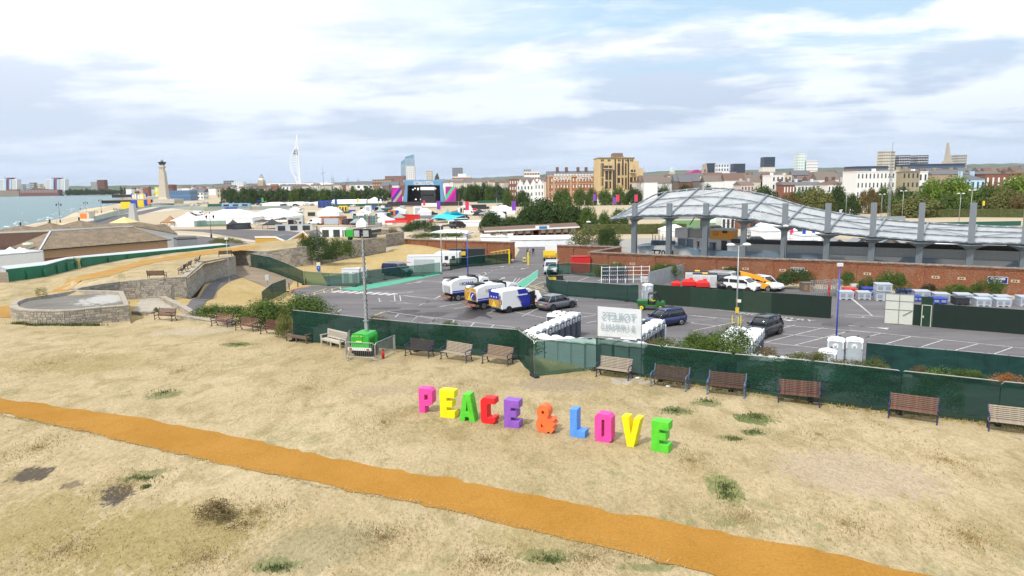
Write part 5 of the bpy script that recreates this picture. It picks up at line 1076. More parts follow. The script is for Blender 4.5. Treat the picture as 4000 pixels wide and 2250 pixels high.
# ---------------------------------------------------------------- portable toilets
TG=mat('toilet_dark_grey',(.075,.085,.11),.5,var=.06); TP=mat('toilet_pale_grey',(.40,.45,.49),.5,var=.06); TW=mat('toilet_white_roof',(.80,.82,.84),.4,var=.05)
def toilet(loc,rz,label,group,side=TG,logo=True,name='portable_toilet'):
    t=thing(name,label,'portable toilet',loc,rz,group); w=.55
    ob('cabin',cm(('tc',side.name),lambda:MB().box(-w,w,-w,w,.08,1.98).mesh('cabin',side)),t)
    def roof():
        mb=MB(); rows=[]
        for i in range(7):
            u=-w-.03+(2*w+.06)*i/6; hh=.22*math.cos((i-3)/3*1.25)
            rows.append([(u,-w-.04,1.96),(u,-w-.05,2.0+hh*.5),(u,-w*.55,2.05+hh),(u,w*.55,2.05+hh*.98),(u,w+.05,2.0+hh*.5),(u,w+.04,1.96)])
        return mb.loft(rows).mesh('roof',TW,True)
    ob('roof',cm('troof',roof),t); ob('vent_cap',cm('tvent',lambda:MB().cb(0,0,0,.14,.14,.06).mesh('vent_cap',TRIM)),t,(.2,.25,2.31))
    ob('door',cm(('td',side.name),lambda:MB().ext([[(-.43,.15),(.43,.15),(.43,1.95),(.25,2.1),(-.25,2.1),(-.43,1.95)]],-w-.04,-w+.01).ext([[(-.3,.3),(.3,.3),(.3,1.2),(.2,1.3),(-.3,.9)]],-w-.06,-w-.03).mesh('door',side)),t)
    ob('door_arch',cm('tda',lambda:MB().path([(-.5,-w-.02,1.5),(-.5,-w-.02,1.9),(-.3,-w-.02,2.18),(.3,-w-.02,2.18),(.5,-w-.02,1.9),(.5,-w-.02,1.5)],.05,6).mesh('door_arch',TW)),t) if logo else None
    if logo:
        ob('round_logo',cm('tlogo',lambda:MB().tube((0,-w-.07,1.68),(0,-w-.04,1.68),.2,n=18).mesh('round_logo',TW)),t); ob('logo_mark',cm('tlm',lambda:MB().bar((-.1,-w-.08,1.72),(.0,-w-.08,1.62),.03).bar((0,-w-.08,1.62),(.1,-w-.08,1.75),.03).box(-.1,.1,-w-.085,-w-.075,1.55,1.58).mesh('logo_mark',TG)),t)
    def waves():
        mb=MB()
        for z in (.5,.75): mb.path([(-w-.01,-.4,z+.5),(-w-.03,-.1,z),(-w-.03,.15,z+.12),(-w-.01,.4,z+.5)],.035,5)
        mb.path([(-w-.01,.0+.2*math.cos(R(a)),1.55+.2*math.sin(R(a))) for a in range(180,361,30)],.03,5); mb.path([(-w-.01,-.25+.17*math.cos(R(a)),1.55+.17*math.sin(R(a))) for a in range(180,361,30)],.03,5)
        mb.v+=[(-x,y,z) for x,y,z in mb.v]; n=len(mb.v)//2; mb.f+=[tuple(i+n for i in f[::-1]) for f in list(mb.f)]; return mb.mesh('moulded_waves',side)
    ob('moulded_waves',cm(('tw',side.name),waves),t)['kind']='stuff'
    ob('skid',cm('tskid',lambda:MB().box(-.5,-.35,-.5,.5,0,.1).box(.35,.5,-.5,.5,0,.1).mesh('skid',TRIM)),t)
    return t
def trow(p0,p1,n,face,labs,group,off=0,**k):
    """toilets from p0 to p1 (world), doors to the direction face (+1 right of travel)"""
    d=(p1-p0); L=d.length; d.normalize(); rz=math.atan2(d.y,d.x)+(0 if face>0 else PI)
    for i in range(n):
        c=p0+d*(i*(L/max(1,n-1))); toilet((c.x,c.y,.03),rz,labs(i),group,**k)
num=['first','second','third','fourth','fifth','sixth','seventh','eighth','ninth','tenth','eleventh','twelfth','thirteenth']
e1=G(2238,1316);e0=Vector((e1.x-4.6,e1.y-8.6,0))
trow(e0,e1,9,1,lambda i:f'dark grey toilet with white logo, {num[8-i]} from the far end of the left block','row of dark grey toilets, left block')
nrm=Vector((-(e1-e0).normalized().y,(e1-e0).normalized().x,0))
trow(e1+nrm*1.25-(e1-e0).normalized()*1.1,e1+nrm*1.25,2,-1,lambda i:f'toilet backing onto the left block, {("nearer","farther")[i]} of the two at its far end','toilets backing onto the left block')
e1=G(2563,1350);e0=Vector((e1.x-3.2,e1.y-6,0))
trow(e0,e1,6,1,lambda i:f'dark grey toilet right of the toilets banner, {num[5-i]} from the far end','row of dark grey toilets, middle block')
e1=G(2948,1392);e0=Vector((e1.x-3.4,e1.y-6.4,0)); 
trow(e0,e1,7,1,lambda i:f'dark grey toilet by the black car, {num[6-i]} from the far end','row of dark grey toilets, right block')
nrm=Vector((-(e1-e0).normalized().y,(e1-e0).normalized().x,0))
trow(e0+nrm*1.3,e1+nrm*1.3,7,-1,lambda i:f'white-roofed toilet above the flowering bush, {num[6-i]} from the far end','toilets backing onto the right block')
RB=[(2072,1298),(2115,1303),(2167,1309),(2218,1314),(2270,1319),(2322,1322),(2376,1322),(2440,1330),(2500,1335),(2610,1347),(2661,1353),(2760,1363),(2922,1379),(2975,1384),(3007,1388),(3058,1392),(3130,1400)]
W_=[]
for k,(px,py) in enumerate(RB):
    g=G(px,py,2.32); 
    nm=('pale backed toilet seen through the creased green mesh, %s from the jutting corner'%num[k]) if k<9 else ('white toilet roof peeking over the green fence, %s of the right-hand group'%num[k-9])
    toilet((g.x,g.y,.02),PI-.60,nm,'toilets along the back of the fence',side=TP,logo=False)
for px,py,rz,lab,sd in ((3333,1436,-.45,'lone pale grey toilet with moulded waves at the lower car park corner',TP),(3262,1434,-.5,'white-roofed toilet behind the blue lamp post base',TP),(3228,1488,-.5,'toilet half hidden by weeds left of the blue lamp post',TP),(2530,1184,.15,'lone grey toilet standing behind the green buggy',TP)):
    g=G(px,py); toilet((g.x,g.y,.03),rz,lab,None,side=sd)
g=G(2586,1337); t=thing('urinal_stack','stack of white plastic urinal trays beside the middle toilet row','urinal stack',g,-.4)
for k in range(6): MB().box(-.3,.3,-.3,.3,.04+k*.25,.26+k*.25).box(.12,.26,-.33,-.29,.12+k*.25,.2+k*.25).obj('tray',TW,t)
# ---------------------------------------------------------------- toilets banner
D=40.2; tl,tr,bl_,br_=AT(2333,1196,D),AT(2507,1209,D),AT(2335,1312,D),AT(2505,1324,D)
t=thing('toilets_banner','white banner reading toilets and urinals in mirror writing on two poles','banner',(tl.x,tl.y,h1(tl.x,tl.y)),0); o=Vector(t.location)
bm=MB(); rows=[]
for j in range(7):
    rows.append([tuple((tl.lerp(tr,i/14)).lerp(bl_.lerp(br_,i/14),j/6)-o+Vector((0,.05*noise.noise(Vector((i*.4,j*.7,1))),0))) for i in range(15)])
BM=bpy.data.materials.new('banner_cloth'); BM.use_nodes=True; ntb=BM.node_tree; b=ntb.nodes['Principled BSDF']; b.inputs['Base Color'].default_value=(.88,.9,.91,1); b.inputs['Roughness'].default_value=.7
trn=nd(ntb,'ShaderNodeBsdfTranslucent'); trn.inputs[0].default_value=(.8,.8,.8,1); mx=nd(ntb,'ShaderNodeMixShader'); mx.inputs[0].default_value=.3; lk(ntb,b.outputs[0],mx.inputs[1]); lk(ntb,trn.outputs[0],mx.inputs[2]); lk(ntb,mx.outputs[0],ntb.nodes['Material Output'].inputs[0])
bm.loft(rows,closed=False,caps=False); bm.obj('banner_sheet',BM,t,True)
for a in (tl-o,tr-o): MB().tube((a.x,a.y,-.3 if a.x<1 else -.5),(a.x,a.y,a.z+.05),.028).obj('banner_pole',GALV,t)
LT=mat('print_grey_blue',(.40,.47,.50),.7); w_=(tr-tl).length; rzb=math.atan2((tr-tl).y,(tr-tl).x); tilt=math.atan2((tr-tl).z,w_)
cm_=(tl+tr)/2-o; text('TOILETS',.60,LT,t,(cm_.x-.05,cm_.y-.10,cm_.z-.52),(R(90),-tilt,rzb),mirror=True,ext=.004,bold=.008,wscale=.88); text('& URINALS',.46,LT,t,(cm_.x-.1,cm_.y-.10,cm_.z-1.12),(R(90),-tilt,rzb),mirror=True,ext=.004,bold=.005,wscale=.9)
# ---------------------------------------------------------------- lighting tower and crowd barriers
c=M(1428,1385); LG=mat('tower_green',(.035,.38,.045),.45,var=.05); DG=mat('mast_grey',(.32,.345,.36),.45,.3)
t=thing('lighting_tower','bright green mobile lighting tower with a tall grey mast inside steel barriers','lighting tower',c,R(-14))
MB().ext([[(-.56,.45),(.56,.45),(.58,1.16),(.45,1.38),(-.45,1.38),(-.58,1.16)]],-.7,.6).obj('housing',LG,t,bevel=.05)
for k in range(8): MB().box(.555,.59,-.5,.1,.66+k*.055,.68+k*.055).obj('louvre',mat('louvre_dark',(.01,.15,.02),.6),t)
MB().box(-.45,.2,-.73,-.70,.85,1.4).obj('door_panel',mat('tower_green_dark',(.03,.36,.04),.45),t); text('HILIGHT B5+',.13,mat('logo_yellow_green',(.5,.75,.2),.5),t,(-.1,-.74,1.25),(R(90),0,0)); 
MB().box(-.2,.15,-.745,-.735,.9,.98).obj('yellow_label',mat('label_yellow',(.7,.8,.1),.5),t)
MB().box(-.75,.75,-.78,-.70,.42,.58).obj('light_bar',PLW,t); MB().cb(-.55,-.79,.5,.16,.02,.08).obj('tail_light',TLT,t); MB().cb(.55,-.79,.5,.16,.02,.08).obj('tail_light',TLT,t); MB().box(-.6,.6,-.6,.6,.2,.45).obj('chassis',TRIM,t)
for s in (-.62,.62): wheel(t,s if 0 else 0,0,.3) if 0 else ob('wheel',cm('tw_',lambda:MB().tube((-.1,0,0),(.1,0,0),.32,n=16).mesh('wheel',TYR)),t,(s,0,.32))
mast=MB(); z=1.5; hm=ZT(c,915)-c.z
for k,(w_,zt_) in enumerate(((.19,.28),(.16,.46),(.13,.64),(.11,.82),(.085,.98))):
    z1=hm*zt_; MB().box(-w_/2,w_/2,-w_/2+.3,w_/2+.3,1.4 if k==0 else z-.1,z1).obj('mast_section',DG,t); MB().cb(0,.3,z1,w_*1.5,w_*1.5,.06).obj('mast_collar',DG,t); z=z1
for s,x in ((-1,-.28),(1,.30)):
    MB().box(x-.22,x+.22,.15,.45,hm*.97,hm*.97+.5).obj('floodlight',BLK,t); MB().box(x-.17,x+.17,.135,.15,hm*.97+.06,hm*.97+.42).obj('lamp_glass',mat('lamp_glass',(.35,.37,.38),.2),t)
MB().box(-.5,.5,.28,.34,hm*.97+.2,hm*.97+.27).obj('crossbar',GALV,t)
MB().path([(.12+.05*math.sin(i*1.9),.2+.05*math.cos(i*1.9),1.8+i*(hm-2.2)/60) for i in range(61)],.018,4).obj('coiled_cable',BLK,t)
def barrier(a,b,label,group='steel crowd barriers round the lighting tower',m=GALV,hh=1.05):
    a=Vector(a);b=Vector(b);t=thing('crowd_barrier',label,'barrier',a,0,group); d=b-a;L=d.length;u=d/L
    q=lambda x,z:u*x+Vector((0,0,z)); MB().path([q(.02,.2),q(.02,hh-.12),q(.14,hh),q(L-.14,hh),q(L-.02,hh-.12),q(L-.02,.2),q(.02,.2)],.022).obj('outer_frame',m,t)
    g=cm(('bb',m.name,hh),lambda:MB().tube((0,0,.2),(0,0,hh),.010,n=4).mesh('bar',m)); n=int(L/.13)
    for k in range(1,n): ob('bar',g,t,tuple(u*(L*k/n)))
    nn=Vector((-u.y,u.x,0))*.28
    for x in (.25,L-.25): MB().tube(q(x,.02)-nn,q(x,.02)+nn,.016).tube(q(x,.02),q(x,.2),.016).obj('foot',m,t)
    return t
A=[M(1352,1405),M(1467,1412),M(1545,1375),M(1478,1340),M(1368,1352)]
for i,l in enumerate(('front steel crowd barrier before the green tower','right steel crowd barrier beside the fire extinguisher','back steel crowd barrier right of the tower','back steel crowd barrier behind the green tower','left steel crowd barrier next to the pale wooden bench')): barrier(A[i],A[(i+1)%5],l)
g=M(1497,1400); t=thing('fire_extinguisher','small red fire extinguisher inside the steel barriers','fire extinguisher',g); MB().tube((0,0,0),(0,0,.45),.08,n=10).obj('cylinder',mat('extinguisher_red',(.6,.02,.02),.3),t,True); MB().cb(0,0,.5,.05,.1,.1).obj('handle',TRIM,t)
# ================================================================ foliage
import numpy as np
def leafmat(key,c1,c2,c3=None,sc=.8):
    def f(nt,b):
        o=pos(nt); n=noi(nt,o,sc,4,.7); c=mix(nt,smap(nt,n,.38,.62),c1,c2)
        c=mix(nt,mth(nt,'MULTIPLY',smap(nt,noi(nt,o,sc*3.3,3,.6),.55,.66),.7),c,c3 or tuple(x*1.7 for x in c2)); return c
    return nmat(key,f,.75,.15)
F_DK=leafmat('foliage_dark',(.028,.05,.016),(.05,.085,.025)); F_MD=leafmat('foliage_mid',(.045,.078,.018),(.085,.13,.03)); F_OL=leafmat('foliage_olive',(.09,.10,.03),(.15,.16,.05),(.24,.22,.08)); F_BR=leafmat('foliage_brown',(.11,.08,.035),(.16,.12,.05),(.09,.12,.03))
F_LT=leafmat('foliage_light',(.085,.14,.022),(.15,.215,.035)); F_FAR=leafmat('foliage_far',(.035,.06,.028),(.065,.10,.04),sc=.15); F_BRM=leafmat('foliage_bramble',(.045,.08,.016),(.10,.155,.03),(.16,.19,.05),1.6); BARK=mat('bark',(.09,.07,.05),.9,var=.3)
def crown_mesh(key,m,seed,n,leaf,R3,clumps=26,flat=.0,cr=.34,shell=.55):
    def mk():
        r=np.random.RandomState(seed); rx,ry,rz=R3
        a=r.normal(size=(clumps,3)); a/=np.linalg.norm(a,axis=1)[:,None]; a[:,2]=np.abs(a[:,2])*1.15-.22; rad=shell+(1-shell-.12)*r.rand(clumps)**.5
        cc=a*rad[:,None]; cs=cr*(.6+.8*r.rand(clumps))
        idx=r.randint(0,clumps,n); d=r.normal(size=(n,3)); d/=np.linalg.norm(d,axis=1)[:,None]; p=cc[idx]+d*(cs[idx]*(.75+.35*r.rand(n)))[:,None]
        if flat: p[:,2]=np.where(p[:,2]<-flat,-flat+(p[:,2]+flat)*.15,p[:,2])
        P=p*np.array([rx,ry,rz]); nrm=d+r.normal(size=(n,3))*.45+np.array([0,0,.25]); nrm/=np.linalg.norm(nrm,axis=1)[:,None]
        t=np.cross(nrm,r.normal(size=(n,3))); t/=np.linalg.norm(t,axis=1)[:,None]; u=np.cross(nrm,t); s=leaf*(.5+.9*r.rand(n))[:,None]
        V=np.stack([P-t*s,P+u*s*.55,P+t*s,P-u*s*.55],1).reshape(-1,3); me=bpy.data.meshes.new(key); me.vertices.add(4*n); me.vertices.foreach_set('co',V.ravel()); me.loops.add(4*n); me.loops.foreach_set('vertex_index',np.arange(4*n)); me.polygons.add(n); me.polygons.foreach_set('loop_start',np.arange(n)*4); me.polygons.foreach_set('loop_total',np.full(n,4)); me.update(); me.materials.append(m); return me
    return cm(('cr',key),mk)
def plant(name,cat,label,loc,size,mesh,group=None,trunk=None,rz=0,part='foliage',flower=None):
    """size = scale xyz of a unit crown, sitting with its centre at height size.z"""
    t=thing(name,label,cat,loc,rz,group)
    zc_=size[2]*.62 if trunk is None else trunk+size[2]*.7
    ob(part,mesh,t,(0,0,zc_),0,size)
    if trunk is not None:
        mb=MB(); mb.tube((0,0,-.2),(0,0,max(.5,trunk+size[2]*.9)),max(.12,size[0]*.06),max(.08,size[0]*.035),n=6)
        rr=random.Random(int(loc[0]*7)); 
        for k in range(4): a=rr.uniform(0,6.28); mb.tube((0,0,trunk*.8),(math.cos(a)*size[0]*.5,math.sin(a)*size[1]*.5,trunk+size[2]*.7),size[0]*.03,size[0]*.012,n=5)
        mb.obj('trunk',BARK,t)
    return t
U=lambda key,m,seed,n,leaf,**k:crown_mesh(key,m,seed,n,leaf,(1,1,1),**k)
SH=[U('shA%d'%i,F_BRM,i,8500,.033,clumps=40,flat=.3,cr=.33) for i in range(3)]; SHD=[U('shD%d'%i,F_DK,10+i,11000,.032,clumps=44,flat=.3,cr=.36) for i in range(2)]; SHM=[U('shM%d'%i,F_MD,20+i,9000,.033,clumps=42,flat=.3,cr=.34) for i in range(2)]
SHO=[U('shO%d'%i,F_OL,30+i,6500,.034,clumps=36,flat=.3,cr=.32) for i in range(2)]; SHB=[U('shB%d'%i,F_BR,40+i,2600,.036,clumps=30,flat=.3,cr=.28) for i in range(2)]
def bush(px0,px1,pyt,pyb,z,mesh,label,group=None,dy=1.0,name='bush',hs=1.0):
    p=G((px0+px1)/2,pyb,z); a=G(px0,pyb,z);b=G(px1,pyb,z); w_=(b-a).length/2; h=ZT(p+Vector((0,w_*.3,0)),pyt)-z; h=max(.3,h)
    return plant(name,'bush',label,(p.x,p.y+w_*.5*dy,z-.05),(w_*1.02,w_*dy*.9,h/1.45*hs),mesh,group,rz=random.uniform(-.3,.3) if dy>.8 else 0)
# behind the fence
bush(740,960,1192,1262,2.6,SHM[1],'low grey-green grass clump behind the low rubble wall',dy=.5)
bush(905,1110,1180,1300,2.6,SH[0],'sprawling green shrub behind the third bench','green shrubs at the head of the fence',dy=.7)
bush(1010,1240,1168,1318,2.2,SHM[0],'tall dark green shrub rising behind the reddish bench','green shrubs at the head of the fence',dy=.8); bush(1075,1300,1172,1290,1.8,SH[1],'loose feathery shrub reaching over the left end of the fence','green shrubs at the head of the fence',dy=.8); bush(1075,1160,1222,1340,3.2,SHO[1],'yellow-green bramble hugging the first fence panel','green shrubs at the head of the fence',dy=.7)
bush(1380,1540,1232,1300,2.3,SHB[0],'sparse weeds showing above the fence beside the lighting mast','weeds showing above the fence',dy=.5); bush(1725,1795,1257,1320,2.5,SHM[1],'small weed tuft above the fence near the wet stain','weeds showing above the fence',dy=.6)
for x0,x1,yt,yb,m_,l in ((1350,1560,1290,1345,SHM[0],'green bramble seen through the mesh behind the tower'),(1560,1800,1288,1370,SH[2],'green bramble seen through the mesh behind the dark bench'),(1800,2040,1305,1385,SH[0],'green bramble seen through the mesh behind the tan bench'),(2450,2700,1352,1470,SHM[1],'dark bramble seen through the mesh right of the banner'),(2840,3160,1425,1520,SHM[0],'bramble seen through the mesh behind the twin blue-ended benches'),(3560,3760,1480,1600,SH[1],'bright bramble seen through the mesh above the long bench'),(3200,3500,1450,1560,SHD[0],'dark bramble seen through the mesh behind the peeling bench')):
    p=G((x0+x1)/2,yb,3.4); w_=(G(x1,yb,3.4)-G(x0,yb,3.4)).length/2; h=ZT(p,yt)-3.0; plant('bush','bush',l,(p.x+1.2,p.y+2.0,2.6),(w_,1.2,max(.6,h/1.4)),m_,'brambles pressed against the fence')
bush(2515,2665,1318,1400,1.2,SHB[1],'reddish-brown dead bush right of the banner',dy=.6)
bush(2650,2790,1310,1440,1.6,SH[1],'leafy left part of the tall flowering bush',dy=.7); bush(2730,2950,1290,1440,1.6,SHM[0],'tall flowering bush in front of the right toilet block',dy=.7); bush(2700,2920,1318,1440,2.0,SH[2],'bright green front of the tall flowering bush',dy=.5)
bush(2930,3060,1352,1430,1.6,SHB[0],'thin reddish stems above the fence right of the flowering bush',dy=.4)
bush(3060,3270,1372,1450,2.0,SHO[0],'olive weeds in front of the half hidden toilets','weeds along the lower hoarding',dy=.4); bush(3240,3400,1398,1450,2.3,SHB[1],'brownish weeds at the foot of the lone grey toilet','weeds along the lower hoarding',dy=.4); bush(3360,3480,1395,1470,2.3,SHO[1],'tall olive weeds right of the lone grey toilet','weeds along the lower hoarding',dy=.4)
bush(3540,3640,1425,1480,2.5,SHB[0],'short brown weeds above the fence by the pale debris','weeds along the lower hoarding',dy=.4); bush(3700,3860,1442,1500,2.6,SHM[1],'young green nettles above the fence','weeds along the lower hoarding',dy=.4); bush(3850,4020,1455,1520,2.6,U('rust',leafmat('foliage_rust',(.26,.09,.03),(.35,.16,.05),(.14,.15,.04),1.5),77,3000,.036,clumps=28,flat=.3,cr=.3),'rusty orange bracken at the far right above the fence',dy=.4)
# flowers on the tall bush
fl=MB(); rr=random.Random(9); g=G(2850,1430,1.6)
for k in range(700):
    px=rr.gauss(2855,52);py=rr.uniform(1318,1385)+abs(px-2855)*.25; p=AT(px,py,g.y-rr.uniform(.2,.9)); s=.045; a=rr.uniform(0,3); fl.add([p+Vector((s*math.cos(a),0,s*math.sin(a))),p+Vector((-s*math.sin(a),-s*.5,s*math.cos(a))),p-Vector((s*math.cos(a),0,s*math.sin(a)))],[(0,1,2)])
tag(fl.obj('white_blossom',mat('blossom',(.8,.8,.78),.8)),kind='stuff')
# ivy and bushes on the brick wall
for x0,x1,yt,yb,m_,l in ((2330,2450,1030,1085,SHM[0],'green shrub on the brick wall behind the stacked barriers'),(2540,2660,1030,1100,SHM[1],'shrub with yellow flowers before the grey fence'),(2820,2905,1045,1100,SHD[0],'shrub on the brick wall behind the silver van'),(3030,3195,1058,1130,SHD[1],'rounded dark green bush under the dark coaches sign'),(3280,3345,1062,1135,SHM[1],'bush on the wall behind the grey crates'),(3350,3420,1085,1145,SHM[0],'ivy patch between blue and tall crates'),(3420,3560,1065,1165,SHM[1],'tall ivy spreading on the brick wall'),(3590,3675,1110,1160,U('dkb',leafmat('foliage_blackish',(.015,.022,.012),(.035,.045,.022)),55,4000,.036,clumps=30,flat=.3,cr=.3),'nearly black bush against the brick wall'),(3670,3810,1112,1165,SH[0],'light green low shrub against the brick wall'),(3790,3935,1092,1175,SHM[0],'rounded green bush under the blue coaches sign')):
    bush(x0,x1,yt,yb,0,m_,l,'bushes at the foot of the long brick wall',dy=.5)
bush(1160,1305,925,1036,1.0,SHD[0],'dark round bush against the stone wall',dy=.3); bush(1275,1385,935,1030,1.0,SHM[1],'lighter green bush beside the dark round bush',dy=.3)
bush(1575,1700,865,915,2.6,SHD[1],'dark scrubby bush behind the square-ended wall','scrub along the brick wall top',dy=.6); bush(1500,1560,890,925,2.6,SHB[0],'small brown scrub behind the stone wall','scrub along the brick wall top',dy=.6); bush(1600,1830,908,938,1.6,SHM[1],'long low green hedge behind the brick wall','scrub along the brick wall top',dy=.3)
bush(820,945,925,958,1.5,SHO[1],'grey-green scrub on the roadside behind the lawn',dy=.4); bush(810,850,975,1000,2.6,SHO[0],'little tuft at the head of the ramp wall',dy=.4)
bush(1910,2003,972,1010,0,SHM[0],'ivy behind the left yellow height barrier',dy=.4); bush(2190,2330,985,1035,0,SHM[1],'green shrub behind the red skip',dy=.3)
g=G(330,1262,3.3); rr=random.Random(2); gs=MB()
def tufts(name,pts_,m,n,s,spread,seed,label=None,kind='stuff',hgt=1.0):
    r=np.random.RandomState(seed); V=[];Fc=[]
    for (x,y,z,sx_,sy_) in pts_:
        for k in range(n):
            a=r.rand()*6.28; q=abs(r.normal())*.55; px_=x+math.cos(a)*q*sx_; py_=y+math.sin(a)*q*sy_; zz=h1(px_,py_) if z is None else z; b=r.rand()*6.28; ss=s*(.5+r.rand()); hh=ss*hgt*(1+r.rand()); lean=r.normal()*ss*.6
            o=len(V); V+= [(px_+math.cos(b)*ss*.35,py_+math.sin(b)*ss*.35,zz-.01),(px_-math.cos(b)*ss*.35,py_-math.sin(b)*ss*.35,zz-.01),(px_+lean,py_+lean*.5,zz+hh)]; Fc.append((o,o+1,o+2))
    mb=MB(); mb.v=V; mb.f=Fc; return tag(mb.obj(name,m),label,None,None,kind)
GG=leafmat('green_grass_blades',(.07,.095,.03),(.13,.16,.06),sc=2)
L_=[]
for px in range(60,400,20):
    p=M(px,1272 if px>100 else 1266); L_.append((p.x,p.y,None,.55,.22))
tufts('green_weeds',L_,GG,110,.09,1,5,hgt=1.2)
def mp_(px,py,rx,ry): 
    p=M(px,py); return (p.x,p.y,None,(M(px+rx,py)-p).length,(M(px,py-ry)-p).length)
DRY=leafmat('dry_straw_blades',(.36,.28,.14),(.43,.35,.20),(.25,.22,.09),.5)
tufts('green_grass',[mp_(2950,1632,75,18),mp_(2950,1622,50,12),mp_(2945,1690,55,12),mp_(2870,1715,40,10),mp_(2640,1606,65,15),mp_(2760,1568,55,12),mp_(2830,1900,40,25),mp_(2840,1935,50,30),mp_(930,1346,60,7),mp_(640,1535,60,12),mp_(560,1870,70,12),mp_(570,1905,12,6),mp_(1080,2220,80,20),mp_(2150,2190,90,22)],GG,230,.05,1,8)
tufts('straw_grass',[mp_(x,y,260,110) for x,y in ((200,1420),(700,1450),(1200,1520),(1500,1650),(2000,1640),(2700,1800),(3200,1700),(3700,1800),(3300,2050),(3800,2100),(2900,2020),(150,1750),(500,1900),(1000,2000),(1500,2100),(250,2150),(800,2180),(1900,2190),(2300,2180),(1800,1500),(3400,1640))],DRY,1300,.045,1,9,hgt=.8)
tufts('fence_foot_grass',[(p.x+(q.x-p.x)*k/6-.15,p.y+(q.y-p.y)*k/6-.25,None,.5,.22) for p,q in zip(FBW[7:-1],FBW[8:]) for k in range(6)],leafmat('rank_straw',(.28,.21,.07),(.38,.30,.12),(.16,.17,.05),1.5),40,.07,1,10)
E_=[]
for L_ in (up[1:-1],lo[1:-1]):
    for (a,b),(c,d) in zip(L_[:-1],L_[1:]):
        p=M(a,b);q=M(c,d); n_=int((q-p).length/.28)
        for k in range(n_): r_=p.lerp(q,k/n_); j=noise.noise(Vector((r_.x*.9,r_.y*.9,3)))*.2; E_.append((r_.x,r_.y+j,None,.28,.10))
tufts('path_edge_grass',E_,leafmat('pale_straw_edge',(.42,.33,.18),(.50,.41,.25),(.24,.25,.09),.8),26,.05,1,12,hgt=.7)
p=M(845,2030); plant('grass_clump','plant','dark dry grass clump on the slope below the orange path',(p.x,p.y,p.z-.1),(.62,.5,.38),U('clump',leafmat('dead_brown',(.12,.085,.04),(.20,.15,.07),(.30,.24,.11),3),91,3000,.05,clumps=26,flat=.3,cr=.34)); p=M(940,2058); plant('grass_clump','plant','small wispy grass clump right of the dark clump',(p.x,p.y,p.z-.1),(.4,.3,.2),U('clump2',DRY,92,900,.07,clumps=16,flat=.3))
bush(130,185,1118,1168,4.2,U('tallgrass',F_OL,93,900,.05,clumps=14,flat=.3,cr=.4),'wispy tall weeds on the rim of the gun platform',dy=.4); bush(462,490,1066,1098,4.4,U('tallgrass2',F_OL,94,500,.05,clumps=10,flat=.3,cr=.4),'thin weed stalks by the bench on the wall',dy=.4); bush(598,618,1200,1222,2.9,SH[0],'small green plant beside the first bench',dy=.6)
# ================================================================ trees of the middle distance
TM=[U('tA%d'%i,m_,100+i,8500,.046,clumps=42,cr=.33) for i,m_ in enumerate((F_DK,F_MD,F_MD,F_DK))]; TO=[U('tO%d'%i,m_,110+i,8500,.046,clumps=40,cr=.33) for i,m_ in enumerate((F_LT,F_BR,F_OL))]; TF=[U('tF%d'%i,F_FAR,120+i,1500,.085,clumps=22,cr=.34) for i in range(4)]
def tree(px0,px1,pyt,D,mesh,label,group,cat='tree',name='tree',aspect=1.0,low=.12):
    c=AT((px0+px1)/2,720,D); w_=abs(AT(px1,720,D).x-AT(px0,720,D).x)/2; h=ZT((c.x,D),pyt); sz_=h/1.38
    return plant(name,cat,label,(c.x,D,0),(w_*1.05,w_*.8*aspect,sz_),mesh,group,trunk=-sz_*.45)
for a in ((2040,2200,760,210,TM[0],'big dark tree mass left of the shelter roof, left part'),(2010,2110,795,205,TM[3],'dark spreading branches above the white tents'),(2110,2260,758,212,TM[1],'tall rounded evergreen behind the long shelter'),(2190,2290,790,208,TM[3],'dark evergreen at the right end of the shelter'),(2260,2340,800,205,TM[2],'bright green tree between evergreen mass and lamp post'),(1935,2060,838,203,TM[0],'low dark tree in front of the white tents'),(1870,1960,818,203,TM[3],'windblown pine at the left of the tree mass'),(2340,2385,815,215,TM[1],'small round tree behind the long hedge'),(2385,2460,812,222,TM[2],'green tree near the pointed end of the canopy')):
    tree(*a,'dark trees beside the long shelter',low=.05)
bush(2220,2430,890,975,0,SHO[0],'brownish-green bush behind the right gate wall',dy=.7); bush(2330,2420,895,990,0,SHD[0],'dark green base of the bush behind the gate wall',dy=.5); bush(1905,2000,905,948,0,SHB[1],'thin brown bush above the brick wall',dy=.7)
for a in ((3576,3700,692,265,TO[0],'bright green rounded tree, left half of the big pair on the right'),(3640,3815,682,270,TO[0],'largest bright green tree behind the lamp posts'),(3500,3640,740,262,TM[1],'shaded green tree left of the big bright tree'),(3480,3680,760,250,TO[2],'low olive tree in front of the big bright tree'),(3660,3800,750,252,TM[2],'mid green tree behind the double lamp'),(3811,3920,700,270,TM[1],'dark tree left of the rightmost bright tree'),(3880,4060,678,275,TO[0],'bright green tree at the right edge'),(3850,4000,725,262,TO[2],'olive tree above the black tent'),(3960,4090,735,255,TO[1],'brownish tree at the right edge')): tree(*a,'big trees at the right of the common',low=.05)
for a in ((3300,3362,745,270,TM[0],'dark tree left of the white tents'),(3358,3440,722,280,TO[1],'brownish tree before the long white hotel'),(3420,3500,720,285,TM[2],'green tree beside the lattice mast'),(3495,3560,715,285,TM[0],'dark tree in front of the khaki building'),(2937,3040,712,280,TM[0],'dark windswept tree behind the canopy top'),(3050,3130,738,272,TO[1],'reddish-brown tree right of the tall white house'),(3120,3258,724,275,TO[2],'broad olive-yellow tree behind the canopy'),(3100,3180,722,300,TM[1],'green tree behind the olive tree'),(3240,3310,712,285,TM[3],'dark tree near the round sign'),(2645,2704,711,420,TM[3],'windswept tree behind the canopy ridge'),(2745,2785,713,420,TM[3],'small windswept tree above the canopy')): tree(*a,'trees in front of the seafront houses',low=.08)
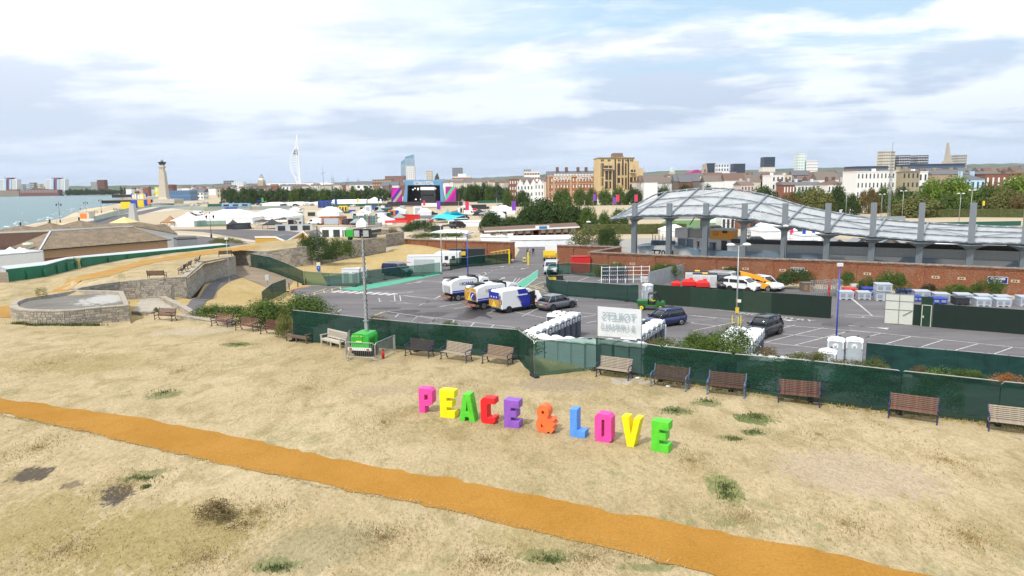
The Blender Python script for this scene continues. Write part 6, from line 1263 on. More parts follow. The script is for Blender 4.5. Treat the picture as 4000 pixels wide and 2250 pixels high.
WSW=[(2163,2227,727,'first'),(2195,2230,733,'second'),(2240,2295,724,'third'),(2290,2334,730,'fourth'),(2338,2392,727,'fifth'),(2392,2447,716,'sixth'),(2440,2508,728,'seventh'),(2505,2574,709,'eighth'),(2574,2622,712,'ninth'),(1960,2010,738,'tenth'),(2012,2072,735,'eleventh')]
for x0,x1,yt,n_ in WSW: tree(x0,x1,yt,430,TM[hash_ if 0 else len(n_)%4],f'windswept round tree before the hotels, {n_} of the row' if x0>2100 else ('round tree before the white gabled terrace, left' if x0<2000 else 'round tree before the white gabled terrace, right'),'windswept trees along the seafront road',low=.12)
rr=random.Random(31); k=0
for i in range(54):
    if i<34: px=880+i*19.2+rr.uniform(-6,6); w_=rr.uniform(22,42); yt=rr.uniform(721,738); D=rr.uniform(600,700)
    else: px=1786+(i-34)*11.5+rr.uniform(-4,4); w_=rr.uniform(22,38); yt=rr.uniform(705,730); D=rr.uniform(520,640)
    tree(px-w_/2-6,px+w_/2+6,yt,D,(TF if rr.random()<.6 else TM)[rr.randrange(4)],('%s tree in the belt %s'%(('broad','narrow')[w_<31],('left of the stage, near the cathedral','left of the stage, mid belt','left of the stage, towards the stage')[min(2,i//12)])) if i<34 else '%s tree in the belt right of the stage'%('broad','narrow')[w_<29],'belt of trees left of the stage' if i<34 else 'belt of trees right of the stage',low=.05)
for x0,x1,yt,l in ((925,1080,726,'broad dark tree before the cathedral'),(1320,1350,735,'pointed green tree at the common edge'),(465,478,722,'dark poplar on the far shore, left one'),(480,492,725,'dark poplar on the far shore, right one')): tree(x0,x1 if x1-x0<60 else x0+70,yt,720 if x0>600 else 1500,TF[1],l,'single trees on the skyline')
rr=random.Random(8)
for i in range(26):
    px=258+i*8+rr.uniform(-3,3); tree(px-9,px+9,rr.uniform(733,741),2300,TF[i%4],'%s tree on the far harbour shore, %s part'%(('rounded','taller','spreading','low')[i%4],('left','middle','right')[i//9]),'trees along the far harbour shore')
rr=random.Random(18)
for i in range(60):
    px=2640+i*24+rr.uniform(-8,8); D=rr.choice((520,700,900)); tree(px-16,px+16,{520:714,700:705,900:697}[D]-(px-2640)*.012+rr.uniform(-4,8),D,(TF+TM)[rr.randrange(8)],'small tree among the town roofs, '+('behind the yellow block side','above the canopy ridge','behind the white hotels','towards the far right')[min(3,i//15)],'trees scattered among the town roofs')
# hedges
HDG=leafmat('hedge_green',(.05,.065,.022),(.09,.10,.035),sc=1)
def hedge(L,z1,label,w_=1.6):
    P=[G(px,py) for px,py in L]; t=thing('hedge',label,'hedge',P[0]); mb=MB(); r=np.random.RandomState(len(L)+int(L[0][0]));
    o=P[0]; core=MB(); V=[]
    for a,b in zip(P[:-1],P[1:]):
        a=a-o;b=b-o; n=int((b-a).length*45)
        for k in range(n):
            u=r.rand(); c=a.lerp(b,u); s=r.rand(); 
            if s<.5: q=c+Vector((0,-w_/2+r.normal()*.08,r.rand()*z1))
            else: q=c+Vector((0,(r.rand()-.5)*w_,z1+r.normal()*.08))
            e=.16; d1=Vector(r.normal(size=3)).normalized()*e; d2=Vector(r.normal(size=3)).normalized()*e; i0=len(V); V+= [q-d1,q+d2*.6,q+d1]; mb.f.append((i0,i0+1,i0+2))
        core.bar(a+Vector((0,0,z1/2)),b+Vector((0,0,z1/2)),w_*.85,z1*.97)
    mb.v=[tuple(v) for v in V]; mb.obj('hedge_leaves',HDG,t)['kind']='stuff'; core.obj('hedge_core',HDG,t)
hedge([(2275,915),(2480,914),(2680,912)],2.6,'long clipped hedge behind the lawn, left of the canopy'); hedge([(3480,850),(3800,848),(4040,850)],2.8,'dark clipped hedge running behind the right half of the canopy')
# ================================================================ helpers for distant things
def base_pt(px,py,D=None):
    if D is None: return G(px,py)
    p=AT(px,py,D); return Vector((p.x,p.y,0))
def fx(name,pts,D,dep,m,parent=None,dy=0):
    """outline given as seen, standing at distance D with real thickness dep"""
    o=parent.location if parent else Vector((0,0,0)); loop=[]
    for px,py in pts: p=AT(px,py,D); loop.append((p.x-o.x,p.z-o.z))
    ar=sum(loop[i][0]*loop[(i+1)%len(loop)][1]-loop[(i+1)%len(loop)][0]*loop[i][1] for i in range(len(loop)))
    if ar<0: loop=loop[::-1]
    return MB().ext([loop],D-o.y+dy,D-o.y+dep+dy).obj(name,m,parent)
def rct(a,b,c,d): return [(a,b),(c,b),(c,d),(a,d)]
def pxx(px,D): return AT(px,725,D).x
def root(name,label,cat,px,D,group=None): return thing(name,label,cat,(pxx(px,D),D,0),0,group)
WIN=mat('dark_window',(.035,.045,.055),.15,spec=.7); WINL=mat('blue_window',(.10,.17,.24),.2,spec=.7); SLT=mat('slate_roof',(.13,.135,.15),.7,var=.15); TIL=mat('tile_roof',(.16,.10,.08),.8,var=.15); TILB=mat('brown_roof',(.17,.14,.12),.8,var=.15)
WW=mat('white_render',(.74,.75,.74),.6,var=.04); CRW=mat('cream_render',(.60,.56,.47),.7,var=.06); KH=mat('khaki_render',(.32,.28,.19),.8,var=.08); RB_=mat('red_brick_far',(.22,.095,.065),.85,var=.15); CONC=mat('pale_concrete',(.42,.42,.40),.8,var=.08); DKB=mat('dark_cladding',(.04,.055,.085),.5,var=.1); PNK=mat('pink_render',(.58,.46,.43),.7); GREYC=mat('grey_cladding',(.22,.24,.26),.6)
def bldg(label,x0,x1,yt,D,dep,wm,nf=3,nb=4,roof='flat',yr=None,rm=None,win=None,ww=.42,wh=.5,group=None,name='house',cat='building',joined=None,ybot=None,side=True,chim=0):
    t=root(name,label,cat,(x0+x1)/2,D,group); a=pxx(x0,D)-t.location.x; b=pxx(x1,D)-t.location.x; H=ZT((t.location.x,D),yt); W=b-a; win=win or WIN; rm=rm or SLT
    z0=0 if ybot is None else ZT((t.location.x,D),ybot)
    MB().box(a,b,0,dep,z0,H).obj('wall',wm,t)
    if roof=='flat': MB().box(a-.15,b+.15,-.15,dep+.15,H,H+.35).obj('parapet',wm if rm is SLT else rm,t)
    else:
        R_=ZT((t.location.x,D+dep/2),yr) if yr else H+dep*.3; o=.35
        if roof=='hip': 
            hx=min(W*.42,dep*.5); MB().add([(a-o,-o,H),(b+o,-o,H),(b+o,dep+o,H),(a-o,dep+o,H),(a+hx,dep/2,R_),(b-hx,dep/2,R_)],[(3,2,1,0),(0,1,5,4),(1,2,5),(2,3,4,5),(3,0,4)]).obj('roof',rm,t)
        elif roof=='gable': MB().add([(a-o,-o,H),(b+o,-o,H),(b+o,dep+o,H),(a-o,dep+o,H),(a-o,dep/2,R_),(b+o,dep/2,R_)],[(3,2,1,0),(0,1,5,4),(1,2,5),(2,3,4,5),(3,0,4)]).obj('roof',rm,t)
        else:
            n=int(roof); w_=W/n
            for i in range(n): MB().ext([[(a+i*w_,H),(a+(i+1)*w_,H),(a+(i+.5)*w_,R_)]],0,.4).obj('gable',wm,t); MB().add([(a+i*w_,-.3,H-.1),(a+(i+.5)*w_,-.3,R_+.15),(a+(i+1)*w_,-.3,H-.1),(a+i*w_,dep,H-.1),(a+(i+.5)*w_,dep,R_+.15),(a+(i+1)*w_,dep,H-.1)],[(0,3,4,1),(1,4,5,2),(3,5,4)]).obj('roof',rm,t)
    rr=random.Random(int(x0))
    for k in range(chim): x=a+W*(k+.5)/chim+rr.uniform(-1,1); MB().box(x-.5,x+.5,dep*.45,dep*.55+.6,H,(R_ if roof!='flat' else H)+1.5).obj('chimney',rm if rm is TIL else wm,t)
    if nf and nb:
        fh_=(H-z0)/nf; bw=W/nb; w_=bw*ww;h_=fh_*wh; joined=(nf*nb>70 or D>800) if joined is None else joined
        key=('w',round(w_,1),round(h_,1),win.name); 
        if joined:
            mb=MB()
            for i in range(nf):
                for j in range(nb): mb.cb(a+bw*(j+.5),-.02,z0+fh_*(i+.55),w_,.12,h_)
            if side:
                for i in range(nf):
                    for s in (a,b):
                        for j in range(max(1,int(dep/bw))): mb.cb(s,bw*(j+.5),z0+fh_*(i+.55),.12,w_,h_)
            mb.obj('window_panes',win,t)['kind']='stuff'
        else:
            me=cm(key,lambda:MB().cb(0,0,0,w_,.14,h_).mesh('window',win))
            for i in range(nf):
                for j in range(nb): ob('window',me,t,(a+bw*(j+.5),-.02,z0+fh_*(i+.55)))
    return t
# ================================================================ lamp posts
LBL=mat('lamp_blue',(.04,.07,.42),.4,var=.05); LGR=mat('lamp_grey',(.36,.38,.38),.4,.3); LDK=mat('lamp_dark',(.035,.04,.045),.5); LWH=mat('lamp_head_white',(.68,.70,.68),.4)
def lamp(px,pyt,pxb,pyb,label,m=LGR,style='single',r=.07,z=0,group='street lamps',D=None):
    p=G(pxb,pyb,z) if D is None else Vector((pxx(pxb,D),D,0)); H=ZT(p,pyt)-p.z; t=thing('street_lamp',label,'lamp post',p,0,group); MB().tube((0,0,-.2),(0,0,H),r,r*.6,n=8).obj('pole',m,t,True); MB().tube((0,0,0),(0,0,1.1),r*1.6,n=8).obj('pole_base',m,t)
    if style=='double' or style=='led':
        L=.75 if style=='double' else .95
        for s in (-1,1):
            MB().tube((0,0,H-.06),(s*L,0,H+(.1 if style=='double' else .3)),.035).obj('arm',m,t)
            (MB().loft([[(s*L+.42*math.cos(2*PI*i/10)*k,.42*math.sin(2*PI*i/10)*k,H+z_) for i in range(10)] for k,z_ in ((.55,-.02),(1,.08),(.8,.2),(.2,.27))]) if style=='double' else MB().cb(s*L,0,H+.34,.6,.25,.08)).obj('lamp_head',LWH,t)
    elif style=='disc': MB().lathe([(.12,H-.1),(.42,H+.02),(.38,H+.12),(.1,H+.22)],10).obj('lamp_head',LWH,t)
    elif style=='heritage':
        for s in (-1,1):
            MB().path([(0,0,H-.9),(s*.5,0,H-.3),(s*.95,0,H-.25),(s*1.0,0,H-.5)],.05).obj('arm',m,t); MB().lathe([(.12,H-1.3),(.32,H-.75),(.34,H-.6),(.1,H-.4),(.03,H-.2)],8,(s*1.0,0)).obj('lantern',LDK,t)
        MB().lathe([(.05,H-.1),(.16,H+.1),(.02,H+.5)],8).obj('finial',m,t); MB().lathe([(.3,0),(.26,.9),(.12,1.3)],8).obj('pedestal',m,t)
    elif style=='camera': MB().cb(0,0,H,.4,.25,.25).obj('lamp_head',LWH,t)
    elif style=='single': MB().cb(.25,0,H,.6,.25,.1).obj('lamp_head',LWH,t)
    return t
lamp(1824,915,1829,1112,'slim blue lamp post rising behind the road sweepers',LBL,'led',.09); t=lamp(3273,1034,3264,1372,'blue lamp post above the white-roofed toilets',LBL,'camera',.075); 
t=lamp(2893,960,2876,1276,'grey double lamp post with a yellow sign, fenced by yellow rails',LGR,'double',.085)
o=t.location; zt=ZT(o,1200)-o.z; zb=ZT(o,1222)-o.z; MB().box(-.17,.17,-.14,-.1,zb,zt).obj('yellow_sign',CHY,t); MB().box(.0,.34,-.14,-.1,ZT(o,1181),ZT(o,1169)).obj('white_sign',WT,t); MB().box(-.07,.07,-.12,.1,zb+1.0,zb+1.35).obj('control_box',mat('tan_box',(.4,.28,.12),.5),t)
YR=mat('yellow_rail',(.75,.60,.02),.5)
for i,(px,py) in enumerate(((2860,1275),(2883,1280),(2893,1276))):
    g=G(px,py); tag(MB().tube((0,0,0),(0,0,1.05),.05,n=8).obj('guard_post',YR,loc=g),'%s yellow guard post round the grey double lamp'%('left','middle','right')[i],'post','yellow guard posts')
lamp(1721,880,1726,1060,'grey pole standing by the white caravan',LGR,'camera',.1); lamp(1781,862,1786,1046,'dark pole in front of the black container',LDK,'none',.06); lamp(2295,868,2299,1033,'dark lamp with a pale cap behind the red skip',LDK,'disc',.07); lamp(1238,882,1247,1078,'dark pole carrying the cream parking sign',LDK,'none',.09)
g=G(1247,1078); t=thing('parking_sign','cream board and blue parking sign on the pole beside the scrim','sign',g-Vector((0,.15,0))); za,zb=ZT(g,1024),ZT(g,1038); MB().box(-.3,.3,-.02,.02,zb,za).obj('cream_board',mat('cream_board',(.66,.64,.52),.6),t); MB().box(-.3,.3,-.02,.02,ZT(g,1056),zb-.05).obj('blue_board',mat('sign_blue',(.03,.10,.45),.5),t); text('P',.35,WT,t,(0,-.03,ZT(g,1047)),(R(90),0,0)); MB().box(-.2,.2,-.02,.02,ZT(g,1078)+.3,ZT(g,1060)).obj('green_board',GP,t)
lamp(893,932,898,1124,'thin grey lamp pole on the grass triangle',LGR,'camera',.05,z=.8); lamp(3071,884,3076,1056,'dark lamp column behind the brick wall under the canopy',LDK,'disc',.07,D=96)
for px,yt,pb,yb,l in ((228,793,236,869,'nearest the pyramid roofs'),(335,788,339,840,'in the middle of the beach walk'),(392,779,397,831,'by the crowd on the promenade'),(817,835,826,930,'in front of the white marquees')): lamp(px,yt,pb,yb,'black twin-lantern lamp '+l,LDK,'heritage',.09,group='black heritage lamps on the seafront')
for px,yt,pb,yb in ((97,830,92,883),(225,830,223,880),(465,815,468,870),(1317,783,1322,880),(1186,820,1190,918),(1243,868,1244,960)): lamp(px,yt,pb,yb,'slim pole '+{97:'at the water edge far left',225:'beside the twin-lantern lamp',465:'before the yellow banner',1317:'with floodlights near the yellow van',1186:'with a black and white striped foot',1243:'behind the dark round bush'}[px],LGR if px<500 else LDK,'single',.06,group='slim poles')
for px,yt,yb,l in ((3188,760,835,'left of the canopy columns'),(3303,750,850,'above the fourth canopy column from the right'),(3441,760,850,'left of the lattice mast'),(3523,747,858,'before the bright trees, left of the pair'),(3745,757,875,'near the red parasol, shorter one'),(3788,744,877,'near the red parasol, taller one'),(2284,782,872,'left of the canopy tip')): lamp(px,yt,px,yb,'pale double-headed lamp '+l,LGR,'double' if px>2300 else 'none',.1,group='pale double lamps behind the canopy')
t=root('radio_mast','tall thin lattice radio mast behind the canopy','mast',3478,180); H=ZT(t.location,555); mb=MB()
for k in range(30):
    z0=H*.9*k/30;z1=H*.9*(k+1)/30
    for a in range(3): x0,y0=.3*math.cos(a*2.09),.3*math.sin(a*2.09);x1,y1=.3*math.cos((a+1)*2.09),.3*math.sin((a+1)*2.09); mb.tube((x0,y0,z0),(x0,y0,z1),.05,n=4).tube((x0,y0,z0),(x1,y1,z1),.025,n=4)
mb.obj('lattice',GREYC,t)['kind']='stuff'; MB().tube((0,0,H*.88),(0,0,H),.05).obj('aerial',GREYC,t); MB().cb(0,0,H*.62,.9,.9,.4).obj('bracket',GREYC,t)
# ================================================================ left: seafront buildings
GWM=mat('green_wall_paint',(.018,.155,.085),.6,var=.15,var2=.2,sc2=.4); FRF=mat('pale_flat_roof',(.46,.49,.50),.7,var=.08); 
def rr_fn(nt,b):
    o=pos(nt); c=mix(nt,smap(nt,noi(nt,o,.5,6,.75),.35,.65),(.155,.125,.095),(.27,.21,.15)); c=mix(nt,mth(nt,'MULTIPLY',smap(nt,noi(nt,o,.8,5,.7,.6),.54,.64),.55),c,(.33,.24,.10)); n=noi(nt,o,4,3,.8); c=mix(nt,1.,c,ramp(nt,n,[(.3,(.62,.62,.62)),(.7,(1.3,1.3,1.3))]),'MULTIPLY'); bumpit(nt,b,n,.6,.08); return c
RTL=nmat('mossy_tiles',rr_fn,.95,.1)
wtp=[(27,1053),(179,1036),(265,1012),(323,1007),(502,992),(700,974),(897,955)]; FT_=[G(*p) for p in GWF[:7]]
t=thing('green_wall','long green painted wall edging the dry lawn with square buttresses','wall',FT_[0]); o=t.location; q=MB(); rows=[]
for p,(px,py) in zip(FT_,wtp):
    z=ZT(p,py); rows.append([(p.x-o.x,p.y-o.y,-1.5),(p.x-o.x,p.y-o.y,z-o.z),(p.x-o.x-.2,p.y-o.y+.5,z-o.z),(p.x-o.x-.2,p.y-o.y+.5,-1.5)])
q.loft(rows).obj('wall_panel',GWM,t)
for i in range(6):
    for u in ((0,.55) if i<5 else (0,.3,.6)):
        p=FT_[i].lerp(FT_[i+1],u); z=ZT(p,wtp[i][1]+(wtp[i+1][1]-wtp[i][1])*u); MB().box(-.35,.35,-.18,.1,-1,(z-p.z)*.72).obj('buttress',GWM,t,loc=p-o,rz=math.atan2((FT_[i+1]-FT_[i]).y,(FT_[i+1]-FT_[i]).x))
p=FT_[2].lerp(FT_[3],.55); MB().add([(0,-.02,0),(.9,-.02,.1),(.75,-.02,.9),(.9,-.02,1.3),(.1,-.02,1.5),(.2,-.02,.7)],[(0,1,2,3,4,5)]).obj('bare_patch',mat('bare_render',(.45,.38,.17),.8),t,loc=p-o-Vector((.3,.1,0)),rz=.55)
mb=MB(); up_=[(0,1040),(170,1022),(262,1004),(323,998),(500,982),(700,964),(860,950)]; zs=[ZT(FT_[i],wtp[i][1])-.05 for i in range(7)]
mb.loft([[tuple(Vector((FT_[i].x,FT_[i].y+.4,zs[i]))),tuple(G(up_[i][0],up_[i][1],zs[i]))] for i in range(7)],closed=False); a_=mb.v[:]; mb.v+=[(x,y,z-.5) for x,y,z in a_]; mb.f+=[tuple(i+len(a_) for i in f[::-1]) for f in mb.f[:]]
tag(mb.obj('flat_roof',FRF),'pale flat roof strip behind the green wall','roof')
g=G(15,1104,4.2); t=thing('timber_fence','short weathered timber fence at the left edge beyond the green wall','fence',g)
for k in range(14): MB().box(-.07,.07,-.02,.02,0,1.1).obj('paling',mat('grey_timber',(.28,.24,.19),.9,var=.2),t,loc=(-1.6+k*.16,0,0))
# hipped hall
E1,E2,R1,R2,E0=G(154,978,3.4),G(668,937,3.4),G(197,905,6.0),G(517,885,6.0),G(43,966,3.4); E3=E2+(E0-E1)
t=thing('seafront_hall','long low hall with a big mossy tiled hip roof and brick wall','building',Vector((E1.x,E1.y,0))); o=t.location
MB().add([p-o for p in (E1,E2,E3,E0,R1,R2)],[(0,1,5,4),(1,2,5),(2,3,4,5),(3,0,4)]).obj('roof',RTL,t); 
q=MB(); d=(E2-E1); n=Vector((d.y,-d.x,0)).normalized(); q.bar(E1-o+n*.05,E2-o+n*.05,.2,.18).obj('gutter',TRIM,t); q=MB(); q.bar(E1-o+Vector((0,0,.08)),R1-o+Vector((0,0,.1)),.3,.1).obj('hip_capping',FRF,t); MB().bar(R1-o+Vector((0,0,.06)),R2-o+Vector((0,0,.06)),.3,.12).obj('ridge_capping',FRF,t)
for z0,z1,m_ in ((0,1.9,RB_),(1.9,2.1,mat('tan_band',(.42,.27,.15),.8)),(2.1,3.3,mat('tan_brick',(.36,.24,.14),.85,var=.1))):
    i_=[p-o for p in (E1,E2,E3,E0)]; c=sum(i_,Vector())/4; i_=[p+(c-p).normalized()*.7 for p in i_]; MB().loft([[(p.x,p.y,z0) for p in i_],[(p.x,p.y,z1) for p in i_]]).obj('wall',m_,t)
MB().lathe([(.9,0),(.8,.25),(.2,.35)],10).obj('roof_dome',mat('pale_green_dome',(.5,.6,.5),.4),t,loc=G(110,955,4.3)-o)
# right wing, yellow hall, pavilion roofs
def solid(name,label,cat,m,top,zb=0,wallm=None,group=None):
    c=sum(top,Vector())/len(top); t=thing(name,label,cat,Vector((c.x,c.y,0)),0,group); o=t.location; n=len(top); mb=MB(); mb.v=[tuple(p-o) for p in top]+[(p.x-o.x,p.y-o.y,zb) for p in top]; mb.f=[tuple(range(n))]+[(i,n+i,n+(i+1)%n,(i+1)%n) for i in range(n)]; mb.obj('wall',wallm or WW,t); MB().add([p-o+Vector((0,0,.04)) for p in top]+[p-o+Vector((0,0,.2)) for p in top],[tuple(range(n-1,-1,-1)),tuple(range(n,2*n))]+[(i,(i+1)%n,n+(i+1)%n,n+i) for i in range(n)]).obj('roof',m,t); return t
solid('hall_wing','mossy tiled wing at the right end of the long hall','building',RTL,[G(530,888,5.6),G(646,878,5.6),G(694,917,3.4),G(625,921,3.4)],wallm=WW)
solid('yellow_hall','low building with a pale yellow sloping roof behind the hall','building',mat('pale_yellow_roof',(.62,.52,.20),.6,var=.05),[G(-60,947,3.3),G(118,937,3.3),G(196,905,5.4),G(-60,915,5.4)],wallm=TIL); tag(MB().bar(G(-60,912,5.6),G(520,884,6.1),.3,.25).obj('roof_coping',FRF),'long pale coping running along the hall ridges','coping')
solid('white_kiosk_block','white flat-roofed block left of the hall, below the pyramid skylights','building',FRF,[G(-80,1006,3.2),G(165,985,3.2),G(180,972,3.2),G(-80,985,3.2)]); solid('dark_outbuilding','small dark flat-roofed outbuilding right of the hall','building',TRIM,[G(690,938,2.6),G(770,934,2.6),G(765,926,2.6),G(668,927,2.6)],wallm=GREYC)
for i,(px,py) in enumerate(((41,980),(32,990),(79,981),(95,985))): g=G(px,py,3.4); tag(MB().add([(-.75,-.75,0),(.75,-.75,0),(.75,.75,0),(-.75,.75,0),(0,0,.75)],[(3,2,1,0),(0,1,4),(1,2,4),(2,3,4),(3,0,4)]).obj('roof_light',WW,loc=g),'white pyramid rooflight, %s of four'%('back left','front left','back right','front right')[i],'rooflight','white pyramid rooflights')
for ax,ay,x0,x1,yb,l,m_ in ((47,880,-22,104,906,'left pyramid roof',RTL),(163,870,108,219,900,'middle pyramid roof',RTL),(269,860,215,338,892,'right pyramid roof with a striped finial',RTL),(449,858,388,520,886,'broad grey pavilion roof under a yellow cap',RTL)):
    a=G(x0,yb,2.6);b=G(x1,yb,2.6); w_=(b-a).length/2; c=(a+b)/2+Vector((0,w_*.8,0)); zt=ZT(c,ay); t=thing('pavilion',l+' of the beach pavilions','pavilion',(c.x,c.y,0),math.atan2((b-a).y,(b-a).x)*.5,'beach pavilions'); MB().add([(-w_,-w_,2.6),(w_,-w_,2.6),(w_,w_,2.6),(-w_,w_,2.6),(0,0,zt)],[(3,2,1,0),(0,1,4),(1,2,4),(2,3,4),(3,0,4)]).obj('roof',m_,t); MB().box(-w_*.85,w_*.85,-w_*.85,w_*.85,0,2.6).obj('wall',WW,t)
    if ax<400: MB().tube((0,0,zt-.3),(0,0,zt+.9),.22,n=8).obj('flue',TRIM,t)
    else: MB().add([(-w_*.5,-w_*.5,zt-.9),(w_*.5,-w_*.5,zt-.9),(w_*.5,w_*.5,zt-.9),(-w_*.5,w_*.5,zt-.9),(0,0,zt+.9)],[(3,2,1,0),(0,1,4),(1,2,4),(2,3,4),(3,0,4)]).obj('yellow_cap',mat('cap_yellow',(.66,.55,.24),.6),t)
# V-roof building
a,b,c_,d,e,f_=G(996,926,2.8),G(1075,926,2.8),G(1118,944,2.0),G(1184,906,3.6),G(1205,926,2.6),G(1080,901,4.0)
t=thing('butterfly_roof_building','low building with a grey folded roof and ochre walls behind the lawn','building',Vector((b.x,b.y,0))); o=t.location; OC=mat('ochre_wall',(.50,.30,.06),.8,var=.08); GRF=nmat('felt_roof',lambda nt,b:mix(nt,smap(nt,noi(nt,pos(nt),.18,4,.6),.58,.66),(.11,.12,.14),(.42,.25,.10)),.9)
bk=[p+Vector((1.0,9,0)) for p in (a,b,c_,d,e)]; F4=[a,b,c_,d,e]
MB().loft([[tuple(p-o) for p in F4],[tuple(p-o) for p in bk]],closed=False,caps=False).obj('roof',GRF,t)
for i in range(4): MB().bar(F4[i]-o+Vector((0,-.05,0)),F4[i+1]-o+Vector((0,-.05,0)),.15,.32).obj('fascia',WW,t); MB().add([F4[i]-o,F4[i+1]-o,Vector((F4[i+1].x-o.x,F4[i+1].y-o.y,-.1)),Vector((F4[i].x-o.x,F4[i].y-o.y,-.1))],[(0,1,2,3)]).obj('wall',OC,t)
# ================================================================ skyline and town
BLW=mat('tower_pale_blue',(.45,.62,.75),.6); MAR=mat('maroon_band',(.22,.10,.13),.7); YRN=mat('pale_yellow_render',(.66,.60,.42),.7)
for x0,x1,l in ((-6,66,'left white and pale blue tower block across the water'),(177,254,'second white and pale blue tower block across the water')):
    D=2400; yt=697; t=root('tower_block',l,'tower block',(x0+x1)/2,D,'tower blocks across the water'); w_=x1-x0
    for u0,u1,m_,dy in ((0,.3,WW,0),(.3,.42,BLW,-1),(.42,.60,MAR,2),(.60,.70,BLW,-1),(.70,1,WW,0)): fx('wall',rct(x0+w_*u0,yt+(3 if dy!=2 else -2),x0+w_*u1,760),D,22,m_,t,dy)
    fx('roof_plant',rct(x0+w_*.28,yt-3,x0+w_*.75,yt),D,15,MAR,t,3); mb=MB(); o=t.location
    for i in range(16):
        for u in list(np.arange(.04,.30,.065))+list(np.arange(.72,.98,.065)): p=AT(x0+w_*u,yt+7+i*3.3,D); mb.cb(p.x-o.x,-.1,p.z,1.6,.4,1.2)
    mb.obj('window_panes',WIN,t)['kind']='stuff'
for a in ((70,88,720,2500,CONC,'small pale block between the two towers, left'),(103,116,719,2450,BLW,'narrow pale blue block by the middle trees'),(116,132,713,2440,CONC,'tall grey block by the middle trees'),(132,156,719,2450,YRN,'cream block beside the grey block'),(355,381,711,2350,CONC,'pale half of the twin tower to the right'),(380,408,703,2340,RB_,'brown dark-topped tower to the right'),(874,904,706,1900,GREYC,'square grey tower block on the horizon'),(905,952,712,1900,WW,'long white office with blue bands'),(1666,1689,667,1700,CRW,'slim beige tower right of the stage'),(1768,1807,656,1500,GREYC,'grey glass tower with a white edge'),(2047,2075,662,1100,CONC,'grey lift tower of the banded flats'),(3504,3551,607,1100,DKB,'grey and white grid tower, left of the pair'),(3577,3620,607,1100,DKB,'grey and white grid tower, right of the pair'),(3735,3769,605,1200,CONC,'beige tower behind the spire'),(3445,3490,590,1100,CRW,'pale ribbed tower block behind the radio mast'),(2982,3024,614,1300,DKB,'tall dark banded tower'),(2864,2909,640,1300,DKB,'dark blue tower with a ragged top'),(2760,2793,638,1300,DKB,'dark slab beside the old stone tower'),(1500,1530,700,1300,RB_,'brown brick block left of the stage')):
    x0,x1,yt,D,m_,l=a; win=WINL if m_ in (WW,) else (WT if m_ is DKB and D==1100 else WIN); bldg(l,x0,x1,yt,D,20,m_,12 if yt<680 else 6,max(3,int((x1-x0)/6)),win=win,ww=.5,wh=.45,name='tower_block' if yt<680 else 'office_block',group='distant blocks')
t=root('warehouse','long red-brick naval warehouse on the far shore','building',150,2380); fx('wall',[(75,742),(120,739),(128,735),(190,740),(229,741),(229,765),(75,767)],2380,30,mat('old_far_brick',(.20,.09,.08),.9),t); mb=MB()
for k in range(26): p=AT(82+k*5.6,752,2380); mb.cb(p.x-t.location.x,-.2,p.z+4,1.7,.6,9)
mb.obj('pilasters',CONC,t)['kind']='stuff'
t=root('sea_fort','low brown stone fort at the far left shore','fort',30,2380); fx('wall',rct(-10,744,74,768),2380,30,mat('fort_stone',(.28,.23,.19),.9),t); fx('upper_wall',rct(20,740,60,746),2380,20,RB_,t,4)
t=root('round_fort','low grey stone fort wall by the harbour mouth','fort',541,1500); fx('wall',[(480,768),(500,752),(520,742),(575,741),(600,756),(604,768)],1500,60,CONC,t); fx('sloping_wall',[(470,766),(520,744),(525,748),(482,770)],1480,20,mat('fort_brown',(.32,.24,.19),.9),t)
# memorial obelisk
D=620; t=root('naval_memorial','tall pale stone obelisk with a dark bronze crown of ships and green globe','memorial',640,D); o=t.location; PS=mat('portland_stone',(.50,.45,.37),.8,var=.1,scale=1); g=lambda px,py:AT(px,py,D)-o
def ringz(px0,px1,py,k=1.0):
    a=g(px0,py);b=g(px1,py); w_=(b.x-a.x)/2; c=(a.x+b.x)/2; return [(c-w_,-w_*k,a.z),(c+w_,-w_*k,a.z),(c+w_,w_*k,a.z),(c-w_,w_*k,a.z)]
MB().loft([ringz(624,662,790),ringz(625,661,778),ringz(628,656,770),ringz(625,646,680),ringz(624,643,668)]).obj('shaft',PS,t); MB().loft([ringz(625,641,668),ringz(625,641,656),ringz(622,643,655),ringz(622,643,651),ringz(626,640,650),ringz(626,640,643)]).obj('shaft_top',PS,t); MB().loft([ringz(626,641,644),ringz(624,643,638),ringz(621,645,633)]).obj('bronze_crown',mat('bronze_dark',(.03,.045,.06),.5),t); c=g(632,629); MB().ball((c.x,0,c.z),1.3).obj('globe',mat('verdigris',(.22,.36,.33),.6),t); fx('plinth',rct(600,778,680,800),D-6,18,PS,t); mb=MB()
for k in range(7): p=g(628+k*7,804); mb.cb(p.x,-6.3,p.z,1.0,.3,1.8)
mb.obj('bronze_plaques',WIN,t)['kind']='stuff'; fx('base_wall',rct(560,795,780,812),D-6,3,mat('memorial_wall',(.40,.34,.26),.9),t)
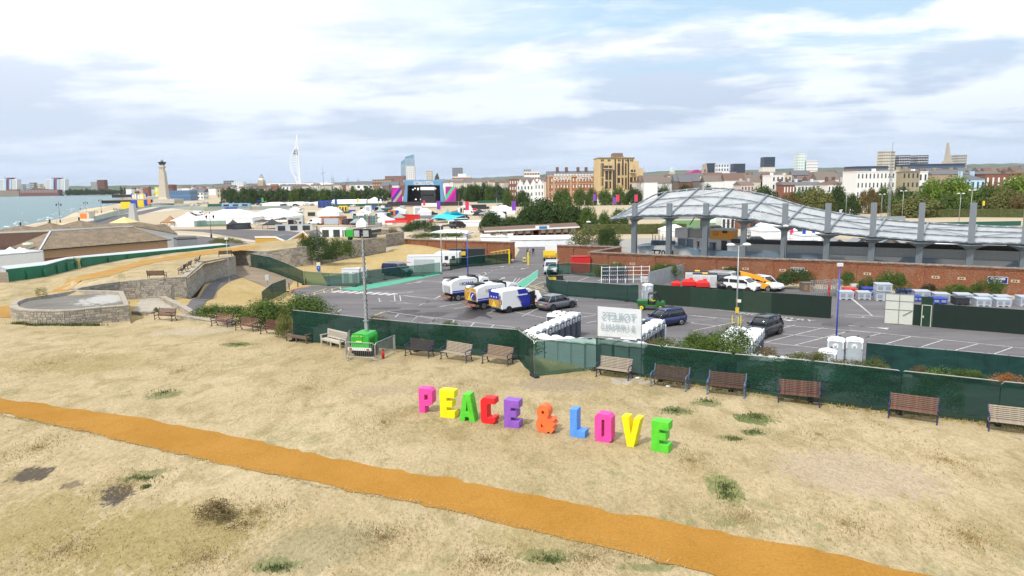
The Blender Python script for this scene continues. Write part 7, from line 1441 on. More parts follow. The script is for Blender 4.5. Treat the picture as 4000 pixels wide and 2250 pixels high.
# sail tower
D=2400; t=root('sail_tower','slender white sail-shaped viewing tower on the horizon','tower',1165,D); o=t.location; g=lambda px,py:AT(px,py,D)-o
def tb(pts_,r,nm,m=W0): 
    q=[Vector((g(px,py).x,0,g(px,py).z)) for px,py in pts_]; MB().path(q,r,6).obj(nm,m,t)
tb([(1160,525),(1162,560),(1167,610),(1170,660),(1175,725)],2.6,'mast'); tb([(1160,525),(1155,575),(1160,620),(1163,670),(1174,735)],1.6,'inner_bow'); tb([(1160,570),(1146,590),(1136,615),(1133,640),(1138,665),(1155,700),(1170,735)],1.9,'outer_bow')
for py,xa,xb in ((596,1142,1157),(604,1139,1158),(613,1136,1159),(622,1135,1160),(632,1134,1161),(642,1134,1161),(652,1136,1162),(661,1138,1163),(669,1141,1164)): tb([(xa,py),(xb,py)],.9,'rib')
fx('viewing_deck',[(1146,583),(1161,583),(1164,606),(1145,606)],D,10,WINL,t); tb([(1152,690),(1172,700),(1163,710),(1174,720)],1.2,'brace')
# tall glass tower and white block behind the stage
D=1700; t=root('glass_tower','blue glass tower with slanting roofs behind the stage','tower',1590,D); GT=mat('blue_glass',(.16,.30,.42),.15,spec=.8,var=.25,scale=.08); fx('glass_wall',[(1566,704),(1566,632),(1581,621),(1581,614),(1613,603),(1615,650),(1615,704)],D,25,GT,t); mb=MB(); o=t.location
for i in range(22):
    p=AT(1567,704-i*4,D);q=AT(1614,704-i*4,D)
    if i<16: mb.cb((p.x+q.x)/2-o.x,-.3,p.z,q.x-p.x,.6,.5)
    elif i<22: p=AT(1582,704-i*4,D); mb.cb((p.x+q.x)/2-o.x,-.3,p.z,q.x-p.x,.6,.5)
mb.obj('floor_bands',WW,t)['kind']='stuff'
bldg('white balconied tower in front of the glass tower',1588,1621,649,1600,20,WW,14,4,ww=.55,wh=.4,name='tower_block',joined=True)
t=root('cathedral','stone cathedral tower with white lantern and cupola','church',1017,1300); fx('tower_wall',rct(1006,704,1028,735),1300,12,mat('church_stone',(.42,.37,.30),.9),t); fx('lantern',rct(1009,694,1024,705),1300,8,WW,t,2); fx('cupola',[(1009,695),(1011,690),(1014,686),(1016,680),(1018,686),(1022,690),(1024,695)],1300,8,CONC,t,2); fx('nave_roof',[(985,735),(992,726),(1040,726),(1052,735)],1290,20,TIL,t)
t=root('guildhall','old stone clock tower beside the dark slab','tower',2755,1250); fx('wall',[(2747,700),(2747,658),(2751,656),(2751,641),(2759,638),(2763,656),(2763,700)],1250,12,mat('guildhall_stone',(.40,.33,.27),.9),t); fx('clock_window',rct(2752,662,2756,672),1249,.5,WIN,t)
t=root('domed_tower','pale green domed tower on the horizon','tower',2627,1200); fx('wall',rct(2618,672,2637,705),1200,10,CONC,t); fx('dome',[(2620,673),(2621,663),(2626,656),(2628,652),(2631,656),(2634,663),(2635,673)],1200,8,mat('pale_copper',(.50,.62,.57),.6),t,1)
t=root('purple_dome','flattened magenta dome in the distance','dome',2722,1400); fx('dome',[(2698,680),(2700,672),(2712,666),(2726,662),(2740,668),(2746,678),(2746,681)],1400,40,mat('magenta_roof',(.36,.05,.20),.6),t)
t=root('office_block','white block with square black windows and a dark cap','building',2824,1250); 
bldg('white office with tall blue glazed bays',2803,2846,640,1250,20,WW,6,4,win=WINL,ww=.55,wh=.6,name='office_block'); bpy.data.objects.remove(t); bldg('white lower hall before the glazed office',2804,2850,672,1200,20,WW,0,0,name='office_block')
bldg('stone and glass base of the tall dark tower',2976,3026,653,1280,20,CRW,4,8,win=WT,name='office_block'); bldg('white block with green patterned top',3115,3145,599,1300,20,WW,12,3,win=mat('mint_panel',(.30,.55,.50),.6),ww=.6,wh=.5,name='tower_block'); bldg('wide white slab block joined to the patterned tower',3141,3191,627,1300,20,WW,9,9,ww=.6,wh=.3,name='office_block',win=GREYC)
bldg('brown stepped office block right of the stage',1766,1840,690,1100,20,WW,4,9,win=mat('brown_band',(.30,.17,.13),.8),ww=.95,wh=.45,name='office_block',joined=True); bldg('white upper storeys of the stepped block',1790,1822,680,1120,15,WW,1,3,name='office_block'); bldg('brick and glass college building',1505,1579,688,1250,25,mat('dull_brick',(.28,.15,.11),.9),4,10,win=WINL,joined=True,name='office_block'); bldg('dark brown mansion block left of the stage',1455,1530,702,1150,25,mat('brown_brick',(.19,.11,.08),.9),4,12,win=CRW,ww=.3,joined=True,name='office_block')
bldg('white and brown banded flats behind the gabled terrace',2048,2109,672,1000,25,WW,5,6,win=RB_,ww=.8,wh=.4,joined=True,name='flats')
# spire, dark glass block
t=root('church_spire','tall pale stone church spire','church',3708,900); fx('spire',[(3700,628),(3711,556),(3718,610),(3722,632),(3700,632)],900,5,mat('spire_stone',(.45,.41,.35),.9),t,2); fx('tower_wall',[(3693,645),(3697,628),(3722,628),(3724,645)],900,9,mat('spire_stone',0),t); 
bldg('long dark glazed hospital block on the skyline, right part',3548,3764,641,850,30,DKB,2,28,win=WINL,ww=.6,wh=.6,name='office_block',joined=True); bldg('long dark glazed block on the skyline, left part',3340,3465,650,850,30,DKB,2,14,win=WINL,ww=.6,wh=.6,name='office_block',joined=True)
t=root('dark_pylon','dark bushy pointed tower structure right of the beige tower','tower',1706,1500); fx('frame',[(1697,704),(1699,690),(1704,682),(1708,675),(1711,684),(1714,692),(1716,704)],1500,6,mat('pylon_dark',(.05,.07,.06),.9),t)
# hotels on the front
bldg('red-brick hotel block left of the white terrace',1989,2027,702,500,14,RB_,4,4,win=WW,ww=.4,rm=RB_,name='hotel')
bldg('white gabled terrace with four pointed gables',2019,2122,722,480,14,WW,3,8,roof='4',yr=698,rm=TILB,ww=.35,name='terrace'); bldg('white rendered wing of the gabled terrace',2088,2124,718,472,10,WW,3,3,name='terrace',ww=.3)
HB=mat('hotel_brick',(.34,.16,.095),.85,var=.1,scale=.5); HS=mat('hotel_terracotta',(.50,.33,.20),.8)
t=bldg('large red-brick hotel with stone bands and a grey mansard roof',2138,2342,691,500,18,HB,4,17,roof='gable',yr=668,win=WW,ww=.34,wh=.5,name='hotel',joined=False); o=t.location; g=lambda px,py:AT(px,py,500)-o
for py,h_ in ((691,1.1),(720,.6),(752,.8)): a=g(2138,py);b=g(2342,py); MB().box(a.x,b.x,-.35,0.02,a.z-h_/2,a.z+h_/2).obj('stone_band',HS,t)
for px in (2152,2243,2335): a=g(px-14,691);b=g(px+14,691); c=g(px,682); MB().ext([[(a.x,a.z),(b.x,b.z),(c.x,c.z)]],-.6,3).obj('pediment',HS,t)
for px in (2142,2164,2230,2256,2322,2340): a=g(px,745); MB().cb(a.x,-.25,a.z+3,1.2,.5,15).obj('stone_quoin',HS,t)
for px in range(2170,2330,12): a=g(px,686); MB().box(a.x-.8,a.x+.8,1.5,3.5,a.z-.8,a.z+1.2).obj('dormer',WW,t)
for px in (2180,2216,2262,2294,2330): a=g(px,672); MB().box(a.x-1,a.x+1,7,9,a.z-1,a.z+3.5).obj('chimney',TIL,t)
text('QUEENS',2.9,WW,t,tuple(g(2196,697)+Vector((0,-.5,0))),(R(90),0,0),bold=.08,wscale=1.15); text('HOTEL',2.9,WW,t,tuple(g(2284,695)+Vector((0,-.5,0))),(R(90),0,0),bold=.08,wscale=1.15)
YB=mat('sandstone_yellow',(.60,.45,.235),.75,var=.06,scale=.3)
t=root('apartment_tower','big sand-yellow stepped apartment block with tall dark window strips','apartment block',2420,460); fx('wall',[(2338,745),(2338,617),(2440,613),(2478,618),(2478,628),(2495,628),(2495,657),(2512,657),(2512,745)],460,26,YB,t); fx('roof_plant',[(2399,614),(2404,605),(2404,596),(2439,596),(2439,605),(2443,613)],460,14,mat('brown_cap',(.20,.14,.11),.8),t,6); fx('cornice',rct(2337,615,2480,618),459.5,27,mat('cornice_brown',(.22,.16,.10),.8),t); fx('side_wing',[(2505,745),(2505,705),(2540,712),(2540,745)],455,20,YB,t)
for x0,y0,x1,y1 in ((2347,638,2358,690),(2348,695,2357,726),(2365,668,2375,702),(2380,666,2388,702),(2364,708,2374,736),(2381,708,2387,736),(2395,664,2400,742),(2401,622,2406,742),(2413,637,2422,685),(2412,694,2422,714),(2430,622,2436,684),(2429,694,2435,722),(2442,636,2447,684),(2443,693,2448,740),(2452,622,2457,740),(2461,692,2471,712),(2460,720,2471,742),(2478,692,2483,735),(2488,697,2491,740)): fx('window_strip',rct(x0,y0,x1,y1),459.8,.4,mat('strip_glass',(.05,.035,.03),.2,spec=.7),t)
for x in (2348,2374,2414,2443,2462): 
    for dx in (0,6): fx('window',rct(x+dx,623,x+dx+4,630),459.8,.4,WIN,t)
for x0,x1,y in ((2358,2392,657),(2462,2484,673)): fx('balcony',rct(x0,y,x1,y+2.5),458,3,CRW,t); fx('balcony_shade',rct(x0+2,y-10,x1-2,y),459.7,.4,mat('strip_glass',0),t)
for px in (2350,2376,2391,2409,2426,2439,2450,2474): fx('pilaster',rct(px,640,px+2,742),459.4,.6,mat('pilaster_sand',(.58,.43,.22),.8),t)
# houses to the right
HL_=[('hipped cream villa left of the domed tower',2600,2690,714,697,440,'hip',CRW,SLT,2,5),('white villa with a small dormer',2702,2768,712,700,440,'hip',WW,SLT,2,4),('wide white villa with a grey hip roof',2771,2876,712,699,430,'hip',CRW,SLT,2,6),('grey gabled house behind the wide villa',2860,2905,705,690,520,'gable',CONC,SLT,2,3),('pink house with brown roofs',2895,2945,722,708,400,'gable',PNK,TILB,2,4),('brown-roofed terrace behind the pink house',2895,2970,703,692,560,'gable',RB_,TILB,2,6),
('tall white four-storey house rising above the canopy',3014,3062,686,682,380,'flat',WW,SLT,4,3),('grey-sided wing of the tall white house',3062,3092,686,684,392,'flat',CRW,SLT,4,2),('red-brick house beside the tall white house',3060,3106,722,710,370,'gable',RB_,SLT,2,4),('dark mansard house behind the brick house',3092,3140,705,694,450,'gable',RB_,SLT,2,4),('long terrace with white dormers',3100,3215,722,710,400,'gable',WW,SLT,2,8),('cream flats on the rise',3212,3285,697,690,600,'flat',WW,SLT,2,8),('red mansard house with white bays',3234,3300,720,702,370,'hip',WW,TIL,2,5),('pale pink house left of the long white hotel',3300,3345,718,702,400,'hip',PNK,SLT,2,3),
('long white seafront hotel with four storeys',3345,3525,671,660,330,'flat',WW,SLT,4,12),('khaki corner block beside the long white hotel',3522,3590,670,664,325,'hip',KH,TILB,4,4),('white block right of the khaki corner',3585,3622,672,664,335,'flat',WW,SLT,3,2),('long grey-roofed chapel behind the bright trees',3640,3780,680,665,420,'gable',mat('chapel_stone',(.34,.27,.20),.9),SLT,1,8),('pale blue house between the big trees',3772,3848,700,682,330,'hip',BLW,SLT,2,4),('red-brick flats with wide white windows at the far right',3846,4060,680,658,330,'flat',RB_,TIL,2,10),('white house low behind the windswept trees',2555,2600,705,690,440,'flat',WW,SLT,3,3),('dark-roofed terrace beside the yellow block',2512,2570,712,699,480,'gable',YB,SLT,2,5)]
for l,x0,x1,yt,yr,D,rf,m_,rm,nf,nb in HL_: bldg(l,x0,x1,yt,D,14,m_,nf,nb,roof=rf,yr=yr,rm=rm,group='houses facing the common',chim=2 if rf!='flat' else 1,ww=.36 if nb<10 else .3,win=WW if (m_ is RB_) else WIN,name='hotel' if 'hotel' in l else 'house',joined=False)
# dense town beyond: counted by nobody, plus nearer single houses
rr=random.Random(21); WM=[WW,CRW,RB_,CONC,PNK,TILB]
def town(x0,x1,y0,y1,n,Ds,nm='distant_town'):
    W_=[MB() for _ in WM]; R_=[MB() for _ in range(3)]
    for k in range(n):
        D=rr.uniform(*Ds); px=rr.uniform(x0,x1); w_=rr.uniform(6,15); d_=rr.uniform(8,12); yt=y0+(y1-y0)*(px-x0)/(x1-x0)+rr.uniform(-3,7); c=AT(px,725,D); H=max(4,ZT((c.x,D),yt)); i=rr.choice((0,0,0,1,1,1,2,3,3,4,5)); W_[i].box(c.x-w_/2,c.x+w_/2,D,D+d_,0,H); r=R_[rr.randrange(3)]; h=rr.uniform(2,4.5)
        r.add([(c.x-w_/2-.3,D-.3,H),(c.x+w_/2+.3,D-.3,H),(c.x+w_/2+.3,D+d_+.3,H),(c.x-w_/2-.3,D+d_+.3,H),(c.x-w_/2-.3,D+d_/2,H+h),(c.x+w_/2+.3,D+d_/2,H+h)],[(3,2,1,0),(0,1,5,4),(1,2,5),(2,3,4,5),(3,0,4)])
    for m_,q in list(zip(WM,W_))+list(zip((SLT,TIL,TILB),R_)):
        if q.v: tag(q.obj(nm,m_),kind='stuff')
town(2500,4050,699,668,420,(560,1100)); town(2500,4050,712,690,160,(420,560)); town(500,1500,737,722,240,(1400,2200)); town(1500,2150,722,702,120,(800,1300)); town(2450,4050,690,660,260,(1100,2000))
for i,(x0,x1,yt,yr,D,l) in enumerate(((740,792,752,737,900,'white gabled boathouse by the harbour'),(846,885,738,729,1000,'red-roofed old church with stone gable'),(968,995,742,731,950,'small white modern house before the cathedral'),(1008,1052,740,732,950,'white house below the cathedral'),(1365,1460,722,712,1200,'long low white terrace left of the stage'),(1100,1160,728,720,1500,'pale harbour sheds below the sail tower'))): bldg(l,x0,x1,yt,D,16,WW if i!=1 else mat('church_stone',0),2,4,roof='gable',yr=yr,rm=TIL if i in(1,3) else SLT,group='buildings beyond the common')
bldg('blue glass aquarium hall with a pale deck',655,740,745,820,20,mat('aquarium_blue',(.10,.20,.38),.4),2,9,win=WINL,ww=.7,wh=.6,name='aquarium'); bldg('yellow and white block beside the obelisk',603,628,731,900,14,mat('block_yellow',(.68,.62,.12),.6),2,2,win=WW,name='block'); bldg('red brick block right of the obelisk',655,672,722,1000,14,RB_,3,2,name='block')
t=root('ferry_port','long white ferry terminal roofs on the skyline','building',1080,1900); fx('wall',[(1040,716),(1260,713),(1300,716),(1300,728),(1040,728)],1900,40,WW,t)
for k,(px,pt) in enumerate(((812,708),(586,700),(443,705),(1298,682),(1236,668),(1264,652),(1304,690),(1360,688),(1400,690),(2515,650))): 
    if px<1240: continue
    tt=root('harbour_crane' if k%2 else 'ship_mast','thin grey mast on the skyline at %s'%('the harbour','the dockyard','left of the warship','the warship','the far docks','the grey warship','behind the yellow block')[k%7],'mast',px,1800,'masts on the skyline'); o=tt.location; H=ZT(o,pt); MB().tube((0,0,0),(0,0,H),1.0,.3,n=4).obj('pole',GREYC,tt); MB().bar((-5,0,H*.72),(5,0,H*.78),.8).obj('yard',GREYC,tt)
# ================================================================ festival ground and fittings
def C_(k,c,**a): return mat('col_'+k,c,a.pop('rough',.6),**a)
TNT=mat('tent_white',(.82,.83,.85),.6,var=.03); BKT=C_('black_canvas',(.03,.032,.038)); TIMB=C_('timber',(.30,.17,.08)); RED=C_('red',(.58,.02,.015)); BLU=C_('blue',(.02,.07,.42)); TUR=C_('turquoise',(.04,.55,.68)); YLW=C_('yellow',(.78,.55,.03)); PUR=C_('purple',(.20,.05,.42)); PKR=C_('pinkred',(.68,.03,.12)); DGN=C_('dkgreen',(.02,.10,.07)); MNT=C_('meshgrey',(.27,.31,.31)); ORG=C_('orange',(.75,.22,.05)); CGR=C_('crategrey',(.42,.46,.52)); CBL=C_('crateblue',(.03,.06,.34)); SKB=C_('skyblue',(.20,.42,.66))
def fr(x0,x1,pyb,z=0):
    a=G(x0,pyb,z);b=G(x1,pyb,z); return Vector(((a.x+b.x)/2,a.y,0)),(b-a).length
def tent(label,x0,x1,yt,yb,m=TNT,kind='pagoda',dep=None,peaks=1,group='white festival tents',wall=True,eave=.45):
    c,w_=fr(x0,x1,yb); dep=dep or min(w_,8); H=ZT(c+Vector((0,dep/2,0)),yt); e=max(1.6,H*eave); t=thing('tent',label,'tent',c,0,group); n=peaks; pw=w_/n; mb=MB()
    for k in range(n):
        x=-w_/2+pw*(k+.5)
        if kind=='pagoda': mb.loft([[(x-pw/2*s,dep/2-dep/2*s,z),(x+pw/2*s,dep/2-dep/2*s,z),(x+pw/2*s,dep/2+dep/2*s,z),(x-pw/2*s,dep/2+dep/2*s,z)] for s,z in ((1,e-.3),(1,e),(.6,e+(H-e)*.28),(.28,e+(H-e)*.62),(.03,H))])
        elif kind=='ridge': mb.loft([[(x-pw/2,-.1,e-.3),(x+pw/2,-.1,e-.3),(x+pw/2,dep,e-.3),(x-pw/2,dep,e-.3)],[(x-pw/2,-.1,e),(x+pw/2,-.1,e),(x+pw/2,dep,e),(x-pw/2,dep,e)],[(x-pw*.12,dep*.45,H),(x+pw*.12,dep*.45,H),(x+pw*.12,dep*.55,H),(x-pw*.12,dep*.55,H)]])
        else: mb.loft([[(x-pw/2,-.1,e-.2),(x-pw/2,-.1,e),(x-pw/2,dep/2,H),(x-pw/2,dep,e),(x-pw/2,dep,e-.2)],[(x+pw/2,-.1,e-.2),(x+pw/2,-.1,e),(x+pw/2,dep/2,H),(x+pw/2,dep,e),(x+pw/2,dep,e-.2)]])
    mb.obj('tent_roof',m,t)
    if wall: 
        q=MB(); nn=max(2,int(w_/1.2)); q.loft([[(-w_/2*.98+w_*.98*i/nn,.05*(i%2),z) for i in range(nn+1)]+[(w_/2*.98,dep*.97,z),(-w_/2*.98,dep*.97,z)] for z in (0,e-.28)]); q.obj('tent_wall',m,t)
    else:
        for x in (-w_/2+.1,w_/2-.1):
            for y in (.1,dep-.1): MB().tube((x,y,0),(x,y,e),.06,n=5).obj('tent_leg',LDK,t)
    return t
def blk(name,label,cat,x0,x1,yt,yb,m,dep=2.5,rm=None,doors=0,dm=None,group=None,z=0,feet=False,zb=0):
    c,w_=fr(x0,x1,yb,z); H=ZT(c,yt)-z; t=thing(name,label,cat,Vector((c.x,c.y,z)),0,group); MB().box(-w_/2,w_/2,0,dep,zb,H).obj('body',m,t)
    MB().box(-w_/2-.04,w_/2+.04,-.04,dep+.04,H,H+.08).obj('top',rm or m,t)
    for k in range(doors): x=-w_/2+w_*(k+.5)/doors; MB().box(x-w_/doors*.3,x+w_/doors*.3,-.04,0,zb+.15,H*.82).obj('door_panel',dm or WIN,t)
    return t
T=tent
T('white pointed tent beside the timber stall',667,760,829,887); T('long white marquee with green mesh in front',757,962,817,877,kind='ridge',dep=18,peaks=1); T('second long white marquee to the right',958,1125,815,868,kind='ridge',dep=16); T('small white frame tent by the yellow container',1242,1316,807,846,kind='ridge',dep=8); T('far long white marquee below the tree belt',1031,1246,788,804,kind='ridge',dep=12,peaks=3,eave=.6); T('little white peak tent left of the stage',1430,1484,770,793); T('white marquee roof left of the dark wall',1305,1410,779,798,kind='g',dep=8,eave=.8)
T('white tents right of the stage',1916,2010,802,838,kind='ridge',dep=9); T('long white tent under the white terrace',1975,2090,768,792,kind='g',dep=9,eave=.7); T('white tent in front of the brick wall scrub',1680,1822,896,936,kind='ridge',dep=7,eave=.6); T('white tent behind the black kiosk',1752,1872,861,885,kind='ridge',dep=7); T('white tent beside the pine',1880,1938,879,908,dep=5)
T('long white walled marquee beyond the entrance, main part',1990,2280,919,966,kind='g',dep=9,eave=.78,group='white marquee beyond the entrance'); T('long white walled marquee beyond the entrance, left part',1878,2004,914,950,kind='g',dep=8,eave=.75,group='white marquee beyond the entrance'); T('long low white tent with small arches before the windswept trees',2330,2530,776,797,kind='g',dep=9,eave=.6)
T('white tent behind the middle canopy columns',2968,3124,886,934,kind='g',dep=7,eave=.75); T('white stall with blue flags behind the canopy',3128,3215,905,955,kind='g',dep=5,eave=.8); T('pair of small white peaks left of the lattice mast',3397,3472,790,828,peaks=2); T('white pointed tent at the far right',3816,3910,768,812,dep=9); T('small white tent between the lamp posts',3300,3352,812,838); T('magenta tent beside the white peak',3783,3826,796,820,m=PKR); T('red parasol between the tall lamps',3747,3788,786,802,m=RED,wall=False); T('long white flat tent right of the hedge',3520,4020,971,998,kind='g',dep=6,eave=.9,group=None); T('black domed tent at the far right',3871,3990,797,836,m=BKT,kind='g',dep=8,eave=.75)
for a in ((885,920,857,896,'left of the dark bar'),(996,1036,856,880,'behind the red chairs'),(1026,1080,854,896,'with a ladder in front'),(1073,1124,849,872,'beside the street food sign'),(1726,1776,875,902,'beside the black kiosk'),(1852,1890,814,843,'right of the turquoise canopy')): T('black gazebo '+a[4],*a[:4],m=BKT,group='black gazebos',wall=a[0] in (885,1852))
T('blue pointed tent beyond the marquees',963,1008,772,796,m=BLU,wall=False); T('red curved awning on a white stall',1505,1584,860,890,kind='g',m=RED,dep=3,eave=.75,wall=False)
B=blk
for a in (('bar_stall','low black bar stall in front of the marquees','stall',905,962,873,897,BKT,3),('container','blue container banner beyond the grey fence','container',871,954,795,814,SKB,3),('container','dark green container left of the blue banner','container',815,870,797,809,DGN,3),('stall','tall blue box stall beyond the marquees','stall',1244,1282,785,812,BLU,4),('container','yellow container with dark windows','container',1325,1352,805,826,YLW,3),('stall','black kiosk with a white poster','kiosk',1685,1725,884,904,BKT,3),('site_cabin','white cabin trailer with steps behind the lawn','cabin',1252,1332,891,929,W0,3),('site_cabin','narrow white cabin beside the trailer','cabin',1337,1352,892,929,W0,3),('hoarding','long pale grey hoarding beside the street food stalls','hoarding',1078,1210,877,903,FRF,.3),('hoarding','dark green festival wall left of the stage','hoarding',1305,1532,796,808,DGN,.4),('hoarding','dark green festival wall right of the stage','hoarding',1874,2002,783,794,DGN,.4),('hoarding','pale grey wall before the windswept trees','hoarding',2012,2340,768,778,MNT,.4),('container','white box stall with grey frames','stall',1100,1225,826,847,CRW,4),('container','grey container row beyond the marquees','container',985,1110,806,820,MNT,3),('stall','dark blue box right of the blue banner','stall',880,915,811,822,BLU,2),('container','black container behind the white trailer','container',1838,1896,800,818,BKT,3),('hut','small brown-roofed hut behind the canopy','hut',3240,3285,796,826,TILB,4),('white_block','white wall block behind the right columns','wall',3075,3200,940,972,W0,3),('bar_stall','orange and white stall under the big trees','stall',3700,3742,786,806,ORG,3),('stall','blue fronted white stall by the red parasol','stall',3680,3740,800,815,W0,3),('white_shop','white building with a blue gridded window behind the canopy','building',2820,2890,848,892,W0,6),('shop','red-fronted museum shop behind the canopy','building',2890,3000,862,895,RB_,6)): B(a[0],a[1],a[2],*a[3:7],a[7],a[8],doors={'white_shop':4,'site_cabin':2,'bar_stall':1}.get(a[0],3 if a[6]-a[5]>18 else 0),group=None)
for i,(x0,x1,yt,yb) in enumerate(((3235,3320,935,985),(3330,3395,933,985),(3430,3525,928,984),(2850,2935,922,955))):
    c,w_=fr(x0,x1,yb); H=ZT(c,yt); t=thing('market_shed','grey timber market shed with a pitched roof, %s behind the columns'%('first','second','third, with an orange flag,','leftmost, small')[i],'shed',c,0,'grey market sheds'); MB().ext([[(-w_/2,0),(w_/2,0),(w_/2,H*.55),(0,H*.95),(-w_/2,H*.55)]],0,3).obj('wall',C_('shedwood',(.23,.19,.16)),t); MB().bar((-w_/2-.3,1.4,H*.5),(0,1.4,H),3.4,.12,up=(0,0,1)).obj('roof_slope',GREYC,t); MB().bar((w_/2+.3,1.4,H*.5),(0,1.4,H),3.4,.12).obj('roof_slope',GREYC,t)
# street food sign, turquoise canopy
c,w_=fr(1122,1177,877); t=thing('food_sign','grey arched sign reading Greek Street between black gazebos','sign',c); za,zb=ZT(c,847),ZT(c,866); MB().box(-w_/2,w_/2,0,.2,zb,za).obj('sign_board',FRF,t); MB().box(-w_/2,-w_/2+.5,0,2,0,zb).box(w_/2-.5,w_/2,0,2,0,zb).obj('side_panels',CGR,t)['kind']='stuff'; text('GREEK STREET',1.0,LDK,t,(0,-.05,(za+zb)/2),(R(90),0,0),wscale=.65)
t=thing('stretch_tent','bright turquoise stretch tent with two peaks','tent',base_pt(1745,870,265)); o=t.location; D=265; P=[(1681,857,-4),(1708,838,2),(1725,839,6),(1748,823,0),(1770,838,4),(1783,825,0),(1813,843,5),(1790,846,-6),(1765,856,-7),(1735,850,-6),(1712,848,-6)]; c=AT(1755,838,D)-o; mb=MB(); V=[tuple(AT(a,b,D)-o+Vector((0,k,0))) for a,b,k in P]; mb.v=V+[tuple(c)]+[(x,y,z-.1) for x,y,z in V]+[(c.x,c.y,c.z-.1)]; n=len(V); mb.f=[(i,(i+1)%n,n) for i in range(n)]+[((i+1)%n+n+1,i+n+1,2*n+1) for i in range(n)]; mb.obj('canopy_sheet',TUR,t)
for a,b,k in P[::2]: p=AT(a,b,D)-o; MB().tube((p.x,k,0),(p.x,k,p.z),.08,n=5).obj('tent_pole',LGR,t)
# red bins, crowd of chairs
bm=cm('bin',lambda:MB().box(-.7,.7,0,1.2,.12,1.75).mesh('bin_body',RED)); bl_=cm('binl',lambda:MB().box(-.74,.74,-.05,1.25,1.75,1.9).mesh('bin_lid',C_('bindark',(.32,.01,.01))))
for k in range(16):
    px=1550+k*6.9 if k<13 else (1685,1630,1597)[k-13]; py=862 if k<13 else (868,866,874)[k-13]; g=G(px,py); t=thing('wheelie_bin','big red bin, %s'%(('number %d from the left of the packed row'%(k+1)) if k<13 else ('near the turquoise tent','standing alone right','standing alone left')[k-13]),'bin',g,0,'row of red bins',(1,1,1.25 if k<13 else .8)); ob('bin_body',bm,t); ob('bin_lid',bl_,t)
g=G(1390,886); t=thing('caged_trailer','flat trailer stacked with green, blue and red gas cages','trailer',g); w_=(G(1462,886)-G(1376,886)).length; MB().box(-1,w_-1,0,2.4,.6,.8).obj('deck',BKT,t); rr=random.Random(6)
for i in range(14):
    for j in range(3): x=-1+w_*i/14; MB().box(x+.05,x+w_/14-.08,.1,2.2,.8+j*1.0,1.7+j*1.0).obj('cage',C_('cg%d'%((i*3+j*5)%5),((.10,.22,.20),(.12,.26,.10),(.25,.12,.15),(.15,.25,.35),(.30,.32,.33))[(i*3+j*5)%5]),t)
# stage
D=470; t=root('main_stage','huge dark festival stage with a blue header reading Victorious Festival','stage',1652,D); q3=lambda L:[c3(a,b) for a,b in L]; SBM=C_('stageblue',(.13,.30,.50)); o=t.location
fx('header',q3([(1003,522),(1568,522),(1546,592),(1030,592)]),D-1,4,SBM,t); fx('header_top',q3([(1000,520),(1570,520),(1568,548),(1004,548)]),D,12,C_('stagewhite',(.5,.64,.74)),t); fx('left_leg',q3([(1028,592),(1058,592),(1050,830),(990,830)]),D-1,4,SBM,t); fx('right_leg',q3([(1515,592),(1545,592),(1590,830),(1525,830)]),D-1,4,SBM,t); fx('backdrop',q3(rct(1030,590,1550,860)),D+10,1,BKT,t); fx('side_curtain',q3(rct(1045,592,1062,850)),D,10,BKT,t); fx('side_curtain',q3(rct(1520,592,1535,850)),D,10,BKT,t); fx('stage_deck',q3(rct(770,828,1820,880)),D-2,14,C_('deckdark',(.05,.03,.04)),t)
g=lambda u,v:AT(*c3(u,v),D)-o; text('VICTORIOUS FESTIVAL',3.1,W0,t,tuple(g(1287,566)+Vector((0,-1.2,0))),(R(90),0,0),bold=.09,wscale=.42)
for k,(u,v) in enumerate(((1120,655),(1150,637),(1190,655),(1440,640),(1160,795),(1235,795),(1195,637))): p=g(u,v); MB().box(p.x-.5,p.x+.5,5,5.5,p.z-.4,p.z+.4).obj('stage_light',mat('stage_lamp',(1,.98,.9),.5,emit=.9),t)
MB().box(g(1240,0).x,g(1195,0).x+3,8,8.5,g(0,780).z,g(0,685).z).obj('inner_screen',PUR,t)
for nm,x0,x1,y0,y1,gr in (('left',832,978,628,832,0),('right',1595,1742,612,822,1)):
    s=root('video_screen','striped %s video screen in purple, green and magenta'%nm,'screen',c3((x0+x1)/2,0)[0],D-2,'striped screens either side of the stage'); fx('screen_panel',q3(rct(x0,y0,x1,y1)),D-2,1.5,C_('scr0',(.38,.02,.28)),s); W_=x1-x0;H_=y1-y0
    cols=[C_('scr1',(.55,.01,.35),emit=.15),C_('scr2',(.07,.03,.30)),C_('scr3',(.36,.33,.28)),C_('scr4',(.04,.52,.20),emit=.1),C_('scr1',0),C_('scr2',0)]; off=-.15 if gr else -.35
    if gr: cols=[C_('scr4',0)]+cols
    for k,m_ in enumerate(cols):
        a=off+k*.31; b=a+.31; poly=[]
        def clip(c0):  # diagonal x/W + y/H*1.1 = const
            return c0
        pts_=[]
        for sx_,c0 in ((0,a),(1,b)):
            pass
        N=12; A_=[];B_=[]
        for i in range(N+1):
            v=i/N; A_.append((min(1,max(0,a*1.0+.55-v*1.0+.25)),v)); B_.append((min(1,max(0,b+.55-v+.25)),v))
        loop=[(x0+W_*u,y0+H_*v) for u,v in A_]+[(x0+W_*u,y0+H_*v) for u,v in B_[::-1]]; lp=[]
        for p_ in loop:
            if not lp or abs(lp[-1][0]-p_[0])+abs(lp[-1][1]-p_[1])>.5: lp.append(p_)
        if len(lp)>2 and max(p_[0] for p_ in lp)-min(p_[0] for p_ in lp)>4: fx('stripe',q3(lp),D-2.15-.02*k,.12,m_,s)
t=root('sound_tower','black sound tower with a white roof in front of the stage','tower',c3(1340,0)[0],430); 
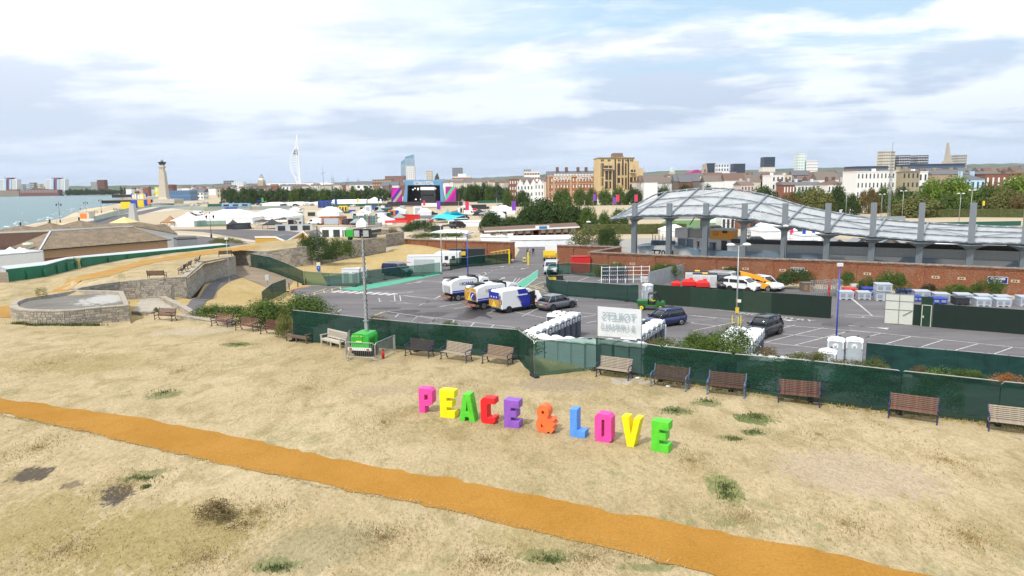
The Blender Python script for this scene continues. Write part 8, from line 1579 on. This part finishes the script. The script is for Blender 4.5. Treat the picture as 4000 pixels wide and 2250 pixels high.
for a,b,c,d,m_,nm in ((1245,660,1437,835,BKT,'scaffold_wrap'),(1240,618,1435,660,TNT,'white_roof'),(1258,728,1437,738,LGR,'cross_bar'),(1255,845,1480,895,W0,'white_base')): fx(nm,q3(rct(a,b,c,d)),430,6,m_,t)
for u in (645,700,1780,2318): 
    s=root('speaker_stack','hanging black speaker stack, '+{645:'far left of the stage',700:'just left of the left screen',1780:'right of the right screen',2318:'far right on a mast'}[u],'loudspeaker',c3(u,0)[0],440,'speaker stacks'); fx('speaker_box',q3(rct(u-13,{645:750,700:770,1780:705,2318:680}[u],u+13,815 if u!=2318 else 755)),440,2,BKT,s); fx('tower_leg',q3(rct(u-3,740,u+3,880)),442,.6,LGR,s)
# vehicles of the festival ground
def fcar(px,py,kind,m,label,rz=.1,f='c'):
    g=G(px,py); (car(g,rz,kind,m,label,small=True,group='vehicles on the festival ground') if f=='c' else van(g,rz,m,label,L=5.6,W=2.0,H=2.5,group='vehicles on the festival ground'))
SV=paint('silver',0); BKP=paint('black_blue',0)
for a in ((1378,808,'hatch',W0,'white car in front of the dark festival wall',3.0),(1500,810,'hatch',SV,'silver car left of the stage, near end of the pair',.1),(1512,811,'suv',paint('navy',0),'dark blue pickup left of the stage',.2),(1432,829,'xc',SV,'grey car by the white trailer',.4),(1690,840,'xc',BKP,'black pickup near the sound tower',.2),(1722,862,'hatch',paint('navy',0),'blue car under the turquoise tent',.1),(750,844,'xc',BKP,'dark vehicle beside the pointed white tent',0),(2960,952,'mpv',paint('grey3',(.10,.11,.12)),'grey people carrier behind the canopy',-.2),(2950,925,'hatch',SV,'silver car behind the grey people carrier',-.2),(3190,972,'hatch',paint('red',(.35,.01,.05)),'dark red car behind the brick wall',.2),(2805,905,'xc',BKP,'black car beyond the orange wheelhouse',.1),(1890,842,'hatch',W0,'white car by the dark gazebo',2.6)): fcar(*a[:5],rz=a[5])
for a in ((1484,853,W0,'white van towing a dark box trailer',PI-.3),(1838,842,W0,'white van right of the turquoise tent',-.4),(970,892,W0,'white van beside the dark bar stall',-1.2),(1232,878,W0,'white lorry cab beside the pictured trailer',2.9),(1420,856,W0,'white van behind the caged trailer',-.1),(778,842,W0,'white van beyond the pointed tent',0)): fcar(a[0],a[1],'',a[2],a[3],a[4],'v')
for x0,x1,yt,yb,m_,l in ((1248,1338,847,878,C_('adbrown',(.35,.13,.06),var=.6,scale=.6),'trailer covered with a brown food picture'),(1427,1446,804,832,W0,'white upright box trailer on the dry grass'),(1492,1515,833,849,BKT,'dark box of the small trailer'),(1616,1646,806,838,W0,'white lorry seen from the front by the red bins')): blk('box_trailer',l,'trailer',x0,x1,yt,yb,m_,4,group='trailers on the festival ground',doors=1,dm=CGR)
t=blk('telehandler','orange forklift near the red bins','forklift',1517,1540,822,842,ORG,2.5,doors=1)
rr=random.Random(14)
for k in range(46):
    px=rr.uniform(690,1230); D=rr.uniform(520,700); p=base_pt(px,0,D); q_=rr.choice(((W0,'white'),(SV,'silver'),(BKP,'black'),(paint('navy',0),'navy'))); kd=rr.choice(('hatch','suv')); car(p,rr.uniform(0,3),kd,q_[0],q_[1]+(' small car' if kd=='hatch' else ' larger car')+' parked in the far row below the tree belt','car','cars parked along the far side of the common',small=True)
for k in range(34):
    px=1240+k*23+rr.uniform(-10,10); 
    if 1560<px<1770: continue
    D=rr.uniform(330,430); p=base_pt(px,0,D); m_=rr.choice((CGR,BKT,W0,DGN,TIMB,RED,BLU)); w_=rr.uniform(1.5,4); tt=thing('stall_crate','%s box or counter on the festival ground'%m_.name.split('_')[-1],'crate',p,rr.uniform(-.3,.3),'boxes and counters on the festival ground'); MB().box(-w_/2,w_/2,0,1.5,0,rr.uniform(1,2.4)).obj('crate_body',m_,tt); MB().box(-w_/2-.1,w_/2+.1,-.1,1.6,.95,1.02).obj('counter',GALV,tt)
rr=random.Random(52)
for k in range(58):
    px=rr.uniform(1000,1960) if k<42 else rr.uniform(2500,3300); D=rr.uniform(225,400) if k<42 else rr.uniform(165,250)
    if 1560<px<1690 and D>330: continue
    q=base_pt(px,0,D); y=PX(q)[1]; w_=rr.uniform(3,7)*2773/D/2; kd=k%6; zn=('left of the stage','before the stage','right of the stage','behind the canopy')[0 if px<1400 else 1 if px<1750 else 2 if px<2200 else 3]; h_=rr.uniform(2.6,4)*2773/D
    if kd in (0,3): tent(('small white pop-up tent ','wide low white tent ')[kd>0]+zn,px-w_,px+w_,y-h_,y,kind=('pagoda','ridge')[kd>0],group='small white tents on the site')
    elif kd==1: tent('grey pop-up gazebo '+zn,px-w_,px+w_,y-h_,y,m=MNT,wall=False,group='grey gazebos on the site')
    elif kd==2: van(q,rr.uniform(-1,3.1),(W0,SV,BKP)[k%3],('white','silver','black')[k%3]+' van parked among the stalls '+zn,group='vans among the stalls',L=5.4,W=2,H=2.3)
    elif kd==4: blk('stall',('cream','red','green','timber')[k%4]+' serving hatch stall '+zn,'stall',px-w_*.7,px+w_*.7,y-h_*.8,y,(CRW,RED,DGN,TIMB)[k%4],3,rm=W0,doors=2,group='food stalls on the site')
    else:
        c=thing('picnic_table','wooden picnic table '+zn,'table',q,rr.uniform(0,3),'picnic tables on the site'); MB().cb(0,0,.75,1.8,.8,.06).obj('table_top',TIMB,c); [MB().cb(0,s,.45,1.8,.3,.05).obj('seat',TIMB,c) for s in (-.7,.7)]; [MB().bar((x,-.7,0),(x,.0,.75),.08).bar((x,.7,0),(x,0,.75),.08).obj('leg_frame',TIMB,c) for x in (-.6,.6)]
gp('tennis_lawn',[(2540,898),(2600,862),(2840,858),(2900,890)],C_('courtgreen',(.10,.19,.07),rough=.9,var=.15),.06)
for x0,x1,yt,yb,m_,l in ((3560,4060,868,888,DGN,'dark teal fence line behind the right part of the canopy'),(2500,2800,838,858,MNT,'pale mesh fence of the tennis lawn'),(3370,3560,846,866,MNT,'grey fence below the small white tents'),(2290,2390,858,872,DGN,'dark green fence beside the small round tree')): blk('mesh_fencing',l,'fence',x0,x1,yt,yb,m_,.2)
# flags
for px,yt,yb,m_,l in ((1715,785,838,PUR,'purple flag by the turquoise tent'),(1826,787,842,PKR,'red flag right of the turquoise tent'),(1658,783,815,PKR,'red flag under the sound tower'),(2008,785,845,PUR,'purple flag left of the big evergreen'),(2412,760,805,PKR,'red flag before the yellow block'),(2399,770,812,PUR,'purple flag before the yellow block'),(2484,760,805,PKR,'maroon flag near the canopy tip'),(2322,758,800,PUR,'violet flag before the red hotel'),(1314,777,812,BLU,'blue flag at the blue pylon'),(1028,773,800,C_('flaggreen',(.05,.42,.10)),'green flags beyond the marquees'),(3090,888,935,PKR,'pink feather flag behind the canopy'),(3138,893,942,BLU,'blue feather flag, left'),(3175,893,940,BLU,'blue feather flag, right'),(3352,780,815,YLW,'yellow and red flag behind the canopy'),(3838,785,815,YLW,'striped yellow flag by the white peak'),(1400,775,800,YLW,'small tan flag left of the stage')):
    c,_=fr(px,px+1,yb+25 if yb<850 else yb+12); zt=ZT(c,yt);zb=ZT(c,yt+(yb-yt)*.62); w_=(zt-zb)*.42; t=thing('flag',l,'flag',c,0,'festival flags'); MB().tube((-w_/2,0,0),(-w_/2,0,zt+.1),.06,n=5).obj('flagpole',LGR,t); mb=MB(); mb.loft([[(-w_/2+w_*u,.15*math.sin(u*5),z) for u in (0,.25,.5,.75,1)] for z in (zb,zt)],closed=False,caps=False).obj('flag_cloth',m_,t)
# beach fittings
MG=scrim_mat('grey_mesh',(.25,.29,.30),.75); L_=[(368,870),(430,850),(500,830),(545,816),(590,808),(650,812),(720,818),(800,824),(870,822),(985,820)]
for i in range(len(L_)-1):
    a,b=G(*L_[i]),G(*L_[i+1]); n=max(1,int((b-a).length/9))
    for k in range(n): fpanel(a.lerp(b,k/n),a.lerp(b,(k+1)/n),2.6,2.6,'grey mesh fence panel '+('by the promenade road','below the yellow roof','beside the pale pylon','behind the beach banners','below the obelisk','in front of the memorial','left of the green container','behind the white pointed tent','behind the long marquee')[i]+', %s along'%num[min(k,12)],MG,'grey mesh fence along the seafront',foot=False)
a,b=G(760,886),G(884,884); [fpanel(a.lerp(b,k/5),a.lerp(b,(k+1)/5),2.1,2.1,'teal mesh fence in front of the white marquee, panel %d from the left'%(k+1),SCRT,'teal mesh before the marquee',foot=False) for k in range(5)]
for i,(px,yt,yb,w_,m_,l) in enumerate(((489,789,818,27,YLW,'large yellow banner frame by the beach'),(524,782,812,16,BLU,'blue banner right of the yellow one'),(546,782,810,20,YLW,'second yellow banner by the beach'),(563,780,804,15,BLU,'second blue banner by the beach'),(577,778,800,14,ORG,'orange banner at the end of the row'),(519,756,772,9,BLU,'blue beach hut, first'),(530,755,772,9,YLW,'yellow beach hut, second'),(540,756,773,9,BLU,'blue beach hut, third'),(551,756,773,9,YLW,'yellow beach hut, fourth'),(561,755,772,9,BLU,'blue beach hut, fifth'))): blk('banner_frame' if i<5 else 'beach_hut',l,'banner' if i<5 else 'hut',px-w_/2,px+w_/2,yt,yb+(8 if i<5 else 4),m_,.6 if i<5 else 3,zb=1.5 if i<5 else 0,doors=0 if i<5 else 1,dm=WW,group='banners by the beach' if i<5 else 'beach huts')
blk('beach_kiosk','small cream kiosk with an orange front on the beach walk','kiosk',306,340,829,855,CRW,5,rm=TILB,doors=1,dm=ORG); p=G(524,880); t=thing('concrete_pylon','tapering pale concrete pylon on the promenade','pylon',p); MB().loft([[(x*w_,y*w_,z) for x,y in ((-1,-1),(1,-1),(1,1),(-1,1))] for w_,z in ((1.6,0),(1.1,ZT(p,800)*.6),(.8,ZT(p,795)))]).obj('shaft',CONC,t); MB().box(-2,2,-2,2,0,.5).obj('plinth',CONC,t)
for x0,x1,yt,yb,m_,l in ((408,520,782,795,TRIM,'low dark pier building by the harbour'),(447,486,760,772,BKT,'small dark pier pavilion'),(585,690,768,786,CONC,'low pale memorial terrace')): blk('pier_building',l,'building',x0,x1,yt,yb,m_,10,rm=GREYC,group='harbour buildings')
T('timber stall with a pointed roof left of the white tent',628,675,842,888,m=TIMB,wall=False,group=None)
# ---------------------------------------------------------------- long shelter
A_,B_=G(1897,925),G(2254,914); d=B_-A_; L=d.length; t=thing('long_shelter','long brown-roofed brick shelter with pale panels and a blue sign','shelter',A_,math.atan2(d.y,d.x)); Hs=ZT(B_,880); MB().add([(-.5,-.8,Hs*.62),(L+.5,-.8,Hs*.85),(L+.5,3,Hs*1.25),(-.5,3,Hs*1.0),(L+.5,6,Hs*.8),(-.5,6,Hs*.6)],[(0,1,2,3),(3,2,4,5),(0,3,5),(1,4,2)]).obj('roof',TIL,t); MB().box(0,L,4.5,5,0,Hs*.7).obj('rear_wall',RB_,t); MB().bar((-.5,-.85,Hs*.6),(L+.5,-.85,Hs*.82),.15,.4).obj('fascia',WW,t); n=12
for k in range(n+1): MB().box(L*k/n-.28,L*k/n+.28,-.4,.4,0,Hs*(.6+.2*k/n)).obj('brick_column',RB_,t)
for k in range(n): 
    if k!=6: MB().box(L*k/n+.35,L*(k+1)/n-.35,0,.15,Hs*.22,Hs*(.52+.2*k/n)).obj('panel',CONC,t)
MB().box(L*.53,L*.68,-1.0,-.85,Hs*.68,Hs*1.1).obj('white_sign',W0,t); MB().box(L*.57,L*.655,-1.06,-1.0,Hs*.74,Hs*1.03).obj('blue_sign_panel',C_('signblue',(.03,.18,.42)),t)
# ---------------------------------------------------------------- car park furniture
def bt(name,label,cat,x0,x1,yt,yb,m,dep=2,**k): return blk(name,label,cat,x0,x1,yt,yb,m,dep,**k)
t=bt('power_box','white portable power box behind the see-through screen','generator',1337,1402,1052,1107,W0,1.6,doors=2,dm=FRF); bt('power_box','smaller white power box behind the first one','generator',1399,1432,1053,1086,W0,1.5,doors=1,dm=FRF); bt('box_trailer','plain white box trailer behind the green screens','trailer',1592,1722,1002,1064,W0,2.4,doors=1,dm=FRF)
c,w_=fr(1681,1794,1042); t=thing('caravan','white touring caravan with dark windows by the black container','caravan',c,-.12); H=ZT(c,984); MB().ext([[(-w_/2+.3,.5),(w_/2,.5),(w_/2,H),(-w_/2+1.2,H),(-w_/2+.3,H*.75),(-w_/2,H*.5)]],0,2.2).obj('body',W0,t,bevel=.1)
for x in (-.9,.3,1.5): MB().box(x-.3,x+.3,-.03,.0,H*.45,H*.72).obj('window',GLS,t)
wheel(t,0,0,.33); bt('container','long black shipping container with a yellow sign','container',1757,1892,975,1032,C_('containerblack',(.02,.028,.03)),2.4,doors=0); g=G(1805,1032); tag(MB().cb(0,-.1,1.9,1.3,.04,.7).obj('yellow_board',CHY,loc=g),'yellow notice board on the black container','sign')
t=bt('skip','open red skip against the brick wall','skip',2234,2307,1005,1068,RED,2.2,rm=C_('bindark',0)); 
for x0,y0,x1,y1,yt,l in ((1917,1030,1990,1029,975,'left yellow height barrier with a latticed arm'),(2177,1035,2284,1035,980,'right yellow height barrier with a latticed arm')):
    a,b=G(x0,y0),G(x1,y1); H=ZT(a if x0>2000 else b,yt); d=b-a; t=thing('height_barrier',l,'barrier',a,0,'yellow height barriers'); post=d if x0<2000 else Vector(); MB().tube(post,post+Vector((0,0,H)),.14).obj('post',YR,t); z2=H*.6; u=post;v=(Vector() if x0<2000 else d); MB().tube(u+Vector((0,0,H)),v+Vector((0,0,z2+.5)),.06).obj('arm',YR,t); MB().tube(u+Vector((0,0,H*.75)),v+Vector((0,0,z2)),.06).obj('arm',YR,t)
    for k in range(5): q=k/5; MB().tube(u.lerp(v,q)+Vector((0,0,H+(z2+.5-H)*q)),u.lerp(v,q)+Vector((0,0,H*.75+(z2-H*.75)*q)),.035).obj('lattice_bar',YR,t)
g=G(2064,1036); tag(MB().tube((0,0,0),(0,0,ZT(g,985)),.16).obj('bollard',YR,loc=g),'tall yellow post in the middle of the entrance','post'); g=G(2048,1027); t=thing('keep_left_bollard','stubby yellow traffic bollard at the entrance','bollard',g); MB().cb(0,0,.55,.45,.35,.9).obj('shell',YLW,t); MB().cb(0,-.19,.6,.3,.02,.3).obj('blue_disc',BLU,t); MB().cb(0,0,.08,.6,.5,.16).obj('base',TRIM,t)
# truck at the gate
g=G(2150,1016); t=thing('tipper_truck','truck with a yellow striped tail driving out through the gate','truck',g,1.45); MB().box(-2.4,1.8,-1.1,1.1,.7,1.1).obj('flatbed',BKT,t); MB().cb(-2.4,0,1.35,.12,2.2,1.2).obj('tail_frame',YLW,t); chev(t,-2.48,2.1,.7,1.1,4); MB().ext([[(1.9,.6),(3.9,.6),(4.0,1.5),(3.4,2.6),(1.9,2.6)]],-1.1,1.1).obj('cab',W0,t)
for x in (-1.5,3): wheel(t,x,1,.42); wheel(t,x,-1,.42)
# stacked white barriers and blue frames
g=G(2440,1106); rr=random.Random(3)
t=thing('barrier_stack','white ladder-like racks leaning in the compound','rack',g)
for x in np.linspace(-3.2,3.4,7): MB().tube((x,0,0),(x+.1,.6,2.3),.05).obj('upright',W0,t)
for z in (.5,1.1,1.7,2.2): MB().tube((-3.2,.15,z),(3.4,.25,z),.035).obj('rung',W0,t)
g=G(2400,1106); t=thing('crowd_barrier_stack','dense stack of dark blue crowd barriers','rack',g)
for k in range(14): MB().tube((-1.6+k*.26,0,0),(-1.5+k*.26,1.3,2.3),.04).tube((-1.6+k*.26,0,0),(-1.6+k*.26,0,2.0),.04).obj('barrier_edge',C_('navymetal',(.03,.05,.11)),t)
bt('yellow_grit_bin','small yellow bin with a black lid in the compound','bin',2144,2176,1081,1096,YLW,1,rm=TRIM); bt('black_crate','black crate beside the yellow bin','crate',2173,2200,1080,1096,TRIM,1); bt('white_sacks','pile of white sacks at the grey fence','sacks',2508,2560,1086,1102,W0,1.2)
a,b=G(2535,1125),G(2712,1075); n=9; a.z=b.z=0
for k in range(n): q=a.lerp(b,k/n);r_=a.lerp(b,(k+1)/n-.01); board(q,r_,2.1,2.1,C_('steelpanel',(.36,.39,.40),var=.15),'grey steel panel of the slanting fence, %s from the hoarding'%num[k],'slanting grey steel fence')
# crates
def crate(x0,x1,yt,yb,m,label,group='plastic pallet boxes by the brick wall',n=1):
    c,w_=fr(x0,x1,yb); H=ZT(c,yt); t=thing('pallet_box',label,'crate',c,-.25,group); h=H/n
    for k in range(n):
        MB().box(-w_/2,w_/2,0,1.6,k*h+.12,(k+1)*h-.03).obj('box_wall',m,t); MB().box(-w_/2-.04,w_/2+.04,-.04,1.64,(k+1)*h-.1,(k+1)*h).obj('rim',m,t)
        for s in (-.25,.25): MB().box(w_*s-w_*.16,w_*s+w_*.16,-.03,0,k*h+.35*h,k*h+.75*h).obj('panel_recess',C_('recess',(.25,.28,.33)) if m is not BKT else BKT,t)
    for s in (-1,0,1): MB().box(w_*.42*s-.12,w_*.42*s+.12,0,1.6,0,.12).obj('foot',m,t)
for a in ((3281,3334,1140,1172,CGR,'pale grey box with a dark opening, first on the left'),(3300,3348,1129,1160,RED,'dark red box behind the first grey box'),(3330,3368,1114,1142,W0,'white lidded box at the back'),(3354,3402,1142,1171,CGR,'grey box in front of the blue one'),(3375,3424,1127,1155,CBL,'deep blue box behind a grey one'),(3514,3566,1134,1160,CBL,'blue-topped box behind the white gate'),(3577,3634,1138,1170,CGR,'grey box beside the hoarding door'),(3572,3600,1158,1180,CBL,'small blue box by the hoarding door'),(3655,3710,1148,1178,CGR,'grey box with a blue one before it'),(3647,3700,1166,1190,CBL,'bright blue box just above the hoarding'),(3742,3798,1150,1186,CGR,'grey box behind the black crate'),(3736,3786,1164,1194,BKT,'black crate just above the hoarding'),(3824,3876,1154,1190,CGR,'rear grey box near the worker'),(3818,3872,1168,1198,CGR,'front grey box near the worker'),(3900,3952,1158,1192,CGR,'rear grey box beside the worker'),(3896,3948,1170,1200,CGR,'front grey box beside the worker'),(3990,4040,1160,1198,CGR,'grey box cut by the right edge')): crate(*a[:5],a[5])
crate(3425,3482,1110,1177,CGR,'tall stack of two pale grey boxes',n=2)
for i,(x0,x1,yb,l) in enumerate(((3175,3225,1165,'left wire cage'),(3225,3262,1162,'middle wire cage with a red bottle'),(3262,3290,1158,'right wire cage'))):
    c,w_=fr(x0,x1,yb); t=thing('wire_cage',l+' beside the blue lamp post','cage',c,-.2,'wire cages'); H=1.9
    for z in (.1,.7,1.3,H): MB().path([(-w_/2,0,z),(w_/2,0,z),(w_/2,1.3,z),(-w_/2,1.3,z),(-w_/2,0,z)],.03,4).obj('cage_ring',GALV,t)
    for k in range(7): x=-w_/2+w_*k/6; MB().tube((x,0,0),(x,0,H),.022,n=4).tube((x,1.3,0),(x,1.3,H),.022,n=4).obj('cage_bar',GALV,t)
    if i: MB().tube((0,.6,.1),(0,.6,1.5),.14,n=8).obj('gas_bottle',RED if i==1 else CGR,t)
bt('timber_pallet_stack','stack of brown timber pallets beside the cages','pallets',3138,3178,1108,1140,C_('palletwood',(.16,.13,.11)),1.3,doors=2,dm=TIMB)
# ---------------------------------------------------------------- people
def human(pose,shirt,trs,hat=None):
    key=('hum',pose,shirt.name,trs.name)
    def mk():
        if pose=='sit': J=[((0,0,.55),(.17,.13)),((0,-.02,.85),(.17,.12)),((0,0,1.05),(.19,.12)),((0,.02,1.16),(.07,.07)),((0,.05,1.32),(.10,.115)),((-.1,.2,.55),(.09,.09)),((-.12,.5,.5),(.07,.07)),((-.12,.5,.1),(.05,.05)),((.1,.2,.55),(.09,.09)),((.12,.5,.5),(.07,.07)),((.12,.5,.1),(.05,.05)),((-.22,0,1.0),(.06,.06)),((-.26,.2,.8),(.045,.045)),((-.15,.42,.9),(.035,.035)),((.22,0,1.0),(.06,.06)),((.26,.2,.8),(.045,.045)),((.15,.42,.9),(.035,.035))]
        else:
            b=.45 if pose=='bend' else 0.; s=.22 if pose=='walk' else .02
            J=[((0,0,.92),(.16,.12)),((0,b*.4,1.15),(.15,.11)),((0,b*.9,1.38-b*.4),(.19,.12)),((0,b*1.05,1.48-b*.5),(.07,.07)),((0,b*1.25,1.66-b*.7),(.095,.11)),((-.1,s*.4,.85),(.09,.09)),((-.1,s*.7,.5),(.065,.065)),((-.1,s,.08),(.05,.05)),((.1,-s*.4,.85),(.09,.09)),((.1,-s*.5,.5),(.065,.065)),((.1,-s,.08),(.05,.05)),((-.23,b*.9,1.33-b*.4),(.055,.055)),((-.27,b*.9-s*.3,1.08-b*.4),(.045,.045)),((-.27,b*.9+.05-s*.5,.85-b*.3),(.035,.035)),((.23,b*.9,1.33-b*.4),(.055,.055)),((.27,b*.9+s*.3,1.08-b*.4),(.045,.045)),((.27,b*.9+.05+s*.5,.85-b*.3),(.035,.035))]
        E=[(0,1),(1,2),(2,3),(3,4),(0,5),(5,6),(6,7),(0,8),(8,9),(9,10),(2,11),(11,12),(12,13),(2,14),(14,15),(15,16)]
        me=bpy.data.meshes.new('hum'); me.from_pydata([j[0] for j in J],E,[]); o=bpy.data.objects.new('hum',me); COL.objects.link(o); o.modifiers.new('s','SKIN'); 
        for v,j in zip(me.skin_vertices[0].data,J): v.radius=j[1]
        me.skin_vertices[0].data[0].use_root=True; o.modifiers.new('u','SUBSURF').levels=1; dg=bpy.context.evaluated_depsgraph_get(); m2=bpy.data.meshes.new_from_object(o.evaluated_get(dg)); bpy.data.objects.remove(o); m2.materials.clear()
        for m_ in (shirt,trs,C_('skin',(.45,.27,.19)),C_('hair',(.04,.03,.02))): m2.materials.append(m_)
        hd=Vector(J[4][0])
        for p_ in m2.polygons:
            c=p_.center; d_=(c-hd).length
            p_.material_index=3 if d_<.2 and c.z>hd.z+.03 else 2 if (d_<.19 or (abs(c.x)>.2 and c.z<J[12][0][2]+.02 and c.z>.7)) else 1 if (c.z<(.62 if pose=='sit' else .93)) else 0
            p_.use_smooth=True
        return m2
    return cm(key,mk)
JN=C_('jeans',(.03,.04,.08)); BLKC=C_('blackcloth',(.02,.02,.025)); GRYC=C_('greycloth',(.2,.2,.22))
def person(loc,rz,pose,sh,tr,label,group='people'): o=ob('person',human(pose,sh,tr),None,loc,rz); tag(o,label,'person',group); return o
p,r=BUG; person((p.x,p.y,.18),r-PI/2,'sit',VEST,JN,'driver in a yellow vest sitting in the green buggy')
for px,py,pose,a,b,l in ((2083,1000,'walk',BLKC,JN,'person in black walking at the car park entrance'),(2070,1003,'walk',C_('lilac',(.4,.3,.45)),GRYC,'person in lilac beside the one in black'),(2060,996,'stand',GRYC,BLKC,'person in grey at the white screen by the gate'),(208,884,'stand',VEST,BLKC,'person in a yellow vest on the beach walk'),(190,880,'stand',GRYC,BLKC,'dark figure left of the yellow vest'),(314,820,'walk',BLKC,BLKC,'lone walker on the beach'),(371,832,'walk',BLKC,JN,'left walker of the beach pair'),(380,833,'walk',GRYC,JN,'right walker of the beach pair')): person(G(px,py,.1),.5,pose,a,b,l)
p,_=along(3957); person((p.x+.5,p.y-4.5,0),2.6,'bend',VEST,BLKC,'worker in a yellow vest bending over the boxes')
for k in range(12): g=G(444+k*3.4,822+(k%3)*2,.1); person(g,k,'stand',(BLKC,GRYC,JN)[k%3],BLKC,'one of the crowd standing on the promenade','crowd on the promenade')
for px,py,l in ((2732,975,'dark figure on the bridge deck of the ship'),(2793,982,'dark figure by the doorway of the wheelhouse')):
    x,_=sx(px,3.5); q=LA+LN*2.8+LD.normalized()*x; person((q.x,q.y,ZT(q,py)),0,'stand',BLKC,BLKC,l,'figures on the ship')
# bits on the lawn and ramp
for i,(px,py) in enumerate(((1130,1133),(1164,1123),(1196,1114))): g=G(px,py); tag(MB().tube((0,0,0),(0,0,.95),.07).obj('bollard',RUB,loc=g),'black wooden bollard on the red kerb, '+('left','middle','right')[i],'bollard','black bollards on the red kerb')
gp('red_kerb',[(1118,1137),(1205,1112),(1209,1115),(1121,1140)],C_('kerbred',(.42,.08,.05)),.04); g=G(1046,1112,.9); t=thing('ticket_box','small grey cabinet on a post beside the ramp','cabinet',g); MB().cb(0,0,.95,.5,.35,.7).obj('cabinet_body',FRF,t); MB().tube((0,0,0),(0,0,.6),.06).obj('post',GALV,t)
for px,py in ((2610,1512),(2490,1480)): 
    g=M(px,py); tag(MB().ball((0,0,.05),.12,1,.7,.4).obj('litter',W0,loc=g),'scrap of white litter '+('under the blue-ended bench' if px>2600 else 'by the pale bench'),'litter')
rr=random.Random(77); mb=MB()
for k in range(26): px=rr.uniform(2395,2530); g=M(px,rr.uniform(1478,1498)); mb.lathe([(rr.uniform(.1,.28),g.z-.02),(rr.uniform(.08,.2),g.z+.015)],7,(g.x,g.y))
tag(mb.obj('broken_paving',COPE),kind='stuff')
t=thing('generator_trailer','small green mobile generator on the lawn above the walls','generator',M(1375,938)); MB().box(-1,.5,-.6,.6,.6,2.0).obj('housing',LG,t,bevel=.06); MB().box(.5,1.6,-.6,.6,.6,1.6).obj('engine_cover',TRIM,t); [ob('wheel',cm('gw',lambda:MB().tube((0,-.1,0),(0,.1,0),.35,n=12).mesh('wheel',TYR)),t,(-.3,s,.35)) for s in (-.6,.6)]
t=thing('folded_lift','folded dark access platform beside the green generator','access platform',M(1440,930)); MB().bar((-2.5,0,.9),(2.5,0,1.5),.5,.5).obj('boom',BKT,t); MB().bar((-2.4,.3,1.9),(2.4,.3,2.3),.3,.3).obj('upper_boom',GREYC,t); MB().box(-1.5,1.5,-.8,.8,.2,.8).obj('chassis',BKT,t); MB().box(1.5,2.6,-.7,.7,2.2,3.0).obj('basket',GALV,t)
# ---------------------------------------------------------------- air
hz=MB().box(-14000,14000,-40,12500,-8,420).obj('haze'); tag(hz,kind='stuff'); m=bpy.data.materials.new('haze_air'); m.use_nodes=True; nt=m.node_tree; nt.nodes.clear(); v=nd(nt,'ShaderNodeVolumePrincipled'); v.inputs['Color'].default_value=(.80,.88,1,1); v.inputs['Density'].default_value=.00003; v.inputs['Anisotropy'].default_value=.2; lk(nt,v.outputs[0],nd(nt,'ShaderNodeOutputMaterial').inputs[1]); hz.data.materials.append(m)
sc.cycles.volume_bounces=0; sc.cycles.max_bounces=6; sc.cycles.transparent_max_bounces=16
import sys
def sub(f,L):
    s=open(f).read()
    for a,b in L:
        if a not in s: print('MISSING',f,a[:70])
        s=s.replace(a,b)
    open(f,'w').write(s)
